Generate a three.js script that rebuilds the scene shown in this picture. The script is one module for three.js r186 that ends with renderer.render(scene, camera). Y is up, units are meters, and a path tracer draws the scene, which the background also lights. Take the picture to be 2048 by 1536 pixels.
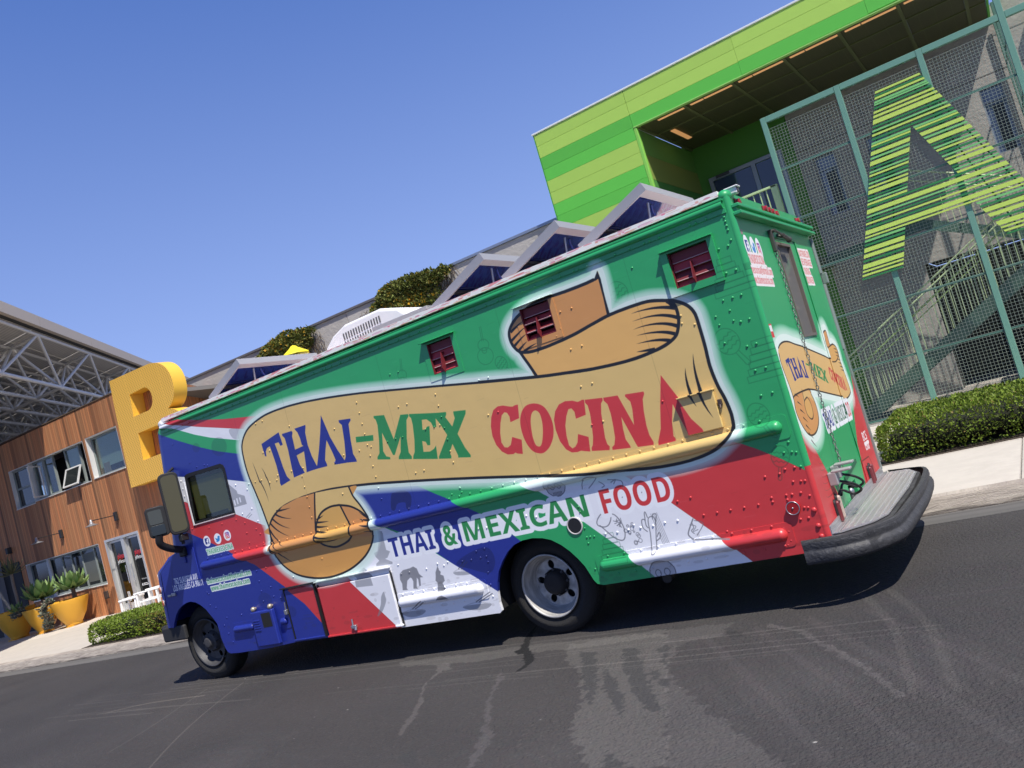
import * as THREE from 'three';
import { mergeGeometries, toCreasedNormals } from 'three/addons/utils/BufferGeometryUtils.js';
import { RoundedBoxGeometry } from 'three/addons/geometries/RoundedBoxGeometry.js';
import { ImprovedNoise } from 'three/addons/math/ImprovedNoise.js';

// ---------- camera, sky, sun, exposure ----------
const scene = new THREE.Scene();
const camera = new THREE.PerspectiveCamera(49.134, 4 / 3, 0.1, 600);
camera.position.set(0, 1.6, 5.6);
camera.up.set(0.2633, 0.96073, -0.08758);
camera.lookAt(-0.52402, 1.66621, 4.75087);
const SUN = new THREE.Vector3(0.55, 1, 0.34).normalize();
{
  const W = 512, H = 256, data = new Float32Array(W * H * 4), d = new THREE.Vector3();
  for (let r = 0; r < H; r++) for (let c = 0; c < W; c++) {
    const el = ((r + 0.5) / H - 0.5) * Math.PI, az = ((c + 0.5) / W - 0.5) * 2 * Math.PI;
    d.set(Math.cos(az) * Math.cos(el), Math.sin(el), Math.sin(az) * Math.cos(el));
    const u = Math.max(0, d.y), k = Math.pow(1 - u, 2.2), g = Math.pow(Math.max(0, d.dot(SUN)), 14) * 0.2, o = (r * W + c) * 4;
    data[o] = 0.013 + 0.39 * k + g; data[o + 1] = 0.083 + 0.47 * k + g; data[o + 2] = 0.36 + 0.62 * k + g; data[o + 3] = 1;
    if (d.y < 0) { data[o] = 0.16; data[o + 1] = 0.15; data[o + 2] = 0.14; }
  }
  const t = new THREE.DataTexture(data, W, H, THREE.RGBAFormat, THREE.FloatType);
  t.mapping = THREE.EquirectangularReflectionMapping; t.magFilter = THREE.LinearFilter; t.needsUpdate = true;
  scene.background = t; scene.environment = t;
}
const sun = new THREE.DirectionalLight(new THREE.Color(1, 0.945, 0.86), 5);
sun.position.copy(SUN).multiplyScalar(60); sun.castShadow = true; sun.shadow.mapSize.set(4096, 4096);
Object.assign(sun.shadow.camera, { left: -40, right: 20, top: 30, bottom: -30, near: 1, far: 160 });
scene.add(sun, sun.target);
const renderer = new THREE.WebGLRenderer({ antialias: true });
renderer.toneMapping = THREE.LinearToneMapping; renderer.toneMappingExposure = 1.2; renderer.shadowMap.enabled = true;

// ---------- helpers ----------
let seed = 7;
const rnd = () => { seed = (seed + 0x6d2b79f5) | 0; let t = Math.imul(seed ^ (seed >>> 15), 1 | seed); t = (t + Math.imul(t ^ (t >>> 7), 61 | t)) ^ t; return ((t ^ (t >>> 14)) >>> 0) / 4294967296; };
const rr = (a, b) => a + (b - a) * rnd();
const noise = new ImprovedNoise(), fbm = (x, y, o = 4) => { let s = 0, a = 0.5; for (let i = 0; i < o; i++) { s += a * noise.noise(x, y, i * 7.3 + 0.5); x *= 2.03; y *= 2.03; a *= 0.5; } return s; };
const v3 = (x, y, z) => new THREE.Vector3(x, y, z);
const box = (x0, x1, y0, y1, z0, z1) => new THREE.BoxGeometry(Math.abs(x1 - x0), Math.abs(y1 - y0), Math.abs(z1 - z0)).translate((x0 + x1) / 2, (y0 + y1) / 2, (z0 + z1) / 2);
const bev = (x0, x1, y0, y1, z0, z1, r = 0.008, s = 2) => new RoundedBoxGeometry(Math.abs(x1 - x0), Math.abs(y1 - y0), Math.abs(z1 - z0), s, r).translate((x0 + x1) / 2, (y0 + y1) / 2, (z0 + z1) / 2);
function bar(a, b, r, n = 8, r2 = r) {
  const d = b.clone().sub(a), g = new THREE.CylinderGeometry(r2, r, d.length(), n);
  g.applyQuaternion(new THREE.Quaternion().setFromUnitVectors(v3(0, 1, 0), d.clone().normalize()));
  return g.translate((a.x + b.x) / 2, (a.y + b.y) / 2, (a.z + b.z) / 2);
}
const pipe = (pts, r, n = 8, seg = 24) => new THREE.TubeGeometry(new THREE.CatmullRomCurve3(pts), seg, r, n);
function shapeOf(pts) { const s = new THREE.Shape(); pts.forEach((p, i) => (i ? s.lineTo(p[0], p[1]) : s.moveTo(p[0], p[1]))); return s; }
const rrect = (x0, x1, y0, y1, r) => { const s = new THREE.Shape(); s.moveTo(x0 + r, y0); s.lineTo(x1 - r, y0); s.quadraticCurveTo(x1, y0, x1, y0 + r); s.lineTo(x1, y1 - r); s.quadraticCurveTo(x1, y1, x1 - r, y1); s.lineTo(x0 + r, y1); s.quadraticCurveTo(x0, y1, x0, y1 - r); s.lineTo(x0, y0 + r); s.quadraticCurveTo(x0, y0, x0 + r, y0); return s; };
const prism = (s, z0, z1, o = {}) => new THREE.ExtrudeGeometry(s, { depth: z1 - z0, bevelEnabled: false, curveSegments: 10, ...o }).translate(0, 0, z0);
function merge(list) {
  return mergeGeometries(list.map((g) => { const n = g.index ? g.toNonIndexed() : g; for (const k of Object.keys(n.attributes)) if (!['position', 'normal', 'uv'].includes(k)) n.deleteAttribute(k); n.morphAttributes = {}; return n; }));
}
const AX = { x: 0, y: 1, z: 2 };
function uvBy(g, a, b, a0, b0, w, h) { const p = g.attributes.position, uv = new Float32Array(p.count * 2); for (let i = 0; i < p.count; i++) { uv[i * 2] = (p.getComponent(i, AX[a]) - a0) / w; uv[i * 2 + 1] = (p.getComponent(i, AX[b]) - b0) / h; } g.setAttribute('uv', new THREE.BufferAttribute(uv, 2)); return g; }
function uvCube(g, s = 1) { // uv in metres by the main direction of each face
  const n = g.attributes.normal, p = g.attributes.position, uv = new Float32Array(p.count * 2);
  for (let i = 0; i < p.count; i++) { const x = Math.abs(n.getX(i)), y = Math.abs(n.getY(i)), z = Math.abs(n.getZ(i)); const [u, v] = y > x && y > z ? [p.getX(i), p.getZ(i)] : x > z ? [p.getZ(i), p.getY(i)] : [p.getX(i), p.getY(i)]; uv[i * 2] = u / s; uv[i * 2 + 1] = v / s; }
  g.setAttribute('uv', new THREE.BufferAttribute(uv, 2)); return g;
}
const used = {}, bases = new Map();
const numbered = (n) => { used[n] = (used[n] ?? -1) + 1; return used[n] ? n + '_' + String(used[n]).padStart(3, '0') : n; };
function shade(m) { m.castShadow = m.receiveShadow = true; return m; }
function thing(name, label, category, base, group) {
  const g = new THREE.Group(); g.name = numbered(name); g.position.set(...base); bases.set(g, base); scene.add(g);
  g.userData = { label, category }; if (group) g.userData.group = group; return g;
}
function place(t, m) { if (bases.has(t)) { const b = bases.get(t); m.position.set(-b[0], -b[1], -b[2]); } t.add(m); return m; }
function part(t, name, geo, mat, label) { const m = shade(new THREE.Mesh(geo, mat)); m.name = name; if (label) m.userData.label = label; return place(t, m); }
function partGroup(t, name, label) { const g = new THREE.Group(); g.name = name; if (label) g.userData.label = label; return place(t, g); }
function structure(name, geo, mat) { const m = shade(new THREE.Mesh(geo, mat)); m.name = name; m.userData.kind = 'structure'; scene.add(m); return m; }
const lin = (r, g, b) => new THREE.Color().setRGB(r, g, b);
const M = (r, g, b, rough = 0.7, o = {}) => new THREE.MeshStandardMaterial({ color: lin(r, g, b), roughness: rough, ...o });
function canvas(w, h) { const c = document.createElement('canvas'); c.width = w; c.height = h; return [c, c.getContext('2d')]; }
function tex(c, srgb = true) { const t = new THREE.CanvasTexture(c); if (srgb) t.colorSpace = THREE.SRGBColorSpace; t.wrapS = t.wrapT = THREE.RepeatWrapping; t.anisotropy = 8; return t; }
// a tiling grey noise for bump and roughness, and a tiling mottled colour
function grain(n, f, seedOff, contrast = 1, o = 4) {
  const d = new Uint8Array(n * n * 4);
  for (let y = 0; y < n; y++) for (let x = 0; x < n; x++) {
    const u = x / n, v = y / n, a = fbm(u * f + seedOff, v * f, o), b = fbm((u - 1) * f + seedOff, v * f, o), c = fbm(u * f + seedOff, (v - 1) * f, o), e = fbm((u - 1) * f + seedOff, (v - 1) * f, o);
    const val = (a * (1 - u) + b * u) * (1 - v) + (c * (1 - u) + e * u) * v, k = Math.max(0, Math.min(255, 128 + val * 255 * contrast)), i = (y * n + x) * 4;
    d[i] = d[i + 1] = d[i + 2] = k; d[i + 3] = 255;
  }
  const t = new THREE.DataTexture(d, n, n); t.wrapS = t.wrapT = THREE.RepeatWrapping; t.magFilter = THREE.LinearFilter; t.needsUpdate = true; return t;
}
function tinted(base, rgb, amount) { // colour texture from a grain: rgb (linear) varied by +-amount
  const s = base.image, d = new Uint8Array(s.data.length), c = new THREE.Color();
  for (let i = 0; i < d.length; i += 4) { const k = 1 + (s.data[i] / 255 - 0.5) * 2 * amount; c.setRGB(rgb[0] * k, rgb[1] * k, rgb[2] * k).convertLinearToSRGB(); d[i] = c.r * 255; d[i + 1] = c.g * 255; d[i + 2] = c.b * 255; d[i + 3] = 255; }
  const t = new THREE.DataTexture(d, s.width, s.height); t.wrapS = t.wrapT = THREE.RepeatWrapping; t.magFilter = THREE.LinearFilter; t.colorSpace = THREE.SRGBColorSpace; t.needsUpdate = true; return t;
}
const again = (t, x, y = x) => { const c = t.clone(); c.repeat.set(x, y); c.needsUpdate = true; return c; };
const G1 = grain(256, 6, 0, 1.1), G2 = grain(256, 14, 40, 1.3), G3 = grain(512, 60, 90, 1.5, 3);

// ---------- ground, road, kerb, pavement ----------
{
  const g = new THREE.PlaneGeometry(500, 500).rotateX(-Math.PI / 2).translate(0, -0.012, 0); uvCube(g, 2);
  structure('ground', g, new THREE.MeshStandardMaterial({ map: tinted(G1, [0.05, 0.048, 0.047], 0.25), roughness: 0.95 }));
}
const X0 = -12, Z0 = -2.4, RW = 14, RH = 7;
function roadTexture() {
  const [c, x] = canvas(2048, 1024), s = 2048 / RW;
  const q = ([a, b]) => [(a - X0) * s, (b - Z0) * s];
  x.fillStyle = 'rgb(57,54,53)'; x.fillRect(0, 0, 2048, 1024);
  const rough = (pts, step = 0.03, amp = 0.025) => { // jagged outline of a stain
    const out = []; const P = pts.map(q);
    P.forEach((p, i) => { const n = P[(i + 1) % P.length], L = Math.hypot(n[0] - p[0], n[1] - p[1]), k = Math.max(1, Math.round(L / (step * s))); for (let j = 0; j < k; j++) out.push([p[0] + (n[0] - p[0]) * j / k + rr(-amp, amp) * s, p[1] + (n[1] - p[1]) * j / k + rr(-amp, amp) * s]); });
    return out;
  };
  const fill = (pts, style, amp, step) => { const P = rough(pts, step, amp); x.fillStyle = style; x.beginPath(); P.forEach((p, i) => (i ? x.lineTo(...p) : x.moveTo(...p))); x.closePath(); x.fill(); };
  const line = (pts, w, style) => { const P = pts.map(q); x.strokeStyle = style; x.lineWidth = w * s; x.lineJoin = x.lineCap = 'round'; x.beginPath(); x.moveTo(...P[0]); for (let i = 1; i < P.length - 1; i++) x.quadraticCurveTo(...P[i], (P[i][0] + P[i + 1][0]) / 2, (P[i][1] + P[i + 1][1]) / 2); x.lineTo(...P.at(-1)); x.stroke(); };
  // broad tone changes of the old asphalt
  for (let i = 0; i < 260; i++) { const a = rr(X0, X0 + RW), b = rr(Z0, Z0 + RH), [u, v] = q([a, b]), r = rr(0.2, 1.1) * s, g = x.createRadialGradient(u, v, 0, u, v, r), k = rnd() < 0.5; g.addColorStop(0, k ? 'rgba(96,92,90,0.13)' : 'rgba(30,29,31,0.13)'); g.addColorStop(1, 'rgba(60,58,58,0)'); x.fillStyle = g; x.fillRect(u - r, v - r, 2 * r, 2 * r); }
  // dried water that ran off towards the viewer
  fill([[-3.532,0.118],[-3.298,0.101],[-3.024,0.073],[-2.703,0.118],[-1.876,2.173],[-2.296,2.152],[-2.578,1.794],[-2.69,1.586],[-2.811,1.261],[-3.082,0.767],[-3.354,0.461]], 'rgba(112,108,104,0.36)', 0.03);
  fill([[-2.728,0.055],[-2.431,0.044],[-2.213,0.064],[-2.244,0.315],[-2.412,0.364],[-2.497,0.488],[-2.38,0.922],[-2.202,1.158],[-2.022,1.407],[-1.78,1.667],[-1.592,1.889],[-1.417,2.083],[-1.279,2.23],[-1.864,2.203]], 'rgba(112,108,104,0.26)', 0.03);
  fill([[-4.315,0.045],[-3.956,-0.004],[-3.332,0.035],[-2.75,0.02],[-2.686,0.178],[-3.233,0.231],[-3.8,0.212],[-4.282,0.285],[-5.207,0.18],[-5.339,0.026]], 'rgba(120,116,110,0.30)', 0.02);
  for (const L of [[[-3.294,0.347],[-3.17,0.354],[-2.826,0.996],[-2.679,1.375],[-2.804,1.203],[-3.059,0.772]], [[-2.943,0.683],[-2.725,0.953],[-2.517,1.271],[-2.405,1.538],[-2.596,1.296],[-2.761,1.05]], [[-2.943,0.364],[-2.827,0.371],[-2.544,0.886],[-2.186,1.484],[-2.234,1.527],[-2.475,1.222],[-2.736,0.799]], [[-2.624,0.453],[-2.584,0.414],[-2.418,0.828]], [[-2.545,0.799],[-2.326,1.056],[-2.275,1.182],[-2.417,1.037]], [[-2.309,1.966],[-2.149,2.086],[-2.072,2.163],[-2.185,2.157]], [[-3.773,1.854],[-3.642,1.898],[-3.477,2.037],[-3.553,2.064],[-3.623,2.029]]]) fill(L, 'rgba(52,51,52,0.72)', 0.028, 0.022);
  fill([[-4.746,0.244],[-4.616,0.232],[-4.454,0.41],[-4.542,0.417],[-4.51,0.663],[-4.375,0.887],[-4.222,1.075],[-4.052,1.378],[-3.97,1.584],[-3.937,1.662],[-4.044,1.538],[-4.149,1.303],[-4.3,1.017],[-4.508,0.714],[-4.599,0.432]], 'rgba(112,107,104,0.38)', 0.012);
  fill([[-3.877,0.566],[-3.735,0.745],[-3.59,1.112],[-3.373,1.446],[-3.155,1.738],[-3.028,2.115],[-3.065,2.114],[-3.347,1.542],[-3.602,1.173],[-3.746,0.814]], 'rgba(112,107,106,0.28)', 0.02);
  fill([[-1.965,0.163],[-1.683,0.371],[-1.486,0.661],[-1.243,0.971],[-1.081,1.259],[-0.921,1.541],[-0.952,1.565],[-1.133,1.248],[-1.278,1],[-1.521,0.672],[-1.697,0.415],[-1.926,0.241]], 'rgba(116,110,106,0.34)', 0.02);
  for (let i = 0; i < 9; i++) line([[-2.519,0.333],[-2.076,0.989],[-1.731,1.519],[-1.341,2.158]].map(([a, b]) => [a + i * 0.17, b - i * 0.03]), rr(0.03, 0.09), i % 2 ? 'rgba(100,96,94,0.13)' : 'rgba(44,43,45,0.16)');
  for (let i = 0; i < 4; i++) line([[-1.412,-0.237],[-1.111,0.448],[-0.996,1.052],[-0.899,1.485]].map(([a, b]) => [a + i * 0.09, b]), 0.05, i % 2 ? 'rgba(48,47,48,0.2)' : 'rgba(112,106,104,0.16)');
  fill([[-2.219,0.221],[-2.089,0.288],[-2.054,0.374],[-2.15,0.382]], 'rgba(34,33,34,0.6)', 0.012);
  // tyre-worn pale streaks along the kerb lane
  for (let i = 0; i < 46; i++) { const b = -0.1 + rnd() * 0.9, a = rr(-10.5, -1.5), l = rr(0.5, 2.6); line([[a, b], [a + l / 2, b + rr(-0.02, 0.02)], [a + l, b + rr(-0.03, 0.03)]], rr(0.006, 0.03), `rgba(128,124,118,${rr(0.07, 0.26).toFixed(2)})`); }
  line([[-7.422,0.087],[-7.157,0.61],[-6.676,1.373],[-6.197,1.957]], 0.02, 'rgba(126,120,112,0.3)'); line([[-7.915,0.161],[-7.662,0.683],[-7.388,1.277],[-7.288,1.635]], 0.02, 'rgba(126,120,112,0.24)'); line([[-9.046,0.58],[-8.704,0.431],[-8.179,0.382],[-7.68,0.368]], 0.03, 'rgba(140,132,120,0.36)');
  // the fresh dark trickle from below the truck
  fill([[-4.233,-0.57],[-4.085,-0.257],[-4.024,-0.114],[-3.957,0.026],[-3.822,0.206],[-3.693,0.349],[-3.657,0.437],[-3.656,0.515],[-3.662,0.589],[-3.685,0.654],[-3.707,0.592],[-3.7,0.492],[-3.808,0.347],[-3.882,0.218],[-3.938,0.218],[-4.022,0.124],[-3.998,0.073],[-4.073,-0.037],[-4.045,-0.044],[-4.111,-0.171],[-4.183,-0.352]], 'rgba(10,9,9,0.93)', 0.012, 0.02);
  // grain
  for (let i = 0; i < 90000; i++) { const k = rnd(); x.fillStyle = k < 0.5 ? `rgba(18,18,20,${0.1 + k * 0.4})` : `rgba(150,146,140,${(k - 0.5) * 0.4})`; x.fillRect(rnd() * 2048, rnd() * 1024, rr(0.8, 2), rr(0.8, 2)); }
  for (let i = 0; i < 60; i++) { x.fillStyle = 'rgba(215,212,205,0.75)'; x.fillRect(rnd() * 2048, rnd() * 1024, rr(1, 2.4), rr(1, 2)); }
  const t = tex(c); t.wrapS = t.wrapT = THREE.MirroredRepeatWrapping; return t;
}
{
  const g = new THREE.PlaneGeometry(95, 26.38).rotateX(-Math.PI / 2).translate(-22, 0, -2.38 + 13.19);
  const p = g.attributes.position, uv = g.attributes.uv; for (let i = 0; i < p.count; i++) uv.setXY(i, (p.getX(i) - X0) / RW, 1 - (p.getZ(i) - Z0) / RH);
  structure('road', g, new THREE.MeshStandardMaterial({ map: roadTexture(), roughness: 0.86, bumpMap: again(G3, 14, 7), bumpScale: 0.012 }));
}
{ // kerb, cast in 3 m lengths
  const [c, x] = canvas(512, 128); x.fillStyle = 'rgb(168,158,146)'; x.fillRect(0, 0, 512, 128);
  for (let i = 0; i < 500; i++) { x.fillStyle = rnd() < 0.6 ? 'rgba(90,82,76,0.12)' : 'rgba(206,196,180,0.16)'; x.beginPath(); x.ellipse(rnd() * 512, rnd() * 128, rr(3, 30), rr(1, 7), rr(-0.4, 0.2), 0, 7); x.fill(); }
  for (let i = 0; i < 120; i++) { x.fillStyle = 'rgba(58,54,52,0.22)'; x.beginPath(); x.ellipse(rnd() * 512, rr(88, 128), rr(6, 40), rr(2, 9), 0, 0, 7); x.fill(); }
  for (let i = 0; i < 14; i++) { x.strokeStyle = 'rgba(60,55,52,0.28)'; x.lineWidth = rr(1, 4); x.beginPath(); const a = rnd() * 512, b = rr(40, 100); x.moveTo(a, b); x.lineTo(a + rr(20, 60), b - rr(5, 26)); x.stroke(); }
  const mat = new THREE.MeshStandardMaterial({ map: tex(c), roughness: 0.9, bumpMap: again(G3, 3, 1), bumpScale: 0.004 });
  const kerb = new THREE.Group(); kerb.name = 'kerb'; kerb.userData.kind = 'structure'; scene.add(kerb);
  const s = shapeOf([[-2.37, -0.1], [-2.385, 0.02], [-2.43, 0.125], [-2.445, 0.142], [-2.58, 0.146], [-2.58, -0.1]]);
  const geo = prism(s, 0, 2.994).rotateY(-Math.PI / 2).scale(1, 1, 1); // profile in z,y extruded along -x
  geo.computeVertexNormals(); const p = geo.attributes.position, uv = geo.attributes.uv; for (let i = 0; i < p.count; i++) uv.setXY(i, p.getX(i) / 3, (p.getY(i) + 0.03) / 0.19);
  for (let i = 0; i < 14; i++) { const m = part(kerb, 'kerb_stone', geo, mat); m.position.x = 4.27 - i * 3; }
  structure('gutter', box(-45, 8, -0.05, 0.004, -2.5, -2.02), new THREE.MeshStandardMaterial({ map: tinted(G1, [0.11, 0.105, 0.098], 0.5), roughness: 0.95 })).visible = true;
}
{ // pavement flags
  const pav = new THREE.Group(); pav.name = 'pavement'; pav.userData.kind = 'structure'; scene.add(pav);
  const mats = [0.50, 0.53, 0.475].map((k) => new THREE.MeshStandardMaterial({ map: tinted(G1, [k, k * 0.915, k * 0.79], 0.09), roughness: 0.92, bumpMap: G2, bumpScale: 0.004 }));
  const mk = (w, d) => uvCube(bev(-w / 2, w / 2, -0.1, 0, -d / 2, d / 2, 0.006, 1), 1.3);
  for (const [z0, z1, w, xa, xb] of [[-4.98, -2.585, 2.9, -33, 5], [-7.77, -4.985, 2.9, -33, 5]]) {
    const g = mk(w - 0.008, z1 - z0 - 0.006);
    for (let x = xa; x < xb; x += w) { const m = part(pav, 'paving_slab', g, mats[Math.floor(rnd() * 3)]); m.position.set(x + w / 2 + 0.65, 0.14, (z0 + z1) / 2); }
  }
  structure('pavement_bed', box(-40, 8, -0.1, 0.128, -9.4, -2.5), M(0.2, 0.18, 0.16, 0.95));
  const g2 = mk(2.5, 2.3); for (let x = -7.5; x < 4; x += 2.51) { const m = part(pav, 'paving_slab', g2, mats[1]); m.position.set(x + 1.25, 0.232, -8.93); }
}

// ---------- printed wrap of the truck ----------
const C = { green: '#2b9f5e', red: '#c93a3c', blue: '#22318a', white: '#e9eaee', tan: '#dcbb74', orange: '#e2b064', brown: '#cd9152', black: '#16171a', textBlue: '#232f86', textGreen: '#2d8a4b', textRed: '#cb3b3d', glow: '#d3e4da' };
function painter(x, mapX, mapY, s) { // drawing in metres
  const q = (p) => [mapX(p[0]), mapY(p[1])];
  const trace = (pts, closed, smooth) => {
    const P = pts.map(q), n = P.length; x.beginPath(); x.moveTo(...P[0]);
    if (!smooth) { for (let i = 1; i < n; i++) x.lineTo(...P[i]); } else {
      const at = (i) => (closed ? P[(i + n) % n] : P[Math.max(0, Math.min(n - 1, i))]);
      for (let i = 0; i < (closed ? n : n - 1); i++) { const [a, b, c, d] = [at(i - 1), at(i), at(i + 1), at(i + 2)]; x.bezierCurveTo(b[0] + (c[0] - a[0]) / 6, b[1] + (c[1] - a[1]) / 6, c[0] - (d[0] - b[0]) / 6, c[1] - (d[1] - b[1]) / 6, c[0], c[1]); }
    }
    if (closed) x.closePath();
  };
  const o = {
    q, s, x,
    fill(pts, style, smooth = false) { trace(pts, true, smooth); x.fillStyle = style; x.fill(); },
    stroke(pts, w, style, closed = false, smooth = true) { trace(pts, closed, smooth); x.lineJoin = x.lineCap = 'round'; x.lineWidth = w * s; x.strokeStyle = style; x.stroke(); },
    glow(pts, w, style, closed = true, smooth = true) { for (let i = 9; i >= 1; i--) { x.globalAlpha = 0.2; o.stroke(pts, w * (0.42 + 0.58 * i / 9), style, closed, smooth); } x.globalAlpha = 1; },
    taper(a, b, c, w, style) { // a brush mark: thick at a, pointed at c
      const [A, B, D] = [a, b, c].map(q), nx = -(B[1] - A[1]), ny = B[0] - A[0], L = Math.hypot(nx, ny) || 1, h = w * s / 2;
      x.fillStyle = style; x.beginPath(); x.moveTo(A[0] + nx / L * h, A[1] + ny / L * h); x.quadraticCurveTo(B[0] + nx / L * h * 0.7, B[1] + ny / L * h * 0.7, D[0], D[1]); x.quadraticCurveTo(B[0] - nx / L * h * 0.7, B[1] - ny / L * h * 0.7, A[0] - nx / L * h, A[1] - ny / L * h); x.fill();
    },
    text(t, p, h, style, { font = 'bold', width, outline, outW = 0.02, family = 'sans-serif', skew = 0, rot = 0 } = {}) { // p = left end of the baseline, h = cap height
      const [u, v] = q(p); x.save(); x.translate(u, v); x.rotate(rot); x.transform(1, 0, skew, 1, 0, 0); const px = h * s / 0.715; x.font = `${font} ${px}px ${family}`;
      const w = x.measureText(t).width; if (width) x.scale(width * s / w, 1);
      if (outline) { x.lineJoin = 'round'; x.lineWidth = outW * s; x.strokeStyle = outline; x.strokeText(t, 0, 0); }
      x.fillStyle = style; x.fillText(t, 0, 0); x.restore();
    },
  };
  return o;
}
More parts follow.
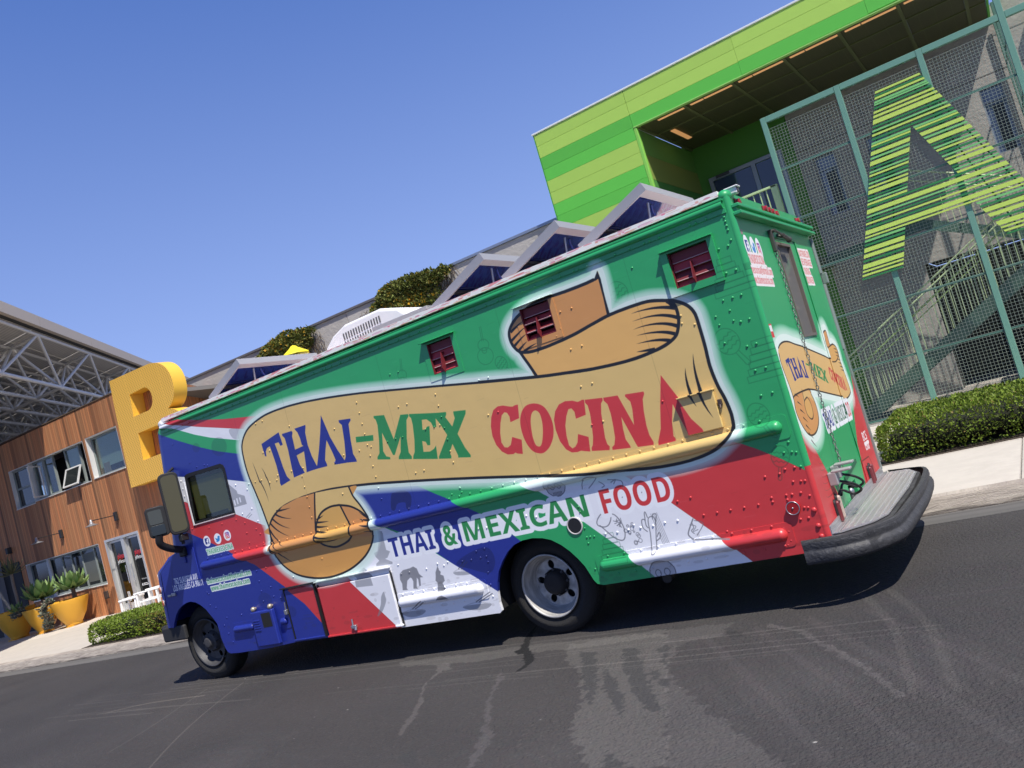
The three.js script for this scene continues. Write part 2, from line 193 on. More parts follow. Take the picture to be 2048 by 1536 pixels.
// the title's letters, as outlines on the side of the truck (metres)
const LETTERS = {
  blue: [[[-6.389,2.235],[-6.253,2.262],[-6.12,2.288],[-6.113,2.228],[-6.107,2.162],[-6.141,2.158],[-6.155,2.197],[-6.209,2.198],[-6.195,2.105],[-6.18,1.954],[-6.161,1.863],[-6.126,1.819],[-6.195,1.805],[-6.268,1.792],[-6.276,1.82],[-6.264,1.861],[-6.262,1.99],[-6.274,2.111],[-6.285,2.188],[-6.328,2.181],[-6.357,2.152],[-6.364,2.106],[-6.383,2.111],[-6.388,2.174]],
    [[-6.082,2.262],[-5.947,2.259],[-5.939,2.242],[-5.958,2.21],[-5.962,2.125],[-5.965,2.08],[-5.844,2.09],[-5.862,2.102],[-5.863,2.169],[-5.876,2.227],[-5.905,2.27],[-5.752,2.271],[-5.756,2.251],[-5.779,2.203],[-5.788,2.085],[-5.773,1.973],[-5.742,1.873],[-5.743,1.849],[-5.893,1.845],[-5.886,1.865],[-5.875,1.923],[-5.855,2.04],[-5.965,2.024],[-5.952,1.928],[-5.924,1.866],[-5.917,1.846],[-6.072,1.832],[-6.071,1.854],[-6.067,1.929],[-6.055,2.098],[-6.059,2.215],[-6.083,2.245]],
    [[-5.53,2.307],[-5.51,2.209],[-5.488,2.091],[-5.439,1.956],[-5.377,1.827],[-5.375,1.822],[-5.512,1.836],[-5.515,1.856],[-5.493,1.874],[-5.507,1.948],[-5.54,2.074],[-5.584,1.99],[-5.622,1.903],[-5.612,1.863],[-5.614,1.844],[-5.844,1.849],[-5.806,1.86],[-5.738,1.875],[-5.664,2.008],[-5.592,2.158]],
    [[-5.334,2.21],[-5.191,2.191],[-5.192,2.175],[-5.228,2.149],[-5.253,2.006],[-5.267,1.882],[-5.247,1.826],[-5.247,1.804],[-5.393,1.826],[-5.39,1.844],[-5.363,1.875],[-5.33,2.013],[-5.309,2.16],[-5.335,2.19]]],
  green: [[[-5.185,2.019],[-4.981,1.988],[-4.994,1.939],[-5.196,1.97]],
    [[-4.92,2.146],[-4.801,2.124],[-4.766,1.897],[-4.625,2.082],[-4.54,2.067],[-4.541,2.05],[-4.574,2.023],[-4.625,1.869],[-4.643,1.751],[-4.622,1.711],[-4.629,1.69],[-4.77,1.72],[-4.76,1.742],[-4.727,1.776],[-4.684,1.905],[-4.801,1.765],[-4.82,1.769],[-4.875,1.985],[-4.917,1.825],[-4.898,1.775],[-4.857,1.758],[-4.862,1.74],[-5.005,1.77],[-4.997,1.792],[-4.964,1.819],[-4.93,1.93],[-4.902,2.059],[-4.906,2.108],[-4.923,2.128]],
    [[-4.53,2.065],[-4.26,2.006],[-4.286,1.891],[-4.316,1.891],[-4.327,1.939],[-4.364,1.977],[-4.414,1.985],[-4.434,1.902],[-4.408,1.898],[-4.379,1.917],[-4.353,1.915],[-4.397,1.76],[-4.426,1.765],[-4.435,1.797],[-4.469,1.812],[-4.486,1.721],[-4.418,1.708],[-4.369,1.721],[-4.34,1.743],[-4.359,1.631],[-4.614,1.687],[-4.606,1.71],[-4.578,1.742],[-4.547,1.839],[-4.522,1.966],[-4.52,2.026],[-4.536,2.046]],
    [[-4.271,2.007],[-4.148,1.985],[-4.152,1.966],[-4.169,1.945],[-4.125,1.855],[-4.078,1.915],[-4.079,1.952],[-4.075,1.971],[-3.951,1.952],[-3.962,1.923],[-4.093,1.785],[-4.057,1.66],[-4.022,1.588],[-4.027,1.571],[-4.15,1.596],[-4.145,1.612],[-4.17,1.718],[-4.221,1.655],[-4.214,1.621],[-4.222,1.604],[-4.346,1.629],[-4.34,1.647],[-4.198,1.8],[-4.24,1.907],[-4.278,1.977]]],
  red: [[[-3.455,1.869],[-3.478,1.764],[-3.566,1.753],[-3.56,1.798],[-3.573,1.832],[-3.596,1.842],[-3.627,1.825],[-3.659,1.768],[-3.687,1.693],[-3.699,1.618],[-3.683,1.575],[-3.654,1.566],[-3.62,1.579],[-3.587,1.637],[-3.509,1.596],[-3.534,1.486],[-3.581,1.5],[-3.596,1.512],[-3.619,1.504],[-3.672,1.513],[-3.718,1.548],[-3.753,1.61],[-3.766,1.686],[-3.755,1.766],[-3.729,1.832],[-3.692,1.883],[-3.643,1.902],[-3.593,1.897],[-3.53,1.872],[-3.506,1.865],[-3.487,1.871]],
    [[-2.884,1.758],[-2.905,1.646],[-2.994,1.638],[-2.99,1.691],[-3.007,1.723],[-3.035,1.723],[-3.068,1.676],[-3.098,1.609],[-3.112,1.534],[-3.114,1.459],[-3.092,1.429],[-3.063,1.437],[-3.037,1.462],[-3.013,1.523],[-2.934,1.482],[-2.953,1.373],[-2.999,1.387],[-3.025,1.396],[-3.059,1.393],[-3.107,1.401],[-3.148,1.435],[-3.18,1.506],[-3.189,1.597],[-3.18,1.674],[-3.149,1.736],[-3.102,1.777],[-3.043,1.788],[-2.98,1.776],[-2.942,1.756],[-2.919,1.758],[-2.901,1.762]],
    [[-2.878,1.756],[-2.735,1.733],[-2.737,1.715],[-2.758,1.695],[-2.779,1.622],[-2.79,1.538],[-2.803,1.446],[-2.8,1.395],[-2.786,1.375],[-2.795,1.348],[-2.939,1.374],[-2.934,1.396],[-2.917,1.417],[-2.897,1.473],[-2.879,1.57],[-2.868,1.645],[-2.868,1.708],[-2.883,1.734]],
    [[-2.727,1.732],[-2.611,1.718],[-2.55,1.479],[-2.528,1.596],[-2.527,1.65],[-2.545,1.679],[-2.556,1.696],[-2.551,1.71],[-2.406,1.693],[-2.407,1.675],[-2.429,1.643],[-2.447,1.556],[-2.458,1.457],[-2.457,1.382],[-2.441,1.328],[-2.445,1.307],[-2.568,1.319],[-2.574,1.335],[-2.63,1.561],[-2.643,1.469],[-2.646,1.394],[-2.627,1.347],[-2.624,1.326],[-2.772,1.343],[-2.768,1.364],[-2.745,1.377],[-2.724,1.427],[-2.713,1.51],[-2.704,1.603],[-2.708,1.678],[-2.73,1.71]],
    [[-2.246,1.771],[-2.171,1.591],[-2.109,1.42],[-2.052,1.333],[-2.049,1.311],[-2.169,1.313],[-2.173,1.332],[-2.221,1.553],[-2.264,1.427],[-2.282,1.331],[-2.273,1.318],[-2.274,1.296],[-2.409,1.296],[-2.406,1.319],[-2.359,1.405],[-2.318,1.551]]],
  oOut: [[-3.302,1.838],[-3.239,1.799],[-3.206,1.726],[-3.2,1.64],[-3.225,1.556],[-3.277,1.489],[-3.334,1.457],[-3.381,1.456],[-3.436,1.486],[-3.473,1.555],[-3.487,1.639],[-3.479,1.729],[-3.443,1.801],[-3.384,1.842]],
  oIn: [[-3.319,1.786],[-3.288,1.757],[-3.285,1.691],[-3.299,1.624],[-3.323,1.56],[-3.35,1.516],[-3.375,1.51],[-3.397,1.529],[-3.404,1.584],[-3.398,1.648],[-3.384,1.715],[-3.357,1.769]],
};
function title(P, f) { // f maps side metres to wherever the title is printed
  for (const [k, col] of [['blue', C.textBlue], ['green', C.textGreen], ['red', C.textRed]]) for (const l of LETTERS[k]) P.fill(l.map((p) => f(p, k)), col);
  const x = P.x; x.fillStyle = C.textRed; x.beginPath(); for (const l of [LETTERS.oOut, LETTERS.oIn]) { const Q = l.map((p) => P.q(f(p, 'red'))), n = Q.length; x.moveTo(...Q[0]); for (let i = 0; i < n; i++) { const [a, b, c, d] = [Q[(i + n - 1) % n], Q[i], Q[(i + 1) % n], Q[(i + 2) % n]]; x.bezierCurveTo(b[0] + (c[0] - a[0]) / 6, b[1] + (c[1] - a[1]) / 6, c[0] - (d[0] - b[0]) / 6, c[1] - (d[1] - b[1]) / 6, ...c); } x.closePath(); } x.fill('evenodd');
}
function social(P, pts, rx, ry) { // three round badges
  const x = P.x, s = P.s;
  pts.forEach((p, i) => {
    const [u, v] = P.q(p); x.save(); x.translate(u, v); x.fillStyle = '#f4f4f6'; x.beginPath(); x.ellipse(0, 0, rx * s, ry * s, 0, 0, 7); x.fill(); x.scale(rx * s, ry * s);
    if (i === 0) { x.fillStyle = '#2c3c86'; x.fillRect(-0.56, -0.56, 1.12, 1.12); x.fillStyle = '#fff'; x.fillRect(0.02, -0.3, 0.24, 0.86); x.fillRect(-0.16, -0.08, 0.6, 0.22); x.fillRect(0.1, -0.42, 0.36, 0.22); }
    if (i === 1) { x.fillStyle = '#2f86cc'; x.beginPath(); x.moveTo(-0.7, -0.32); x.quadraticCurveTo(-0.3, 0, 0.02, -0.06); x.quadraticCurveTo(0, -0.5, 0.34, -0.5); x.quadraticCurveTo(0.5, -0.5, 0.58, -0.38); x.lineTo(0.78, -0.42); x.lineTo(0.62, -0.18); x.quadraticCurveTo(0.6, 0.5, -0.1, 0.58); x.quadraticCurveTo(-0.5, 0.6, -0.72, 0.42); x.quadraticCurveTo(-0.45, 0.42, -0.3, 0.3); x.quadraticCurveTo(-0.6, 0.2, -0.6, 0.06); x.lineTo(-0.46, 0.04); x.quadraticCurveTo(-0.72, -0.08, -0.7, -0.32); x.fill(); }
    if (i === 2) { const g = x.createLinearGradient(-0.4, 0.6, 0.4, -0.6); g.addColorStop(0, '#f0a040'); g.addColorStop(0.45, '#e0406a'); g.addColorStop(1, '#4a3fb0'); x.strokeStyle = g; x.lineWidth = 0.18; x.strokeRect(-0.46, -0.46, 0.92, 0.92); x.beginPath(); x.arc(0, 0, 0.22, 0, 7); x.stroke(); x.fillStyle = '#4a3fb0'; x.fillRect(0.22, -0.36, 0.12, 0.12); }
    x.restore();
  });
}
const WX = -8.78, WY = 0.2, WW = 7.36, WH = 2.66;
function sideWrap() {
  const s = 2048 / WW, [c, x] = canvas(2048, Math.round(WH * s)), P = painter(x, (a) => (a - WX) * s, (b) => (WY + WH - b) * s, s);
  x.fillStyle = C.green; x.fillRect(0, 0, c.width, c.height);
  // lower bands
  const bandBottom = (l) => l;
  P.fill([...[[-2.831,1.491],[-2.766,1.165],[-2.448,0.885],[-2.317,0.746],[-2.161,0.579],[-2.067,0.47],[-1.984,0.374]], [-1.3, 0.1], ...[[-1.38,0.831],[-1.452,0.892],[-1.599,1.013],[-1.74,1.114],[-1.843,1.182],[-1.993,1.315]]], C.red); // rear red
  P.fill([...[[-3.935,1.484],[-3.7,1.325],[-3.594,1.242],[-3.476,1.167],[-3.349,1.057],[-3.189,0.888],[-2.897,0.592]], ...[[-2.887,0.581],[-2.725,0.378],[-2.535,0.163]], ...[[-1.869,0.248],[-1.984,0.374],[-2.067,0.47],[-2.161,0.579],[-2.317,0.746],[-2.448,0.885],[-2.684,1.096],[-2.766,1.165],[-2.883,1.33]]], C.white); // white 2
  P.fill([...[[-5.571,1.774],[-4.85,1.618],[-4.693,1.485],[-4.485,1.355],[-4.28,1.239],[-4.099,1.114],[-3.825,0.877],[-3.779,0.828],[-3.511,0.558],[-3.673,0.061]], ...[[-4.058,0.361],[-4.127,0.458],[-4.353,0.632],[-4.661,0.885],[-4.909,1.076],[-5.098,1.171],[-5.218,1.238],[-5.347,1.331]]], C.blue); // blue 2
  P.fill([...[[-7.764,2.2],[-7.632,2.169],[-7.008,2.009],[-6.72,1.925],[-6.326,1.812]], ...[[-5.478,1.496],[-5.223,1.245],[-5.175,1.208],[-5.014,1.111],[-4.663,0.88],[-4.479,0.737],[-4.256,0.571],[-4.115,0.457],[-3.942,0.264],[-4.16,-0.021],[-5.213,0.084],[-5.264,0.319],[-5.722,0.823]], ...[[-6.668,1.482],[-7.023,1.652],[-7.293,1.641],[-7.698,1.9],[-7.733,1.918],[-7.866,1.949]]], C.white); // white 1
  P.fill([[-8.78, 2.02], ...[[-7.867,1.946],[-7.733,1.918],[-7.698,1.9],[-7.673,1.669],[-7.021,1.657],[-6.668,1.482]], ...[[-6.288,1.359],[-5.722,0.823],[-5.264,0.319],[-5.116,0.152],[-6.256,0.271]], ...[[-6.136,0.325],[-6.179,0.442],[-6.344,0.651],[-6.556,0.829],[-6.913,1.112],[-7.112,1.223],[-7.263,1.314],[-7.616,1.502],[-7.797,1.591],[-7.986,1.651]], [-8.78, 1.7]], C.red); // red 1
  P.fill([[-8.78, 1.75], ...[[-7.978,1.671],[-7.797,1.591],[-7.616,1.502],[-7.263,1.314],[-7.112,1.223],[-6.913,1.112],[-6.556,0.829],[-6.344,0.651],[-6.179,0.442],[-6.136,0.325],[-6.034,0.193]], [-6, 0.2], [-8.78, 0.2]], C.blue); // blue 1
  // upper front stripes
  P.fill([[-8.78, 2.72], ...[[-7.938,2.717],[-7.835,2.665],[-7.589,2.548],[-7.28,2.408],[-7.031,2.309],[-6.742,2.218],[-6.359,2.101],[-6.326,1.812],[-6.72,1.925],[-7.008,2.009],[-7.632,2.169],[-7.764,2.2]], [-8.78, 2.12]], C.blue);
  P.fill([[-8.78, 2.79], ...[[-7.942,2.794],[-7.805,2.739],[-7.647,2.7],[-7.32,2.552],[-7.095,2.467],[-6.693,2.345],[-6.437,2.276],[-6.426,2.116],[-6.742,2.218],[-7.031,2.309],[-7.28,2.408],[-7.589,2.548],[-7.835,2.665],[-7.938,2.717]], [-8.78, 2.70]], C.green);
  P.fill([[-8.78, 2.86], ...[[-7.897,2.859],[-7.783,2.792],[-7.602,2.726],[-7.23,2.614],[-6.583,2.433],[-6.396,2.384],[-6.437,2.276],[-6.693,2.345],[-7.095,2.467],[-7.32,2.552],[-7.647,2.7],[-7.805,2.739],[-7.942,2.794]], [-8.78, 2.79]], C.white);
  P.fill([[-7.79,2.797],[-7.502,2.765],[-7.204,2.68],[-6.825,2.595],[-6.389,2.516],[-6.213,2.486],[-6.329,2.368],[-6.583,2.433],[-7.23,2.614],[-7.602,2.726]], C.red);
  x.fillStyle = 'rgba(20,24,50,0.35)'; for (const [a, b, r] of [[-7.0, 2.35, 0.12], [-7.35, 2.42, 0.06], [-6.9, 0.75, 0.1], [-6.55, 0.6, 0.07]]) { const [u, v] = P.q([a, b]); x.beginPath(); x.ellipse(u, v, r * s, r * s * 0.8, 0, 0, 7); x.globalAlpha = 0.5; x.fill(); x.globalAlpha = 1; }
  // faint drawings in the green and white fields
  const ink = 'rgba(10,70,45,0.30)', grey = 'rgba(120,122,128,0.85)', soft = 'rgba(128,130,135,0.62)';
  const maraca = (p, a, r, col) => { const [u, v] = P.q(p); x.save(); x.translate(u, v); x.rotate(a); x.strokeStyle = col; x.lineWidth = 2; const k = r * s; x.beginPath(); x.ellipse(0, 0, k, k * 1.2, 0, 0, 7); x.moveTo(-k * 0.15, k * 1.2); x.lineTo(-k * 0.2, k * 2.5); x.quadraticCurveTo(0, k * 2.9, k * 0.2, k * 2.5); x.lineTo(k * 0.15, k * 1.2); for (const t of [-0.5, 0, 0.5]) { x.moveTo(-k * 0.9, k * t); for (let i = 1; i < 8; i++) x.lineTo(-k * 0.9 + i * k * 0.25, k * (t + (i % 2) * 0.18)); } x.stroke(); x.restore(); };
  const guitar = (p, a, r, col) => { const [u, v] = P.q(p); x.save(); x.translate(u, v); x.rotate(a); x.strokeStyle = col; x.lineWidth = 1.8; const k = r * s; x.beginPath(); x.ellipse(0, k * 0.6, k, k * 0.9, 0, 0, 7); x.moveTo(k * 0.7, -k * 0.6); x.ellipse(0, -k * 0.6, k * 0.7, k * 0.6, 0, 0, 7); x.moveTo(k * 0.3, 0); x.arc(0, 0, k * 0.3, 0, 7); x.moveTo(-k * 0.1, -k); x.lineTo(-k * 0.1, -k * 2.6); x.moveTo(k * 0.1, -k); x.lineTo(k * 0.1, -k * 2.6); x.stroke(); x.restore(); };
  maraca([-2.38, 2.43], -0.5, 0.07, ink); maraca([-1.72, 1.86], -0.5, 0.08, ink); maraca([-1.66, 1.33], -0.4, 0.07, ink); maraca([-1.6, 1.03], 0.3, 0.06, ink); guitar([-4.5, 2.36], 0.2, 0.07, ink); guitar([-3.62, 2.36], 0.1, 0.075, ink); guitar([-4.85, 2.3], -0.3, 0.05, ink); maraca([-4.05, 2.06], 0.7, 0.06, ink); maraca([-3.5, 2.22], -0.6, 0.05, ink);
  for (const [a, b, k] of [[-1.58, 2.26, 0.13], [-1.52, 1.66, 0.14], [-3.0, 0.62, 0.12]]) { x.strokeStyle = ink; x.lineWidth = 1.8; x.beginPath(); for (let i = 0; i < 6; i++) { const w = k * (1 - i * 0.13), y = b - k * 0.8 + i * k * 0.32, [u, v] = P.q([a - w, y]), [u2, v2] = P.q([a + w, y + k * 0.3]); x.strokeRect(u, v2, u2 - u, v - v2); } }
  // Thai motifs in grey on the front white band
  P.fill([[-5.1,0.752],[-5.055,0.779],[-4.97,0.785],[-4.928,0.794],[-4.894,0.77],[-4.885,0.722],[-4.85,0.688],[-4.883,0.689],[-4.898,0.619],[-4.919,0.616],[-4.91,0.676],[-4.921,0.694],[-4.949,0.615],[-4.94,0.597],[-4.99,0.604],[-4.97,0.668],[-4.978,0.697],[-4.993,0.705],[-5.035,0.683],[-5.063,0.62],[-5.055,0.602],[-5.115,0.607],[-5.101,0.664],[-5.113,0.705]], grey);
  P.fill([[-4.663,0.76],[-4.659,0.721],[-4.646,0.703],[-4.659,0.683],[-4.628,0.668],[-4.629,0.624],[-4.66,0.607],[-4.64,0.561],[-4.649,0.544],[-4.728,0.548],[-4.711,0.62],[-4.727,0.638],[-4.712,0.675],[-4.704,0.706]], grey); P.fill([[-4.737,0.482],[-4.61,0.473],[-4.631,0.5],[-4.664,0.515],[-4.707,0.51],[-4.757,0.468]], grey);
  for (const [B, k] of [[[[-5.178,0.416],[-4.933,0.408],[-4.966,0.374],[-5.071,0.363],[-5.153,0.38]], 1], [[[-4.501,0.386],[-4.231,0.378],[-4.269,0.341],[-4.387,0.338],[-4.474,0.356]], 1], [[[-4.514,0.68],[-4.394,0.67],[-4.351,0.641],[-4.43,0.642],[-4.494,0.653]], 1]]) { P.fill(B, soft, true); const [a, b] = B[0], [d, e] = B[1]; P.stroke([[a, b], [(a + d) / 2, (b + e) / 2 + 0.02], [d, e]], 0.008, '#c9cace'); P.stroke([[(a + d) / 2, b + 0.02], [d + 0.03, e + 0.09]], 0.007, 'rgba(70,70,76,0.8)'); P.stroke([[(a + d) / 2 + 0.03, b + 0.015], [d + 0.05, e + 0.075]], 0.007, 'rgba(70,70,76,0.8)'); }
  P.fill([[-5.219,1.17],[-5.166,1.149],[-5.178,1.072],[-5.18,0.981],[-5.141,0.963],[-5.189,0.914],[-5.221,0.908],[-5.145,0.868],[-5.151,0.85],[-5.343,0.859],[-5.338,0.881],[-5.292,0.902],[-5.324,0.942],[-5.334,0.978],[-5.285,0.987],[-5.236,1.082]], soft); P.fill([[-6.261,0.873],[-6.178,0.932],[-6.128,0.906],[-6.097,0.845],[-6.161,0.779]], soft, true); P.fill([[-5.636,0.816],[-5.497,0.871],[-5.417,0.79],[-5.409,0.702],[-5.617,0.714],[-5.611,0.795]], soft); P.fill([[-5.307,0.631],[-5.301,0.59],[-5.307,0.546],[-5.379,0.464],[-5.453,0.427],[-5.381,0.521],[-5.349,0.591]], soft, true);
  P.fill([[-7.008,1.968],[-6.963,1.924],[-6.907,1.872],[-6.904,1.841],[-6.812,1.802],[-6.808,1.717],[-7.028,1.719],[-7.003,1.861]], soft); for (const [a, b, w, h] of [[-6.99, 1.735, 0.022, 0.055], [-6.945, 1.74, 0.02, 0.06], [-6.9, 1.75, 0.02, 0.05]]) { const [u, v] = P.q([a, b + h]); x.fillStyle = C.white; x.fillRect(u, v, w * s, h * s); }
  P.stroke([[-6.863,1.592],[-6.791,1.624]], 0.008, soft, false, false); P.stroke([[-6.837,1.582],[-6.776,1.606]], 0.008, soft, false, false);
  P.fill([[-6.785,2.479],[-6.612,2.437],[-6.619,2.379],[-6.704,2.354],[-6.779,2.397]], 'rgba(150,152,158,0.55)', true); P.fill([[-4.958,1.438],[-4.907,1.456],[-4.794,1.445],[-4.743,1.384],[-4.793,1.283],[-4.83,1.301],[-4.829,1.346],[-4.915,1.351],[-4.961,1.304],[-4.999,1.322]], 'rgba(16,22,70,0.55)', true);
  P.fill([[-4.462,0.745],[-4.292,0.814],[-4.106,0.826],[-4.066,0.715],[-4.148,0.623],[-4.336,0.683]], 'rgba(16,22,70,0.4)', true);
  // Mexican sketches on the rear white band
  const sk = (pts, w = 0.006, closed = false) => P.stroke(pts, w, 'rgba(112,114,120,0.9)', closed);
  sk([[-3.054,0.866],[-3.001,0.907],[-2.951,0.903],[-2.939,0.862],[-2.974,0.812],[-3.021,0.804],[-3.064,0.828]], 0.008, true); sk([[-2.953,0.898],[-2.899,0.871],[-2.862,0.792],[-2.865,0.715],[-2.898,0.681],[-2.961,0.715],[-3.024,0.793],[-3.047,0.82]], 0.008); for (let i = 0; i < 14; i++) { const [u, v] = P.q([-2.86 + rr(0, 0.14), 0.70 + rr(-0.07, 0.09)]); x.strokeStyle = 'rgba(112,114,120,0.9)'; x.lineWidth = 1.3; x.beginPath(); x.arc(u, v, rr(1, 4), 0, 7); x.stroke(); } for (let i = 0; i < 12; i++) sk([[-2.93 + rr(0, 0.07), 0.77 + rr(0, 0.08)], [-2.9 + rr(-0.02, 0.05), 0.8 + rr(-0.03, 0.05)]], 0.005);
  sk([[-2.687,0.563],[-2.665,0.691],[-2.656,0.777],[-2.641,0.807],[-2.605,0.805],[-2.6,0.766],[-2.63,0.652],[-2.653,0.558]], 0.007, true); sk([[-2.683,0.71],[-2.708,0.742],[-2.703,0.796],[-2.679,0.797],[-2.679,0.753],[-2.668,0.735]], 0.007); sk([[-2.603,0.756],[-2.582,0.806],[-2.582,0.823],[-2.606,0.822],[-2.616,0.791]], 0.007); sk([[-2.634,0.631],[-2.602,0.647],[-2.589,0.677],[-2.602,0.685],[-2.618,0.661]], 0.007); sk([[-2.652,0.809],[-2.657,0.848],[-2.667,0.844],[-2.675,0.791]], 0.007); for (let i = 0; i < 5; i++) sk([[-2.59 + i * 0.012, 0.60], [-2.62 + i * 0.012, 0.83]], 0.003);
  sk([[-2.317,0.736],[-2.377,0.651],[-2.376,0.619],[-2.339,0.591],[-2.212,0.575],[-2.088,0.559]], 0.009); sk([[-2.31,0.724],[-2.253,0.692],[-2.319,0.62]], 0.006); sk([[-2.332,0.707],[-2.33,0.675],[-2.353,0.657],[-2.337,0.634]], 0.006); sk([[-2.351,0.7],[-2.311,0.682],[-2.343,0.65],[-2.302,0.657]], 0.005);
  for (const [[a, b], r] of [[[[-3.325,1.183]][0], 0.085], [[[-2.655,0.401]][0], 0.1]]) { const [u, v] = P.q([a, b]); x.strokeStyle = 'rgba(95,97,104,0.9)'; x.lineWidth = 1.8; x.beginPath(); x.ellipse(u, v, r * s, r * s * 0.95, 0, 0, 7); x.moveTo(u - r * s * 0.2, v); x.ellipse(u - r * s * 0.35, v, r * s * 0.22, r * s * 0.26, 0, 0, 7); x.moveTo(u + r * s * 0.6, v); x.ellipse(u + r * s * 0.35, v, r * s * 0.22, r * s * 0.26, 0, 0, 7); for (let i = -3; i < 4; i++) { x.moveTo(u + i * r * s * 0.14, v + r * s * 0.55); x.lineTo(u + i * r * s * 0.14, v + r * s * 0.95); } x.stroke(); x.fillStyle = 'rgba(95,97,104,0.35)'; x.fill(); }
  for (const a of [-2.87, -2.72, -2.62]) sk([[a, 1.0], [a + 0.05, 1.06], [a + 0.1, 1.01], [a + 0.04, 0.98]], 0.006);
  // the ribbon, its halo first
  const top = [[-6.663,2.289],[-6.553,2.403],[-6.399,2.46],[-6.202,2.492],[-5.882,2.49],[-5.519,2.455],[-5.061,2.386],[-4.636,2.306],[-4.111,2.202],[-3.743,2.128]], right = [...[[-2.059,2.261],[-1.991,2.236],[-1.914,2.177],[-1.88,2.107],[-1.876,1.998],[-1.877,1.873],[-1.884,1.732],[-1.871,1.595],[-1.848,1.491],[-1.836,1.382],[-1.845,1.288]], ...[[-1.871,1.25],[-1.933,1.212],[-2.019,1.17],[-2.147,1.145],[-2.292,1.137],[-2.485,1.147],[-2.78,1.187],[-3.089,1.232],[-3.414,1.285],[-3.992,1.39]]], low = [[-4.498,1.477],[-5.048,1.564],[-5.344,1.603],[-5.436,1.61]], roll = [[-5.415,1.604],[-5.399,1.515],[-5.345,1.423],[-5.293,1.309],[-5.273,1.225],[-5.285,1.136],[-5.338,1.053],[-5.447,0.967],[-5.615,0.895],[-5.791,0.857],[-5.976,0.848],[-6.155,0.87],[-6.344,0.926],[-6.474,1.008],[-6.563,1.108],[-6.602,1.227],[-6.585,1.349],[-6.577,1.436]], left = [[-6.593,1.514],[-6.614,1.656],[-6.647,1.815],[-6.681,1.974],[-6.689,2.141]];
  const back = [[-3.306,2.256],[-3.329,2.278],[-3.355,2.326],[-3.363,2.39],[-3.344,2.445],[-3.286,2.498],[-3.201,2.537],[-3.073,2.571],[-2.91,2.577],[-2.766,2.573],[-2.602,2.575],[-2.529,2.586],[-2.491,2.629],[-2.484,2.573],[-2.49,2.427],[-2.495,2.297]];
  const all = [...top, ...[[-3.238,2.034],[-3.255,2.124],[-3.288,2.205]], ...back, ...[[-2.323,2.304],[-2.176,2.293]], ...right, ...low, ...roll, ...left];
  P.glow(all, 0.19, C.glow, true, true); P.stroke(all, 0.085, C.glow, true, true);
  P.fill(all, C.tan, true);
  // back piece and front fold, upper right
  P.fill([...back, ...[[-2.645,2.274],[-2.806,2.247],[-2.966,2.232],[-3.105,2.225],[-3.22,2.23]]], C.brown);
  const loop = [[-3.308,2.251],[-3.221,2.227],[-3.105,2.225],[-2.966,2.232],[-2.806,2.247],[-2.645,2.274],[-2.495,2.296],[-2.324,2.302],[-2.176,2.295],[-2.085,2.272],[-2.03,2.233],[-2.005,2.22],[-1.994,2.162],[-2.006,2.084],[-2.052,2.007],[-2.131,1.968],[-2.245,1.947],[-2.387,1.942],[-2.54,1.944],[-2.746,1.958],[-2.977,1.991],[-3.221,2.032],[-3.255,2.124],[-3.288,2.205]];
  P.fill(loop, C.orange, true);
  const K1 = C.black, w = 0.024;
  P.stroke([[-3.221,2.032],[-3.255,2.124],[-3.288,2.205],[-3.307,2.253],[-3.329,2.278],[-3.355,2.326],[-3.363,2.39],[-3.344,2.445],[-3.286,2.498],[-3.201,2.537],[-3.073,2.571],[-2.91,2.577],[-2.766,2.573],[-2.602,2.575],[-2.542,2.579]], w, K1); P.fill([[-2.571,2.572],[-2.529,2.586],[-2.49,2.633],[-2.482,2.568],[-2.49,2.427],[-2.49,2.296],[-2.514,2.302],[-2.504,2.432],[-2.501,2.574],[-2.524,2.568]], K1);
  P.stroke([[-3.307,2.253],[-3.22,2.23],[-3.105,2.225],[-2.966,2.232],[-2.806,2.247],[-2.645,2.274],[-2.495,2.296],[-2.324,2.302],[-2.176,2.295],[-2.059,2.262],[-1.991,2.236],[-1.914,2.177],[-1.88,2.107],[-1.876,1.998],[-1.877,1.873],[-1.884,1.732],[-1.871,1.595],[-1.848,1.491],[-1.836,1.382],[-1.845,1.288]], w, K1);
  P.stroke([[-2.045,2.247],[-2.003,2.211],[-1.997,2.154],[-2.009,2.085],[-2.052,2.007],[-2.131,1.968],[-2.245,1.947],[-2.388,1.937],[-2.541,1.941],[-2.746,1.958],[-2.977,1.991],[-3.222,2.03],[-3.742,2.13]], w, K1); P.fill([[-2.061,2.257],[-1.994,2.226],[-1.996,2.172],[-2.023,2.194]], K1);
  P.stroke([...[[-1.846,1.297],[-1.877,1.247],[-1.934,1.208],[-2.019,1.17],[-2.147,1.145],[-2.292,1.137],[-2.485,1.147],[-2.78,1.187],[-3.09,1.23],[-3.414,1.283],[-3.992,1.39]], ...[[-4.498,1.477],[-5.048,1.564],[-5.344,1.603],[-5.656,1.632],[-5.855,1.636],[-6.064,1.629],[-6.306,1.597],[-6.476,1.53],[-6.567,1.446],[-6.591,1.325]]], 0.022, K1);
  for (const [a, b, d] of [[[[-2.005,2.189]], [[-2.139,2.255]], [[-2.334,2.253]]], [[[-2.007,2.121]], [[-2.134,2.208]], [[-2.342,2.195]]], [[[-2.021,2.062]], [[-2.143,2.15]], [[-2.355,2.14]]], [[[-2.058,2.018]], [[-2.163,2.083]], [[-2.34,2.09]]], [[[-2.107,1.983]], [[-2.191,2.027]], [[-2.358,2.034]]], [[[-2.232,1.957]], [[-2.298,1.969]], [[-2.375,1.979]]]]) P.taper(a[0], b[0], d[0], 0.026, K1);
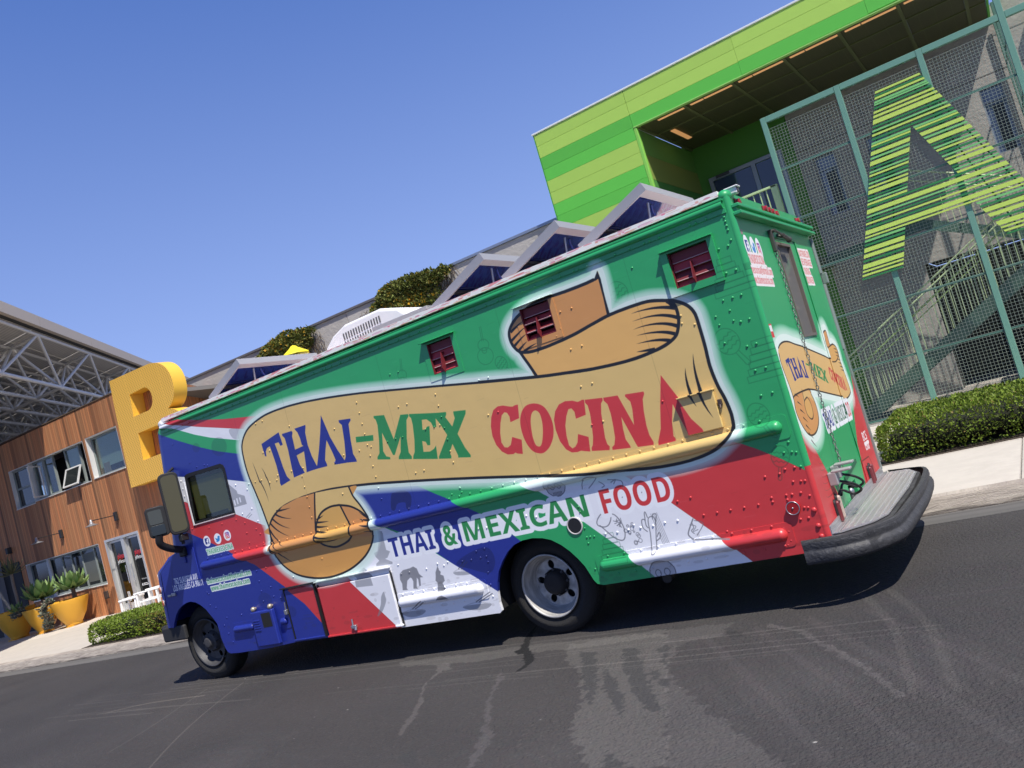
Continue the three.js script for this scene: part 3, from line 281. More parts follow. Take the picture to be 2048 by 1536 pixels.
  for (const [a, b, d] of [[[[-3.34,2.424]], [[-3.276,2.455]], [[-3.205,2.473]]], [[[-3.357,2.357]], [[-3.27,2.402]], [[-3.19,2.428]]], [[[-3.342,2.312]], [[-3.26,2.358]], [[-3.203,2.371]]], [[[-3.314,2.268]], [[-3.262,2.298]], [[-3.216,2.315]]], [[[-3.274,2.246]], [[-3.206,2.271]], [[-3.134,2.278]]]]) P.taper(a[0], b[0], d[0], 0.022, K1);
  P.taper([[-1.998,1.585]][0], [[-2.006,1.74]][0], [[-1.973,1.852]][0], 0.024, K1); P.taper([[-2.001,1.604]][0], [[-2.002,1.496]][0], [[-1.953,1.385]][0], 0.024, K1); P.taper([[-2.074,1.596]][0], [[-2.081,1.698]][0], [[-2.056,1.772]][0], 0.022, K1); P.taper([[-2.074,1.596]][0], [[-2.07,1.55]][0], [[-2.046,1.49]][0], 0.022, K1);
  // lower left roll
  P.fill([...roll, ...[[-6.559,1.457],[-6.481,1.518],[-6.323,1.6],[-6.096,1.636],[-5.86,1.637],[-5.438,1.605]]], C.brown, false); P.fill(roll, '#d2984f', true); P.fill([[-6.577,1.436],[-6.481,1.518],[-6.323,1.6],[-6.096,1.636],[-5.86,1.637],[-5.97,1.303],[-5.979,1.208],[-6.631,1.219]], C.brown);
  P.fill([[-5.857,1.639],[-5.657,1.628],[-5.437,1.609],[-5.414,1.602],[-5.399,1.515],[-5.345,1.423],[-5.293,1.309],[-5.339,1.353],[-5.469,1.433],[-5.599,1.473],[-5.785,1.461],[-5.925,1.379]], C.tan); P.fill([[-5.596,1.472],[-5.469,1.433],[-5.365,1.369],[-5.287,1.291],[-5.277,1.203],[-5.289,1.125],[-5.54,1.169],[-5.513,1.245],[-5.541,1.321]], C.brown, false);
  P.fill([[-5.596,1.472],[-5.713,1.477],[-5.841,1.445],[-5.927,1.373],[-5.962,1.302],[-5.973,1.217],[-5.928,1.164],[-5.842,1.123],[-5.762,1.107],[-5.678,1.115],[-5.588,1.139],[-5.536,1.18],[-5.513,1.245],[-5.541,1.321],[-5.563,1.395]], '#d4a557', true);
  for (const l of [[...[[-6.586,1.412],[-6.59,1.338],[-6.602,1.227],[-6.563,1.108],[-6.474,1.008],[-6.344,0.926],[-6.155,0.87],[-5.976,0.848],[-5.791,0.857],[-5.615,0.895],[-5.447,0.967],[-5.338,1.053],[-5.285,1.136],[-5.273,1.225],[-5.293,1.309],[-5.345,1.423],[-5.399,1.515],[-5.421,1.601]]], [[-5.861,1.634],[-5.902,1.519],[-5.971,1.303]], [[-5.596,1.472],[-5.468,1.435],[-5.364,1.371],[-5.29,1.292]], [[-5.585,1.467],[-5.563,1.395],[-5.541,1.321],[-5.513,1.245],[-5.535,1.179],[-5.588,1.139],[-5.678,1.115],[-5.762,1.107],[-5.842,1.123],[-5.928,1.164],[-5.973,1.217],[-5.962,1.302],[-5.927,1.373],[-5.841,1.445],[-5.713,1.477],[-5.596,1.472]]]) P.stroke(l, 0.018, K1);
  for (const [a, b, d] of [[[[-6.425,1.57]], [[-6.319,1.562]], [[-6.219,1.566]]], [[[-6.459,1.552]], [[-6.383,1.488]], [[-6.24,1.464]]], [[[-6.509,1.517]], [[-6.443,1.424]], [[-6.291,1.375]]], [[[-6.546,1.468]], [[-6.482,1.369]], [[-6.327,1.302]]], [[[-6.577,1.411]], [[-6.535,1.278]], [[-6.376,1.22]]], [[[-6.591,1.35]], [[-6.575,1.222]], [[-6.393,1.149]]], [[[-6.605,1.24]], [[-6.515,1.138]], [[-6.361,1.046]]], [[[-5.925,1.391]], [[-5.873,1.405]], [[-5.821,1.417]]], [[[-5.933,1.369]], [[-5.857,1.357]], [[-5.775,1.352]]], [[[-5.948,1.329]], [[-5.874,1.31]], [[-5.791,1.309]]], [[[-5.958,1.289]], [[-5.891,1.263]], [[-5.796,1.258]]], [[[-5.967,1.242]], [[-5.878,1.209]], [[-5.769,1.21]]], [[[-5.949,1.197]], [[-5.828,1.161]], [[-5.711,1.175]]], [[[-5.284,1.291]], [[-5.336,1.318]], [[-5.387,1.373]]], [[[-5.29,1.274]], [[-5.348,1.285]], [[-5.397,1.303]]], [[[-5.283,1.227]], [[-5.334,1.237]], [[-5.388,1.252]]], [[[-5.288,1.171]], [[-5.321,1.188]], [[-5.361,1.184]]]]) P.taper(a[0], b[0], d[0], 0.02, K1);
  P.stroke([...[[-6.604,1.265],[-6.581,1.424],[-6.593,1.514],[-6.614,1.656],[-6.647,1.815],[-6.681,1.974],[-6.689,2.141],[-6.663,2.289],[-6.553,2.403],[-6.399,2.46],[-6.202,2.492],[-5.882,2.49],[-5.519,2.455],[-5.061,2.386],[-4.636,2.306],[-4.111,2.202],[-3.743,2.128]]], 0.018, K1);
  P.taper([[-6.546,1.882]][0], [[-6.562,2.012]][0], [[-6.58,2.098]][0], 0.012, K1); P.taper([[-6.541,1.894]][0], [[-6.491,1.783]][0], [[-6.493,1.67]][0], 0.012, K1); P.taper([[-6.442,1.911]][0], [[-6.442,1.961]][0], [[-6.475,2.018]][0], 0.012, K1); P.taper([[-6.44,1.916]][0], [[-6.417,1.855]][0], [[-6.426,1.76]][0], 0.012, K1);
  title(P, (p) => p);
  // THAI & MEXICAN FOOD
  for (const pass of [0, 1]) for (const [t, a, b, col] of [['THAI', -5.14, -4.62, C.textBlue], ['&', -4.525, -4.385, C.textGreen], ['MEXICAN', -4.32, -3.085, C.textGreen], ['FOOD', -3.0, -2.41, C.textRed]]) P.text(t, [a, t === 'FOOD' ? 0.898 : 0.904], t === 'FOOD' ? 0.18 : 0.172, col, pass ? { width: b - a } : { width: b - a, outline: '#eef0f3', outW: 0.07 });
  // cab door print
  social(P, [[-7.548,1.464],[-7.372,1.46],[-7.214,1.469]], 0.056, 0.056);
  const small = (t, l, r, h, col, out) => P.text(t, l, h, col, { width: r[0] - l[0], outline: out, outW: 0.022 });
  small('THAIMEXCOCINA', [[-7.595,1.326]][0], [[-7.171,1.324]][0], 0.055, '#5fae7c', '#dfe9e2');
  small('thaimexcocina@hotmail.com', [[-7.712,1.032]][0], [[-7.002,1.036]][0], 0.05, '#3d9160', '#e3ebe5'); small('www.thaimexcocina.com', [[-7.67,0.95]][0], [[-7.052,0.953]][0], 0.05, '#3d9160', '#e3ebe5');
  small('762 SLAUSON AVE.', [[-8.248,1.1]][0], [[-7.818,1.097]][0], 0.062, '#e8e9ee'); small('LOS ANGELES CA 90011', [[-8.299,1.029]][0], [[-7.772,1.024]][0], 0.062, '#e8e9ee');
  // dust, scuffs and panel seams
  for (const a of [-2.27, -3.42, -4.72, -5.96, -6.68]) P.stroke([[a, 2.68], [a, 1.3]], 0.004, 'rgba(0,0,0,0.13)', false, false);
  for (const l of [[[-3.107,1.115],[-3.082,1.173],[-3.023,1.195],[-2.967,1.172],[-3.05,1.11]], [[-2.951,1.14],[-2.918,1.105],[-2.941,1.093]], [[-2.876,1.141],[-2.775,1.109],[-2.774,1.053]], [[-2.859,1.115],[-2.817,1.129],[-2.839,1.1]]]) P.stroke(l, 0.007, 'rgba(112,114,120,0.8)');
  P.stroke([[-8.664,1.128],[-8.244,1.36],[-8.256,1.2],[-8.314,1.014]], 0.006, 'rgba(10,12,50,0.5)'); P.stroke([[-7.748,1.482],[-7.787,1.257],[-7.803,1.176]], 0.006, 'rgba(10,12,50,0.6)');
  for (let i = 0; i < 500; i++) { x.fillStyle = rnd() < 0.5 ? 'rgba(255,255,255,0.05)' : 'rgba(0,0,0,0.05)'; x.fillRect(rnd() * 2048, rnd() * c.height, rr(2, 30), rr(0.6, 1.6)); }
  for (let i = 0; i < 420; i++) { const v = c.height - Math.pow(rnd(), 2) * 120; x.fillStyle = 'rgba(60,52,42,0.10)'; x.beginPath(); x.ellipse(rnd() * 2048, v, rr(2, 16), rr(1, 5), 0, 0, 7); x.fill(); }
  const t = tex(c); t.wrapS = t.wrapT = THREE.ClampToEdgeWrapping; return t;
}
const VX = -2.3, VY = 0.4, VW = 2.34, VH = 2.46; // rear: z from VX, y from VY
function rearWrap() {
  const s = 1400 / VH, [c, x] = canvas(Math.round(VW * s), 1400), P = painter(x, (a) => (VX + VW - a) * s, (b) => (VY + VH - b) * s, s);
  x.fillStyle = C.green; x.fillRect(0, 0, c.width, c.height);
  P.fill([...[[0.041,1.247],[-0.1,1.117],[-0.289,0.991]], ...[[-0.439,0.796],[-0.551,0.611],[-0.566,0.471]], [-0.2, 0.38], [0.05, 0.38], [0.05, 1.27]], C.red); P.fill([...[[-2.188,1.251],[-2.004,1.164],[-1.8,0.966],[-1.647,0.804]], ...[[-1.521,0.493],[-1.522,0.441]], [-1.6, 0.38], [-2.32, 0.38], [-2.32, 1.5]], C.red);
  const rib = [[-0.13,1.723],[-0.198,1.745],[-0.316,1.758],[-0.452,1.752],[-0.608,1.727],[-0.843,1.694],[-1.158,1.64],[-1.459,1.586],[-1.642,1.556],[-1.649,1.63],[-1.617,1.67],[-1.648,1.743],[-1.671,1.777],[-1.774,1.787],[-1.78,1.738],[-1.776,1.664],[-1.895,1.664],[-1.992,1.628],[-2.006,1.583],[-1.988,1.517],[-2.005,1.437],[-2.025,1.341],[-2.035,1.256],[-1.992,1.221],[-1.821,1.198],[-1.662,1.204],[-1.644,1.227],[-1.351,1.276],[-0.966,1.339],[-0.75,1.373],[-0.592,1.393]];
  const roll2 = [[-0.597,1.39],[-0.642,1.344],[-0.673,1.287],[-0.674,1.223],[-0.633,1.165],[-0.547,1.119],[-0.438,1.092],[-0.321,1.09],[-0.229,1.112],[-0.159,1.163],[-0.109,1.228],[-0.092,1.288],[-0.12,1.348],[-0.175,1.387]];
  const lf = [[-0.125,1.374],[-0.126,1.419],[-0.114,1.484],[-0.095,1.558],[-0.085,1.631],[-0.103,1.684]];
  const all = [...rib, ...roll2, ...lf, ...[[-0.088,1.651],[-0.097,1.694]]];
  P.glow(all, 0.26, '#e3f4e6', true, true); P.stroke(all, 0.11, '#e6f5e8', true, true); P.fill(all, '#e2b873', true);
  P.fill(roll2, '#d99a58', true); P.fill([[-0.414,1.406],[-0.578,1.391],[-0.642,1.344],[-0.673,1.287],[-0.551,1.339],[-0.42,1.334],[-0.346,1.3]], '#e2b873'); P.fill([[-0.495,1.344],[-0.392,1.327],[-0.356,1.285],[-0.356,1.238],[-0.394,1.205],[-0.455,1.189],[-0.514,1.209],[-0.542,1.254],[-0.539,1.307]], '#dfab5f', true);
  P.fill([[-1.671,1.777],[-1.773,1.786],[-1.78,1.738],[-1.772,1.662],[-1.659,1.646],[-1.632,1.706]], '#d99a58'); P.fill([[-1.671,1.645],[-1.893,1.662],[-1.992,1.628],[-1.985,1.573],[-1.922,1.538],[-1.793,1.516],[-1.67,1.523],[-1.649,1.561]], '#dfab5f', true);
  for (const l of [rib, roll2, lf]) P.stroke(l, 0.012, '#3a2a1c', l === roll2, true);
  for (const l of [[[-0.495,1.344],[-0.392,1.327],[-0.356,1.285],[-0.356,1.238],[-0.394,1.205],[-0.455,1.189],[-0.514,1.209],[-0.542,1.254],[-0.539,1.307],[-0.495,1.344]], [[-0.414,1.406],[-0.383,1.328]], [[-1.671,1.645],[-1.893,1.662],[-1.992,1.628],[-1.985,1.573],[-1.922,1.538],[-1.793,1.516],[-1.67,1.523]]]) P.stroke(l, 0.01, '#3a2a1c');
  for (let i = 0; i < 7; i++) { P.taper([[-0.188,1.395]].map(([a, b]) => [a - i * 0.012, b - i * 0.055])[0], [[-0.233,1.386]].map(([a, b]) => [a - i * 0.012, b - i * 0.06])[0], [[-0.284,1.381]].map(([a, b]) => [a - i * 0.012, b - i * 0.06 - 0.02])[0], 0.014, '#3a2a1c'); P.taper([[-1.968,1.613]].map(([a, b]) => [a - i * 0.006, b - i * 0.032])[0], [[-1.916,1.624]].map(([a, b]) => [a - i * 0.006, b - i * 0.032])[0], [[-1.858,1.63]].map(([a, b]) => [a - i * 0.006, b - i * 0.032])[0], 0.012, '#3a2a1c'); }
  const box2 = (k) => { const pts = LETTERS[k].flat(), xs = pts.map((p) => p[0]), ys = pts.map((p) => p[1]); return [Math.min(...xs), Math.max(...xs), Math.min(...ys), Math.max(...ys)]; };
  const BB = { blue: box2('blue'), green: box2('green'), red: box2('red') }, Q = { blue: [[-0.205,1.657],[-0.697,1.635],[-0.246,1.479]], green: [[-0.739,1.614],[-1.326,1.527],[-0.763,1.452]], red: [[-1.457,1.5],[-1.94,1.415],[-1.424,1.333]] };
  title(P, (p, k) => { const [a, b, d, e] = BB[k], u = (p[0] - a) / (b - a), v = (e - p[1]) / (e - d), [A, B2, D2] = Q[k]; return [A[0] + (B2[0] - A[0]) * u + (D2[0] - A[0]) * v, A[1] + (B2[1] - A[1]) * u + (D2[1] - A[1]) * v]; });
  const word = (t, a, b, h, col, out, ow = 0.03) => { const rot = Math.atan2(-(b[1] - a[1]), -(b[0] - a[0])); P.text(t, a, h, col, { width: Math.hypot(b[0] - a[0], b[1] - a[1]), outline: out, outW: ow, rot }); };
  { const a = [[-0.782,1.066]][0], b = [[-1.796,1.051]][0], at = (t) => [a[0] + (b[0] - a[0]) * t, a[1] + (b[1] - a[1]) * t]; for (const pass of [0, 1]) for (const [t, u, v, col] of [['THAI', 0, 0.3, C.textBlue], ['&', 0.35, 0.44, '#2d6a46'], ['MEXICA', 0.48, 0.83, '#2d6a46'], ['OD', 0.85, 1, C.textRed]]) word(t, at(u), at(v), 0.12, col, pass ? null : '#f2f4f4', 0.07); }
  social(P, [[-0.129,2.439],[-0.275,2.435],[-0.417,2.434]], 0.062, 0.085);
  for (const [t, l, r, h] of [['THAIMEXCOCINA', [[-0.086,2.32]], [[-0.447,2.321]], 0.065], ['thaimexcocina@hotmail.com', [[0.036,2.25]], [[-0.582,2.245]], 0.055], ['www.thaimexcocina.com', [[-0.014,2.178]], [[-0.535,2.176]], 0.055], ['WATERMELON', [[-1.636,2.43]], [[-2.045,2.437]], 0.06], ['BEVERAGE', [[-1.636,2.36]], [[-2.028,2.359]], 0.06], ['DINING', [[-1.634,2.278]], [[-1.883,2.279]], 0.06], ['DINNER', [[-1.659,2.2]], [[-1.913,2.201]], 0.06]]) word(t, l[0], r[0], h, '#d9605c', '#f6ecea', 0.035);
  P.fill([[0.036,2.106],[-0.065,2.111],[-0.059,2.052],[0.041,2.047]], '#3f8fe0'); P.fill([[-0.038,2.555],[-0.117,2.561],[-0.113,2.525],[-0.041,2.522]], '#8f7d78'); P.fill([[0.031,1.894],[-0.127,1.893],[-0.127,1.799],[0.035,1.798]], '#d9413a'); P.fill([[-0.043,1.883],[-0.124,1.884],[-0.122,1.841],[-0.043,1.84]], '#f4eeec'); P.fill([[-0.013,1.927],[-0.041,1.931],[-0.043,1.904],[-0.011,1.903]], '#f0e6dc'); P.fill([[-0.034,1.749],[-0.07,1.75],[-0.069,1.737],[-0.033,1.736]], '#f4f4f0');
  word('BCS', [[-1.93,0.801]][0], [[-2.124,0.799]][0], 0.075, '#f6ecea'); P.stroke([[-1.942,0.778],[-2.128,0.774]], 0.03, '#f6ecea', false, false); word('0508', [[-1.926,0.725]][0], [[-2.115,0.715]][0], 0.07, '#f6ecea');
  x.strokeStyle = 'rgba(20,90,40,0.35)'; x.lineWidth = 2; for (let i = 0; i < 8; i++) { const [u, v] = P.q([-0.36, 1.0 - i * 0.045]); x.beginPath(); x.ellipse(u, v, (0.07 + i * 0.012) * s, 14, 0, 0, 3.2); x.stroke(); }
  for (const l of [[[-0.775,1.064],[-0.682,0.809],[-0.584,0.632],[-0.542,0.494]], [[-1.596,0.95],[-1.615,0.694],[-1.538,0.503]]]) P.stroke(l, 0.006, 'rgba(10,60,30,0.6)', false, false);
  P.stroke([[-1.631,0.681],[-1.946,0.67],[-2.097,0.48]], 0.01, 'rgba(90,20,18,0.85)', false, false); P.stroke([[-0.251,0.667],[-0.46,0.663]], 0.005, 'rgba(120,30,28,0.6)', false, false); P.stroke([[-0.4,0.714],[-0.39,0.616]], 0.004, 'rgba(120,30,28,0.6)', false, false);
  const t = tex(c); t.wrapS = t.wrapT = THREE.ClampToEdgeWrapping; return t;
}

// ---------- the food truck ----------
const TR = thing('food_truck', 'green, red, white and blue food truck with a scroll banner parked at the kerb', 'food truck', [-4.7, 0, -1.13]);
{
  const wrapMap = sideWrap(), rearMap = rearWrap();
  const wrap = new THREE.MeshPhysicalMaterial({ map: wrapMap, roughness: 0.42, clearcoat: 0.25, clearcoatRoughness: 0.25, bumpMap: again(G1, 3, 1.2), bumpScale: 0.004 });
  const rearM = new THREE.MeshPhysicalMaterial({ map: rearMap, roughness: 0.42, clearcoat: 0.25, clearcoatRoughness: 0.25 });
  const green = M(0.026, 0.34, 0.125, 0.45), darkGreen = M(0.012, 0.11, 0.045, 0.6), blueM = M(0.016, 0.03, 0.25, 0.4), redM = M(0.58, 0.043, 0.045, 0.45), white = M(0.78, 0.78, 0.78, 0.5), black = M(0.012, 0.012, 0.013, 0.6), rubber = M(0.022, 0.022, 0.023, 0.75), steel = M(0.42, 0.42, 0.43, 0.35, { metalness: 0.8 }), dark = M(0.01, 0.01, 0.01, 0.9), lampRed = new THREE.MeshPhysicalMaterial({ color: lin(0.33, 0.012, 0.016), roughness: 0.25, clearcoat: 0.6 }), amber = new THREE.MeshPhysicalMaterial({ color: lin(0.62, 0.17, 0.05), roughness: 0.3, clearcoat: 0.5 }), brass = M(0.5, 0.42, 0.3, 0.4, { metalness: 0.6 });
  const UV = (g) => uvBy(g, 'x', 'y', WX, WY, WW, WH), UR = (g) => uvBy(g, 'z', 'y', VX, VY, -VW, VH);
  const UR2 = (g) => { UR(g); const u = g.attributes.uv; for (let i = 0; i < u.count; i++) u.setX(i, u.getX(i) + 1); return g; };

  // side panel with wheel arches and openings
  const outline = [[-8.5, 0.655], ...[[-8.454,0.648],[-8.419,0.704],[-8.355,0.782],[-8.28,0.838],[-8.198,0.87],[-8.122,0.887],[-8.053,0.889],[-7.975,0.87],[-7.906,0.833],[-7.837,0.777],[-7.788,0.713],[-7.747,0.661],[-7.714,0.611],[-7.707,0.527],[-7.707,0.465],[-7.69,0.386],[-7.676,0.338],[-7.651,0.3],[-7.617,0.286],[-7.478,0.28]], [-7.0, 0.282], [-6.6, 0.302], [-5.19, 0.288], [-4.2, 0.287], ...[[-4.159,0.285],[-4.134,0.303],[-4.137,0.371],[-4.126,0.453],[-4.102,0.533],[-4.06,0.62],[-3.997,0.694],[-3.925,0.76],[-3.849,0.804],[-3.756,0.826],[-3.659,0.828],[-3.569,0.812],[-3.496,0.785],[-3.42,0.732],[-3.36,0.673],[-3.308,0.605],[-3.267,0.54],[-3.245,0.48],[-3.226,0.427],[-3.204,0.395],[-3.154,0.378]], [-3.0, 0.378], [-1.63, 0.376], [-1.6, 0.425], [-1.46, 0.445], [-1.46, 2.79], [-7.85, 2.77], [-7.9, 2.45], [-8.08, 1.42], [-8.2, 1.4], [-8.44, 1.27]];
  const s = shapeOf(outline);
  const VENTS = [[-4.16, -3.902, 2.307, 2.567], [-3.212, -2.946, 2.31, 2.565], [-1.95, -1.655, 2.308, 2.56]];
  for (const [a, b, c, d] of VENTS) s.holes.push(shapeOf([[a, c], [a, d], [b, d], [b, c]]));
  const CAB = [[-7.683, 1.666], [-7.655, 1.9], [-7.633, 2.167], [-7.6, 2.178], [-7.552, 2.181], [-7.06, 2.172], [-7.02, 2.15], [-7.005, 2.115], [-7.019, 1.662]];
  s.holes.push(new THREE.Path(CAB.map((p) => new THREE.Vector2(...p))));
  part(TR, 'side_panel', UV(prism(s, -0.03, 0)), wrap);
  // nose and rounded front corners, then the far side and the floor
  const rows = [[0.655, -8.5], [0.9, -8.485], [1.15, -8.465], [1.25, -8.45], [1.275, -8.43], [1.34, -8.3], [1.4, -8.2], [1.425, -8.08], [1.75, -8.02], [2.1, -7.955], [2.45, -7.9], [2.62, -7.875], [2.72, -7.855], [2.775, -7.8]];
  {
    const pos = [], uv = [], idx = [], R = 0.17, N = 9, cols = [];
    for (let i = 0; i < N; i++) { const a = i / (N - 1) * Math.PI / 2; cols.push([-R * Math.sin(a), -R * (1 - Math.cos(a))]); }
    for (let i = N - 1; i >= 0; i--) cols.push([cols[i][0], -2.27 - cols[i][1]]);
    rows.forEach(([y, xf]) => cols.forEach(([dx, z], j) => { const x = xf + (y < 1.3 ? dx : dx * 0.9); pos.push(x, y, z); uv.push((Math.max(x, -8.76) - WX) / WW, (y - WY) / WH); }));
    for (let r = 0; r < rows.length - 1; r++) for (let j = 0; j < cols.length - 1; j++) { const a = r * cols.length + j, b = a + cols.length; idx.push(a, b, a + 1, b, b + 1, a + 1); }
    const g = new THREE.BufferGeometry(); g.setAttribute('position', new THREE.Float32BufferAttribute(pos, 3)); g.setAttribute('uv', new THREE.Float32BufferAttribute(uv, 2)); g.setIndex(idx); g.computeVertexNormals();
    part(TR, 'nose', g, new THREE.MeshPhysicalMaterial({ map: wrapMap, roughness: 0.42, clearcoat: 0.25, side: THREE.DoubleSide }));
  }
  part(TR, 'windscreen', new THREE.PlaneGeometry(1.8, 0.78).rotateY(-Math.PI / 2).rotateZ(-0.17).translate(-8.155, 1.95, -1.13), new THREE.MeshPhysicalMaterial({ color: lin(0.03, 0.035, 0.035), roughness: 0.05 }));
  part(TR, 'far_side_panel', prism(shapeOf(outline.map(([a, b]) => [a, Math.max(b, 0.4)])), -2.27, -2.24), green);
  part(TR, 'floor', merge([box(-8.4, -1.47, 0.46, 0.5, -2.24, -0.63), box(-7.59, -4.21, 0.46, 0.5, -0.63, -0.032), box(-3.11, -1.47, 0.46, 0.5, -0.63, -0.032), box(-8.1, -1.6, 0.38, 0.46, -1.7, -1.6), box(-8.1, -1.6, 0.38, 0.46, -0.75, -0.65), box(-6.6, -5.2, 0.34, 0.46, -0.55, -0.06), box(-3.0, -2.0, 0.36, 0.46, -1.5, -0.8), bar(v3(-3.73, 0.4, -2.0), v3(-3.73, 0.4, -0.5), 0.06), bar(v3(-8.12, 0.38, -2), v3(-8.12, 0.38, -0.5), 0.05)]), dark);
  part(TR, 'wheel_well', merge([box(-4.2, -3.15, 0.46, 0.88, -0.62, -0.6), box(-4.2, -3.15, 0.86, 0.88, -0.6, -0.03), box(-8.46, -7.6, 0.46, 0.94, -0.62, -0.6), box(-8.46, -7.6, 0.92, 0.94, -0.6, -0.03), box(-4.2, -4.17, 0.3, 0.88, -0.6, -0.031), box(-3.15, -3.12, 0.42, 0.88, -0.6, -0.031), box(-7.62, -7.6, 0.32, 0.92, -0.6, -0.031)]), dark);
  part(TR, 'exhaust_pipe', merge([bar(v3(-2.66, 0.345, -0.05), v3(-2.7, 0.345, -0.6), 0.036, 16), bar(v3(-2.7, 0.345, -0.6), v3(-2.9, 0.37, -1.0), 0.036)]), black);
  // roof and its peeling edge
  {
    const [c, x] = canvas(1024, 64); x.fillStyle = '#efeae6'; x.fillRect(0, 0, 1024, 64);
    for (let i = 0; i < 150; i++) { const a = rnd() * 1024; x.fillStyle = `rgba(${200 + rr(0, 30) | 0},${90 + rr(0, 60) | 0},${100 + rr(0, 50) | 0},${rr(0.25, 0.8)})`; x.save(); x.translate(a, rnd() * 64); x.rotate(rr(-0.1, 0.1)); x.beginPath(); x.ellipse(0, 0, rr(2, 26), rr(1, 9), 0, 0, 7); x.fill(); x.restore(); }
    const em = new THREE.MeshStandardMaterial({ map: tex(c), roughness: 0.7 });
    const g = merge([box(-7.8, -1.5, 2.805, 2.845, -0.045, -0.005), box(-7.8, -1.5, 2.805, 2.84, -2.26, -0.045)]); uvCube(g, 1); const u = g.attributes.uv, p = g.attributes.position; for (let i = 0; i < u.count; i++) u.setXY(i, (p.getX(i) + 8) / 2.6, (p.getY(i) - 2.8) / 0.05 + p.getZ(i) * 8);
    part(TR, 'roof', g, em, 'white roof with peeling red paint');
    part(TR, 'roof_corner', new THREE.SphereGeometry(0.06, 16, 10).scale(1.3, 0.8, 1).translate(-7.83, 2.79, -0.055), new THREE.MeshPhysicalMaterial({ color: lin(0.7, 0.7, 0.7), roughness: 0.45 }));
  }
  part(TR, 'drip_rail', UV(merge([bev(-7.82, -1.475, 2.682, 2.722, 0, 0.009, 0.003, 1), new THREE.CylinderGeometry(0.028, 0.028, 6.33, 14).rotateZ(Math.PI / 2).translate(-4.65, 2.745, 0.004), box(-7.82, -1.475, 2.768, 2.776, -0.02, 0.026)])), wrap);
  part(TR, 'rear_corner_post', merge([new THREE.CylinderGeometry(0.03, 0.03, 2.36, 14).translate(-1.462, 1.625, -0.028), new THREE.SphereGeometry(0.055, 16, 12).scale(0.9, 0.8, 0.9).translate(-1.47, 2.8, -0.045)]), new THREE.MeshPhysicalMaterial({ map: wrapMap, roughness: 0.42, clearcoat: 0.25 }));
  { const g = TR.children.at(-1).geometry; UV(g); const u = g.attributes.uv; for (let i = 0; i < u.count; i++) u.setX(i, (-1.5 - WX) / WW); }
  // pressed ribs with their flanges
  const rib = (x0, x1, y, r) => { const g = new THREE.CapsuleGeometry(r, x1 - x0 - 2 * r, 8, 20).rotateZ(Math.PI / 2).scale(1, 1, 1.05).translate((x0 + x1) / 2, y, 0.002); return UV(g); };
  const flange = (x0, x1, y0, y1) => UV(prism(rrect(x0, x1, y0, y1, 0.035), 0, 0.005));
  for (const [x0, x1, y, r] of [[-7.72, -1.53, 1.222, 0.047], [-3.135, -1.7, 0.522, 0.047], [-5.185, -4.25, 0.505, 0.047], [-7.46, -7.14, 0.52, 0.034], [-6.745, -6.645, 0.52, 0.034]]) {
    const b = part(TR, 'side_rib', rib(x0, x1, y, r), wrap); const m = shade(new THREE.Mesh(flange(x0 - 0.03, x1 + 0.04, y - r - 0.04, y + r + 0.03), wrap)); m.name = 'flange'; b.add(m);
  }
  // rivets
  {
    const dome = new THREE.SphereGeometry(0.0095, 8, 4, 0, Math.PI * 2, 0, Math.PI / 2).rotateX(Math.PI / 2), L = [];
    const put = (x, y, z = 0, k = 1) => L.push(dome.clone().scale(k, k, k * 0.8).translate(x, y, z));
    for (let x = -7.7; x < -1.5; x += 0.117) { put(x, 2.694, 0.009); if (rnd() < 0.2) put(x + 0.04, 2.694, 0.009); }
    for (let x = -7.6; x < -1.6; x += 0.112) put(x, 1.286, 0.005);
    for (let x = -3.05; x < -1.75; x += 0.14) { put(x, 0.588, 0.005); put(x + 0.05, 0.447, 0.005); } for (let x = -5.12; x < -4.3; x += 0.12) { put(x, 0.572, 0.005); put(x + 0.04, 0.43, 0.005); }
    for (const [x, y] of [[-2.391,0.879],[-2.288,0.886],[-2.231,0.748],[-2.131,0.748],[-2.033,0.747],[-1.935,0.746],[-1.835,0.746],[-1.736,0.775],[-1.736,0.746],[-1.636,0.773],[-1.637,0.741],[-1.545,0.671],[-1.522,0.666],[-1.738,0.919],[-1.638,0.919],[-1.567,0.85],[-1.517,0.844],[-1.491,0.841],[-1.49,0.74],[-2.1,0.607],[-1.57,1.048],[-1.519,1.042],[-1.492,1.034],[-1.491,0.938],[-2.775,0.775],[-2.727,0.747],[-2.825,0.748],[-2.92,0.746],[-2.53,0.749],[-2.431,0.745],[-2.626,0.743],[-3.02,0.75],[-1.738,0.56],[-1.716,0.56],[-1.688,0.534],[-1.691,0.473],[-1.718,0.447],[-1.834,0.454]]) put(x, y);
    for (const [x, y] of [[-1.49,0.644],[-1.492,0.539],[-1.491,0.468]]) put(x, y, 0, 1.9);
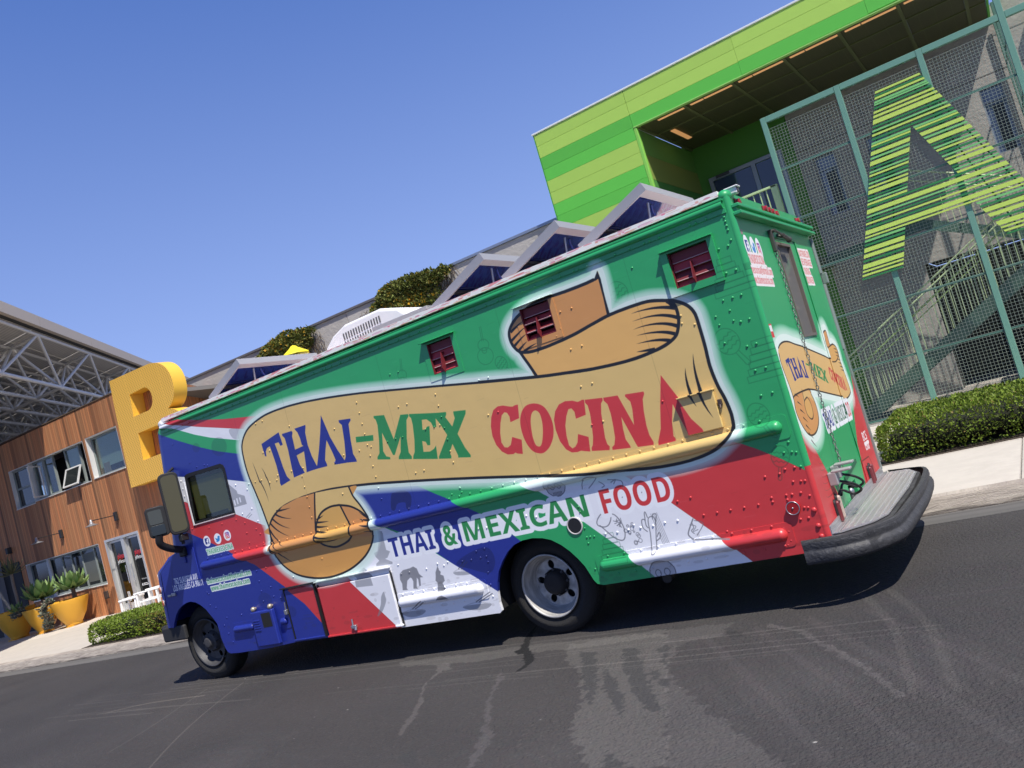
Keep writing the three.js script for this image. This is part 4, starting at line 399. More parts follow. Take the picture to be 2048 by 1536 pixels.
    for (const [x, y] of [...[[-5.069,2.308],[-5.069,2.213],[-5.07,2.112],[-5.072,2.019],[-5.074,1.92],[-5.037,1.895],[-5.184,1.894],[-5.075,1.821],[-5.076,1.726],[-5.075,1.629],[-4.621,2.152],[-4.523,2.152],[-4.205,2.152],[-4.205,2.054],[-4.207,1.958],[-4.206,1.864],[-4.207,1.764],[-4.212,1.665],[-4.211,1.569],[-4.627,1.568],[-4.532,1.569],[-4.307,1.896],[-4.243,1.897],[-4.401,1.898],[-4.743,1.897],[-4.662,1.894],[-4.841,1.895],[-5.965,1.719],[-5.963,1.821],[-6.307,1.857],[-6.277,1.898],[-6.409,1.854],[-6.516,1.901],[-6.397,2.441],[-6.298,2.444],[-5.958,2.31],[-5.409,2.149],[-5.381,1.896],[-5.509,1.854],[-6.082,1.898],[-5.922,1.894],[-5.515,1.562],[-5.972,1.527],[-5.975,1.427],[-5.982,1.031],[-5.968,1.622],[-5.08,1.528],[-5.079,1.428],[-4.213,1.35],[-4.208,1.312],[-4.618,2.441],[-4.523,2.438],[-3.748,2.15],[-6.607,1.904],[-6.299,2.15],[-6.397,2.151]], ...[[-2.873,2.442],[-2.774,2.439],[-2.777,2.148],[-2.874,2.147],[-2.781,1.858],[-2.878,1.859],[-2.781,1.565],[-2.879,1.562],[-2.909,2.322],[-2.958,2.276],[-1.98,2.126],[-1.989,2.072],[-1.903,2.038],[-1.645,2.323],[-1.667,2.132],[-1.748,2.043],[-1.643,2.053],[-1.739,1.982],[-1.74,1.854],[-1.639,1.981],[-3.654,2.145],[-2.287,1.589],[-3.651,1.859],[-3.75,1.859]], ...[[-4.657,0.777],[-4.789,0.752],[-4.593,0.752],[-4.545,0.774],[-4.394,0.756],[-4.299,0.754],[-4.226,0.814],[-4.139,0.823],[-4.2,0.757],[-4.139,0.758],[-4.138,0.711],[-4.166,0.628],[-4.174,0.527],[-4.181,0.429],[-4.986,0.752],[-5.082,0.751],[-5.09,0.833],[-3.182,0.753],[-3.153,0.752],[-3.118,0.749],[-3.183,0.707],[-3.187,0.507],[-3.181,0.99],[-3.18,0.95],[-3.179,0.823],[-3.082,1.116],[-4.211,1.312],[-4.314,1.315],[-4.217,1.354],[-4.058,0.985],[-4.141,0.99],[-3.658,1.01],[-3.571,0.984]], ...[[-6.926,0.747],[-6.762,0.774],[-6.67,0.75],[-6.917,0.849],[-6.769,0.871],[-6.913,1.052],[-6.916,0.948],[-7.537,0.654],[-7.301,0.656],[-7.569,0.491],[-7.606,0.58],[-7.534,0.398],[-7.136,0.649],[-7.666,0.776],[-7.752,0.813],[-7.745,0.948],[-7.727,0.929],[-6.914,1.441],[-6.766,1.455],[-6.726,1.399],[-6.915,1.342],[-6.712,1.307],[-6.768,1.065],[-6.423,0.921],[-7.732,1.627],[-7.65,1.644]], ...[[-7.46,1.594],[-7.248,1.594],[-7.021,1.596],[-6.905,1.542],[-7.719,2.142],[-7.719,2.058],[-7.725,1.979],[-6.899,1.932],[-6.75,1.855],[-6.707,1.901],[-6.754,1.661],[-6.906,1.637],[-6.712,1.527],[-7.705,2.538],[-7.505,2.297],[-7.416,2.23],[-7.245,2.21],[-7.288,2.223]], ...[[-2.226,2.561]]]) put(x, y, 0, 0.9);
    for (const X of [-1.53, -1.6]) for (let y = 0.6; y < 2.6; y += 0.17) { if (Math.abs(y - 1.24) < 0.1) continue; put(X + rr(-0.01, 0.01), y, 0, 1.05); }
    for (const X of [-1.5]) for (const y of [2.66, 2.63, 2.6, 2.57, 2.5]) put(X, y);
    const m = part(TR, 'rivets', UV(merge(L)), wrap); m.userData.kind = 'stuff';
  }
  // louvred vents
  for (const [a, b, c, d] of VENTS) {
    const maroon = M(0.16, 0.016, 0.022, 0.55), pale = M(0.5, 0.3, 0.3, 0.7), pinkM = M(0.42, 0.045, 0.055, 0.6);
    const V = part(TR, 'vent', merge([box(a - 0.002, b + 0.002, c - 0.002, d + 0.002, -0.13, -0.12)]), dark);
    const add = (n, g, m) => { const q = shade(new THREE.Mesh(g, m)); q.name = n; V.add(q); };
    add('frame', merge([box(a, a + 0.008, c, d, -0.118, 0.002), box(b - 0.008, b, c, d, -0.118, 0.002), box(a + 0.008, b - 0.008, c, c + 0.008, -0.118, 0.002)]), maroon);
    const last = a > -2;
    for (let i = 0; i < 4; i++) { const y = d - 0.03 - i * 0.066, mid = a > -3.5 && a < -2.5, g = box(a + 0.01, b - 0.01, -0.034, 0.034, -0.004, 0.004).rotateX(mid && i > 0 ? -0.85 : i === 0 ? -0.1 : -0.42).translate(0, y - 0.01, -0.028); add('slat', g, i > 0 && i !== 2 ? pinkM : maroon); add('slat_edge', box(a + 0.012, b - 0.012, -0.037, -0.032, -0.003, 0.005).rotateX(mid && i > 0 ? -0.85 : i === 0 ? -0.1 : -0.42).translate(0, y - 0.01, -0.028), pale); }
    add('centre_blade', prism(shapeOf([[-0.052, d - 0.09], [0.016, d - 0.1], [0.05, c + 0.03], [0.016, c - 0.012], [0, c + 0.02]]), -0.003, 0.003).rotateY(-Math.PI / 2).translate((a + b) / 2, 0, 0), maroon);
    add('surround', UV(prism((() => { const o = rrect(a - 0.05, b + 0.045, c - 0.05, d + 0.03, 0.004); o.holes.push(shapeOf([[a, c], [a, d], [b, d], [b, c]])); return o; })(), 0, last ? 0.022 : 0.004)), wrap);
    add('hood', UV(prism(shapeOf([[0, d + 0.032], [0.05, d + 0.02], [0.048, d + 0.015], [0, d + 0.025]]), a - 0.052, b + 0.04).rotateY(-Math.PI / 2).scale(-1, 1, 1).translate(0, 0, 0)), wrap);
    const h = V.children.at(-1).geometry; { const p = h.attributes.position; let lo = 9, hi = -9; for (let i = 0; i < p.count; i++) { lo = Math.min(lo, p.getX(i)); hi = Math.max(hi, p.getX(i)); } h.translate((a + b) / 2 - (lo + hi) / 2, 0, 0); let z0 = 9; for (let i = 0; i < p.count; i++) z0 = Math.min(z0, p.getZ(i)); h.translate(0, 0, -z0); UV(h); h.computeVertexNormals(); }
  }
  // cab window
  {
    const W = part(TR, 'cab_window', (() => { const o = new THREE.Shape(CAB.map(([x, y]) => new THREE.Vector2((x + 7.34) * 1.03 - 7.34, (y - 1.92) * 1.05 + 1.92))); o.holes.push(new THREE.Path(CAB.map(([x, y]) => new THREE.Vector2((x + 7.34) * 0.93 - 7.34, (y - 1.92) * 0.9 + 1.92)))); return prism(o, -0.02, 0.004); })(), black);
    const add = (n, g, m) => { const q = shade(new THREE.Mesh(g, m)); q.name = n; W.add(q); };
    add('pane', prism(new THREE.Shape(CAB.map(([x, y]) => new THREE.Vector2((x + 7.34) * 0.95 - 7.34, (y - 1.92) * 0.93 + 1.92))), -0.014, -0.01), new THREE.MeshPhysicalMaterial({ color: lin(0.62, 0.66, 0.5), roughness: 0.03, transmission: 1, thickness: 0 }));
    add('cab_partition', bev(-7.62, -7.04, 1.7, 2.1, -0.04, -0.028, 0.005), M(0.42, 0.34, 0.15, 0.9)); add('seat_back', bev(-7.5, -7.13, 1.6, 1.73, -0.026, -0.02, 0.003, 1), dark);
    add('trim', bev(-7.69, -7.668, 1.66, 2.12, 0, 0.008, 0.003, 1), white); add('sill', bev(-7.69, -7.02, 1.652, 1.664, 0, 0.01, 0.003, 1), M(0.6, 0.5, 0.5, 0.5));
  }
  part(TR, 'cab_interior', merge([box(-8, -6.9, 0.5, 2.7, -2.2, -2.19), box(-6.9, -6.88, 0.5, 2.75, -2.2, -0.04), box(-7.62, -7.2, 0.9, 1.62, -0.8, -0.4)]), M(0.05, 0.045, 0.035, 0.9));
  // hatch on the scroll, lower doors, inlet cover
  {
    const H = [[-2.169,1.581],[-1.905,1.573],[-1.909,1.304],[-2.166,1.312]];
    const ht = part(TR, 'side_hatch', UV(merge([bev(-2.165, -1.907, 1.308, 1.577, 0.002, 0.03, 0.006, 1)])), wrap); const add = (n, g, m) => { const q = shade(new THREE.Mesh(g, m)); q.name = n; ht.add(q); };
    add('hinge_flap', UV(bev(-2.175, -1.9, 1.572, 1.582, 0, 0.05, 0.003, 1)), wrap); add('lock', merge([bev(-1.897, -1.87, 1.455, 1.5, 0, 0.03, 0.006), bar(v3(-1.884, 1.47, 0.02), v3(-1.884, 1.44, 0.035), 0.008)]), M(0.1, 0.07, 0.06, 0.5, { metalness: 0.6 }));
    const cd = part(TR, 'locker_door', UV(merge([bev(-6.11, -5.205, 0.318, 0.775, 0.004, 0.034, 0.006, 1)])), wrap); const add2 = (n, g, m) => { const q = shade(new THREE.Mesh(g, m)); q.name = n; cd.add(q); };
    add2('top_flap', UV(merge([box(-6.13, -5.185, 0.78, 0.832, 0.001, 0.006), box(-6.13, -5.185, 0.828, 0.836, 0, 0.045)])), wrap); add2('gasket', merge([box(-5.203, -5.188, 0.3, 0.8, 0, 0.012), box(-6.122, -6.112, 0.3, 0.8, 0, 0.02)]), black); add2('latch', merge([bar(v3(-5.76, 0.44, 0.045), v3(-5.76, 0.36, 0.055), 0.008), bev(-5.785, -5.725, 0.355, 0.385, 0.03, 0.06, 0.006), bar(v3(-5.73, 0.37, 0.05), v3(-5.73, 0.34, 0.06), 0.012)]), steel);
    add2('bottom_lip', UV(bev(-6.12, -5.19, 0.306, 0.322, 0.004, 0.045, 0.004, 1)), wrap);
    const bd = part(TR, 'locker_door', UV(merge([bev(-6.58, -6.17, 0.325, 0.81, 0.003, 0.018, 0.005, 1)])), wrap); const add3 = (n, g, m) => { const q = shade(new THREE.Mesh(g, m)); q.name = n; bd.add(q); };
    add3('top_flap', UV(box(-6.615, -6.14, 0.825, 0.836, 0, 0.04)), black); add3('gasket', merge([box(-6.6, -6.588, 0.33, 0.82, 0, 0.016), box(-6.165, -6.155, 0.32, 0.82, 0, 0.03)]), black); add3('latch', merge([bev(-6.635, -6.6, 0.58, 0.63, 0.004, 0.04, 0.008), bar(v3(-6.61, 0.62, 0.03), v3(-6.6, 0.7, 0.03), 0.006)]), steel); add3('bottom_lip', UV(bev(-6.6, -6.17, 0.315, 0.33, 0.003, 0.03, 0.004, 1)), wrap);
    const ic = part(TR, 'power_inlet_cover', UV(merge([bev(-7.105, -6.785, 0.318, 0.665, 0.008, 0.055, 0.012, 2)])), wrap); const add4 = (n, g, m) => { const q = shade(new THREE.Mesh(g, m)); q.name = n; ic.add(q); };
    add4('opening', box(-6.95, -6.815, 0.5, 0.64, 0.05, 0.0565), dark); for (let i = 0; i < 5; i++) add4('louvre', UV(bev(-7.08, -6.99, 0.475 + i * 0.024, 0.487 + i * 0.024, 0.054, 0.063, 0.003, 1)), wrap);
    for (const X of [-7.07, -6.82]) add4('hinge_bolt', merge([new THREE.SphereGeometry(0.026, 12, 8).translate(X, 0.69, 0.03), bar(v3(X, 0.69, 0), v3(X, 0.69, 0.03), 0.016)]), brass);
  }
  { const f = part(TR, 'fuel_filler', merge([new THREE.CylinderGeometry(0.062, 0.062, 0.006, 28).rotateX(Math.PI / 2).translate(-3.255, 0.856, 0.004)]), black); const r = shade(new THREE.Mesh(new THREE.TorusGeometry(0.063, 0.007, 8, 30).translate(-3.255, 0.856, 0.004), M(0.5, 0.48, 0.46, 0.6))); r.name = 'rim'; f.add(r); }
  { const f = part(TR, 'side_reflector', new THREE.CylinderGeometry(0.042, 0.046, 0.025, 28).rotateX(Math.PI / 2).translate(-1.613, 0.684, 0.0125), lampRed); for (const [n, g, m] of [['rim', new THREE.TorusGeometry(0.043, 0.0035, 8, 30).translate(-1.613, 0.684, 0.024), steel], ['screw', new THREE.SphereGeometry(0.007, 10, 6).translate(-1.613, 0.684, 0.026), steel]]) { const q = shade(new THREE.Mesh(g, m)); q.name = n; f.add(q); } }
  for (const [x, y] of [[-8.546,1.076],[-8.545,0.928]]) { const f = part(TR, 'marker_lamp', new THREE.CylinderGeometry(0.03, 0.036, 0.02, 20).rotateX(Math.PI / 2).rotateY(-0.3).translate(x + 0.01, y, -0.008), amber); const q = shade(new THREE.Mesh(new THREE.TorusGeometry(0.035, 0.006, 8, 24).rotateY(-0.3).translate(x + 0.01, y, -0.008), M(0.4, 0.36, 0.4, 0.5))); q.name = 'rim'; f.add(q); }
  part(TR, 'hood_latch', merge([bev(-8.33, -8.26, 0.985, 1.02, 0, 0.02, 0.006), bev(-8.40, -8.345, 0.985, 1.01, 0, 0.018, 0.006)]), steel);
  part(TR, 'door_hinge', merge([bev(-7.83, -7.79, 1.1, 1.42, 0, 0.012, 0.004, 1), bar(v3(-7.785, 1.1, 0.01), v3(-7.785, 1.44, 0.01), 0.008), bev(-7.99, -7.95, 1.3, 1.45, 0, 0.014, 0.005)]), blueM);
  part(TR, 'front_bumper', merge([bev(-8.74, -8.6, 0.5, 0.68, -2.2, -0.03, 0.03, 3), bev(-8.7, -8.3, 0.5, 0.66, -0.06, -0.012, 0.02, 3)]), rubber);
  // mirrors on one bracket
  {
    const mm = part(TR, 'wing_mirror', merge([pipe([v3(-7.95, 1.44, 0), v3(-7.93, 1.46, 0.08), v3(-7.9, 1.5, 0.2), v3(-7.88, 1.57, 0.3), v3(-7.85, 1.66, 0.31)], 0.038, 12), bev(-7.99, -7.9, 1.37, 1.48, -0.005, 0.05, 0.02), bar(v3(-7.76, 2.24, 0.13), v3(-7.8, 2.3, 0.0), 0.014), bar(v3(-7.79, 1.5, 0.1), v3(-7.79, 2.25, 0.12), 0.018), bev(-7.8, -7.74, 1.53, 1.6, 0.05, 0.14, 0.012)]), black);
    const add = (n, g, m) => { const q = shade(new THREE.Mesh(g, m)); q.name = n; mm.add(q); };
    const glass = M(0.075, 0.069, 0.036, 0.3), housing = (sh, z0, z1) => prism(sh, z0, z1, { bevelEnabled: true, bevelSize: 0.01, bevelThickness: 0.012, bevelSegments: 3, curveSegments: 8 });
    const turn = 1.0, put = (g, x, y, z) => g.rotateY(turn).rotateZ(0.0).translate(x, y, z); // facing back along the truck and a little outwards
    add('main_housing', put(housing(rrect(-0.09, 0.09, -0.315, 0.315, 0.06), -0.05, 0), -7.745, 1.935, 0.13), black); add('main_glass', put(prism(rrect(-0.075, 0.078, -0.295, 0.295, 0.05), 0.012, 0.016), -7.745, 1.935, 0.13), glass);
    add('small_housing', put(housing(rrect(-0.085, 0.095, -0.145, 0.15, 0.035), -0.06, 0), -7.86, 1.79, 0.29), black); add('small_glass', put(prism(rrect(-0.07, 0.06, -0.02, 0.125, 0.02), 0.012, 0.016), -7.86, 1.79, 0.29), M(0.06, 0.066, 0.06, 0.25));
    add('convex_glass', put(prism(rrect(-0.07, 0.065, -0.13, -0.035, 0.016), 0.012, 0.02, { bevelEnabled: true, bevelSize: 0.004, bevelThickness: 0.006 }), -7.86, 1.79, 0.29), new THREE.MeshPhysicalMaterial({ color: lin(0.02, 0.025, 0.025), roughness: 0.06 }));
  }
  // wheels
  const tyreProfile = (R, r, w) => [[r, 0], [r + 0.02, -0.012], [r + 0.06, -0.03], [R - 0.07, -0.028], [R - 0.03, -0.012], [R - 0.01, 0.01], [R, 0.03], [R, w - 0.03], [R - 0.03, w], [r, w]].map(([a, b]) => new THREE.Vector2(a, b));
  const rimMat = new THREE.MeshStandardMaterial({ map: tinted(G2, [0.44, 0.43, 0.41], 0.45), roughness: 0.55, metalness: 0.35 });
  const darkRim = new THREE.MeshStandardMaterial({ map: tinted(G2, [0.07, 0.07, 0.075], 0.4), roughness: 0.6, metalness: 0.3 });
  const tyreMat = new THREE.MeshStandardMaterial({ color: lin(0.022, 0.021, 0.02), roughness: 0.85, bumpMap: again(G3, 6, 2), bumpScale: 0.004 });
  function wheel(x, z, deep, rm, label) {
    const W = partGroup(TR, 'wheel', label), at = (g) => g.rotateX(-Math.PI / 2).translate(x, 0.402, z), add = (n, g, m) => { const q = shade(new THREE.Mesh(g, m)); q.name = n; W.add(q); };
    const spin = (pts, n = 48) => new THREE.LatheGeometry(pts.map(([a, b]) => new THREE.Vector2(a, b)), n);
    const tread = []; for (const t of [0.05, 0.1, 0.15]) for (let i = 0; i < 56; i++) tread.push(box(-0.016, 0.016, -0.003, 0.006, -0.02, 0.02).translate(0, 0.4, 0).rotateZ(i / 56 * Math.PI * 2).translate(0, 0, -t).rotateX(Math.PI / 2));
    add('tyre', at(merge([new THREE.LatheGeometry(tyreProfile(0.402, 0.255, 0.2), 56), ...tread])), tyreMat);
    if (deep) { // dished rear rim, hand holes, dark hub well
      const disc = new THREE.Shape(); disc.absarc(0, 0, 0.198, 0, Math.PI * 2); for (let i = 0; i < 5; i++) { const h = new THREE.Path(); const a = i / 5 * Math.PI * 2 + 0.42; h.absellipse(Math.cos(a) * 0.148, Math.sin(a) * 0.148, 0.036, 0.029, 0, Math.PI * 2, false, a); disc.holes.push(h); } const hub = new THREE.Path(); hub.absarc(0, 0, 0.1, 0, Math.PI * 2); disc.holes.push(hub);
      add('rim', merge([at(spin([[0.258, -0.016], [0.262, -0.03], [0.25, -0.034], [0.243, -0.02], [0.236, 0.01], [0.222, 0.03], [0.215, 0.05], [0.21, 0.09], [0.196, 0.1], [0.196, 0.11], [0.21, 0.115]])), prism(disc, -0.115, -0.105, { curveSegments: 20 }).translate(x, 0.402, z)]), rm);
      add('hub', at(spin([[0.1, 0.104], [0.104, 0.09], [0.112, 0.088], [0.112, 0.1], [0.098, 0.105], [0.092, 0.06], [0.085, 0.03], [0.06, 0.022], [0, 0.02]], 32)), M(0.02, 0.018, 0.018, 0.8)); add('brake_drum', at(spin([[0.2, 0.16], [0, 0.16]], 24)), dark);
      for (let i = 0; i < 8; i++) { const a = i / 8 * Math.PI * 2; add('wheel_nut', new THREE.CylinderGeometry(0.011, 0.012, 0.025, 6).rotateX(Math.PI / 2).translate(x + Math.cos(a) * 0.106, 0.402 + Math.sin(a) * 0.106, z - 0.092), darkRim); }
    } else {
      const disc = new THREE.Shape(); disc.absarc(0, 0, 0.2, 0, Math.PI * 2); for (let i = 0; i < 5; i++) { const h = new THREE.Path(); const a = i / 5 * Math.PI * 2 + 0.1; h.absellipse(Math.cos(a) * 0.158, Math.sin(a) * 0.158, 0.034, 0.026, 0, Math.PI * 2, false, a); disc.holes.push(h); }
      add('rim', merge([at(spin([[0.258, -0.016], [0.262, -0.03], [0.25, -0.034], [0.243, -0.02], [0.232, 0.01], [0.215, 0.04], [0.2, 0.05], [0.2, 0.07]])), prism(disc, -0.055, -0.045, { curveSegments: 20 }).translate(x, 0.402, z)]), rm);
      add('hub', at(spin([[0.115, 0.046], [0.112, 0.03], [0.1, 0.0], [0.09, -0.012], [0.06, -0.014], [0.055, -0.04], [0.04, -0.046], [0, -0.046]], 32)), M(0.05, 0.048, 0.05, 0.7)); add('brake_drum', at(spin([[0.2, 0.12], [0, 0.12]], 24)), dark);
      for (let i = 0; i < 8; i++) { const a = i / 8 * Math.PI * 2; add('wheel_nut', new THREE.CylinderGeometry(0.012, 0.013, 0.03, 6).rotateX(Math.PI / 2).translate(x + Math.cos(a) * 0.098, 0.402 + Math.sin(a) * 0.098, z - 0.0), darkRim); }
    }
  }
  wheel(-3.73, -0.19, true, rimMat, 'rear wheel with a worn silver dished rim'); wheel(-8.13, -0.17, false, darkRim, 'front wheel with a dark grey rim');
  for (const [x, z] of [[-3.73, -1.9], [-8.13, -1.9]]) part(TR, 'far_wheel', merge([new THREE.LatheGeometry(tyreProfile(0.402, 0.2, 0.2), 32).rotateX(-Math.PI / 2).translate(x, 0.402, z), new THREE.CylinderGeometry(0.21, 0.21, 0.05, 24).rotateX(Math.PI / 2).translate(x, 0.402, z - 0.1)]), tyreMat);
  // rear wall and door
  const X = -1.44, rs = new THREE.Shape(); { const a = [[0.02, 0.44], [2.25, 0.44], [2.25, 2.68], [2.2, 2.74], [2.12, 2.78], [1.98, 2.815], [0.02, 2.815]]; a.forEach((p, i) => (i ? rs.lineTo(...p) : rs.moveTo(...p))); }
  rs.holes.push(shapeOf([[0.825, 0.485], [1.62, 0.485], [1.62, 2.56], [0.825, 2.56]]));
  const toRear = (g, dx = 0) => g.rotateY(Math.PI / 2).translate(X + dx, 0, 0); // shape x runs towards -z
  part(TR, 'rear_panel', UR2(toRear(prism(rs, -0.03, 0))), rearM);
  {
    const ds = shapeOf([[0.831, 0.49], [1.614, 0.49], [1.614, 2.554], [0.831, 2.554]]); ds.holes.push(shapeOf([[0.965, 1.78], [1.385, 1.78], [1.385, 2.508], [0.965, 2.508]])); ds.holes.push(shapeOf([[0.9, 0.49], [1.2, 0.49], [1.2, 0.615], [0.9, 0.615]]));
    const D = part(TR, 'rear_door', UR2(toRear(prism(ds, -0.03, -0.004))), rearM); const add = (n, g, m) => { const q = shade(new THREE.Mesh(g, m)); q.name = n; D.add(q); };
    const frame = (w) => { const o = shapeOf([[0.95, 1.765], [1.4, 1.765], [1.4, 2.523], [0.95, 2.523]]); o.holes.push(shapeOf([[0.95 + w, 1.765 + w], [1.4 - w, 1.765 + w], [1.4 - w, 2.523 - w], [0.95 + w, 2.523 - w]])); return o; };
    add('window_frame', toRear(prism(frame(0.022), -0.03, 0.006)), M(0.14, 0.12, 0.1, 0.6));
    add('window_pane', toRear(prism(shapeOf([[0.966, 1.781], [1.384, 1.781], [1.384, 2.507], [0.966, 2.507]]), -0.022, -0.018)), new THREE.MeshPhysicalMaterial({ color: lin(0.8, 0.78, 0.75), roughness: 0.4, transmission: 0.9, thickness: 0, specularIntensity: 0.15, ior: 1.2 }));
    add('window_blind', toRear(prism(shapeOf([[0.966, 1.781], [1.384, 1.781], [1.384, 2.507], [0.966, 2.507]]), -0.09, -0.08)), M(0.115, 0.1, 0.085, 0.9)); add('window_bar', merge([toRear(prism(shapeOf([[0.968, 2.24], [1.382, 2.24], [1.382, 2.275], [0.968, 2.275]]), -0.078, -0.065)), toRear(prism(shapeOf([[0.968, 2.0], [1.382, 2.0], [1.382, 2.03], [0.968, 2.03]]), -0.078, -0.065)), toRear(prism(shapeOf([[1.16, 1.8], [1.2, 1.8], [1.2, 1.93], [1.16, 1.93]]), -0.078, -0.07))]), M(0.27, 0.24, 0.2, 0.8));
    add('step_hole', merge([toRear(prism(shapeOf([[0.9, 0.49], [1.2, 0.49], [1.2, 0.615], [0.9, 0.615]]), -0.16, -0.15)), box(X - 0.16, X - 0.004, 0.485, 0.49, -1.2, -0.9)]), dark); add('tow_eye', merge([new THREE.SphereGeometry(0.028, 14, 10).translate(X - 0.03, 0.55, -1.07), bar(v3(X - 0.03, 0.49, -1.07), v3(X - 0.03, 0.55, -1.07), 0.016)]), steel);
    add('door_strip', UR2(toRear(merge([prism(shapeOf([[1.604, 0.49], [1.64, 0.49], [1.64, 2.56], [1.604, 2.56]]), 0, 0.004)]))), rearM);
    add('patch_plate', toRear(prism(shapeOf([[0.86, 0.655], [1.4, 0.71], [1.4, 0.74], [0.86, 0.69]]), 0, 0.006)), darkGreen);
  }
  { // chain-like hinge cover down the door edge
    const L = []; for (let y = 0.78; y < 2.5; y += 0.03) L.push(new THREE.TorusGeometry(0.009, 0.0035, 5, 9).scale(1, 1.5, 1).rotateY((Math.round(y / 0.03) % 2) * 1.4).translate(X + 0.012, y, -0.835));
    part(TR, 'door_chain', merge(L), M(0.2, 0.22, 0.2, 0.5, { metalness: 0.5 })).userData.kind = 'stuff';
    const cl = part(TR, 'door_closer', merge([bev(X, X + 0.03, 2.43, 2.6, -0.83, -0.8, 0.006), bar(v3(X + 0.05, 2.585, -0.82), v3(X + 0.06, 2.555, -0.98), 0.009), bar(v3(X + 0.06, 2.555, -0.98), v3(X + 0.055, 2.535, -1.18), 0.017), new THREE.SphereGeometry(0.024, 10, 8).translate(X + 0.055, 2.532, -1.18), bar(v3(X, 2.58, -1.06), v3(X + 0.06, 2.54, -1.06), 0.012), bar(v3(X, 2.585, -0.82), v3(X + 0.05, 2.585, -0.82), 0.014)]), M(0.09, 0.085, 0.075, 0.5, { metalness: 0.4 }));
  }
  part(TR, 'rear_drip_rail', merge([bev(X, X + 0.055, 2.7, 2.725, -2.285, -0.01, 0.006), box(X, X + 0.03, 2.672, 2.7, -2.27, -0.02), bev(X, X + 0.06, 2.648, 2.672, -2.285, -0.01, 0.006)]), green);
  part(TR, 'far_corner_trim', merge([bar(v3(X + 0.005, 2.3, -2.265), v3(X + 0.005, 2.62, -2.265), 0.018), bev(X, X + 0.05, 2.2, 2.3, -2.31, -2.26, 0.008), bar(v3(X, 1.6, -2.265), v3(X, 2.2, -2.265), 0.022), bev(X - 0.01, X + 0.02, 0.5, 1.6, -2.275, -2.25, 0.006)]), M(0.2, 0.24, 0.22, 0.5));
  for (const [z, y] of [[-0.175, 2.752], [-0.9, 2.772], [-1.0, 2.768], [-1.1, 2.765], [-1.21, 2.758], [-1.94, 2.762]]) { const l = part(TR, 'clearance_lamp', new THREE.CylinderGeometry(0.026, 0.03, 0.03, 16).rotateZ(-Math.PI / 2).translate(X + 0.015, y, z), lampRed); const q = shade(new THREE.Mesh(bev(X, X + 0.01, y - 0.03, y + 0.03, z - 0.045, z + 0.045, 0.004), M(0.25, 0.03, 0.03, 0.5))); q.name = 'base'; l.add(q); }
  { const cm = part(TR, 'rear_camera', merge([bev(-1.47, -1.39, 2.8, 2.845, -0.14, -0.075, 0.01), bev(-1.47, -1.375, 2.842, 2.852, -0.145, -0.065, 0.004), box(-1.47, -1.445, 2.76, 2.81, -0.125, -0.09)]), white); const q = shade(new THREE.Mesh(merge([new THREE.TorusGeometry(0.015, 0.005, 8, 20).rotateY(Math.PI / 2).translate(-1.388, 2.822, -0.108), new THREE.CylinderGeometry(0.011, 0.011, 0.01, 16).rotateZ(Math.PI / 2).translate(-1.388, 2.822, -0.108)]), M(0.08, 0.08, 0.08, 0.4))); q.name = 'lens'; cm.add(q); }
  for (const [z, y0, y1] of [[-0.352, 0.462, 0.625], [-0.425, 0.47, 0.65], [-1.74, 0.455, 0.62], [-1.815, 0.465, 0.63]]) { const l = part(TR, 'tail_lamp', new THREE.CapsuleGeometry(0.018, y1 - y0 - 0.05, 6, 12).translate(X + 0.018, (y0 + y1) / 2, z), z === -0.425 ? M(0.45, 0.36, 0.3, 0.3) : M(0.16, 0.03, 0.035, 0.3)); const q = shade(new THREE.Mesh(new THREE.CapsuleGeometry(0.03, y1 - y0 - 0.05, 6, 14).scale(0.5, 1, 1).translate(X + 0.004, (y0 + y1) / 2, z), black)); q.name = 'gasket'; l.add(q); }
  for (const z of [-0.42, -0.55]) { const y = z === -0.42 ? 0.755 : 0.78; const l = part(TR, 'trailer_socket', merge([bev(X, X + 0.06, y - 0.04, y + 0.05, z - 0.04, z + 0.04, 0.008), bev(X + 0.03, X + 0.16, y + 0.045, y + 0.062, z - 0.035, z + 0.04, 0.006)]), M(0.36, 0.36, 0.36, 0.5, { metalness: 0.3 })); const q = shade(new THREE.Mesh(pipe([v3(X + 0.05, y - 0.02, z - 0.02), v3(X + 0.13, y - 0.06, z - 0.05), v3(X + 0.16, y - 0.12, z - 0.12), v3(X + 0.1, y - 0.15, z - 0.16), v3(X + 0.03, y - 0.1, z - 0.1), v3(X + 0.02, y - 0.16, z + 0.02)], 0.009, 8, 40), black)); q.name = 'cable_loop'; l.add(q); }
  // step bumper: rubber nosing round a ribbed aluminium tread
  {
    const plan = (o) => [[-1.62 - o * 0.2, 0.035 + o], [-1.42, 0.03 + o], [-1.26, -0.03 + o * 0.9], [-1.14 + o * 0.9, -0.16 + o * 0.5], [-1.07 + o, -0.36], [-1.04 + o, -1.3], [-1.07 + o, -2.0], [-1.14 + o * 0.9, -2.2 - o * 0.5], [-1.42, -2.36 - o]];
    const ringPath = new THREE.CatmullRomCurve3(plan(0).map(([a, b]) => v3(a, 0, b)), false, 'catmullrom', 0.35);
    const prof = new THREE.Shape([[-0.075, -0.075], [-0.085, -0.02], [-0.065, 0.0], [-0.09, 0.03], [-0.085, 0.062], [-0.05, 0.075], [0.06, 0.075], [0.06, -0.075]].map((p) => new THREE.Vector2(...p)));
    const pos = [], idx = [], N = 60, pr = [[0.0, 0.075], [0.045, 0.072], [0.06, 0.055], [0.062, 0.03], [0.045, 0.012], [0.05, -0.002], [0.075, -0.012], [0.085, -0.035], [0.075, -0.065], [0.05, -0.085], [-0.02, -0.09]];
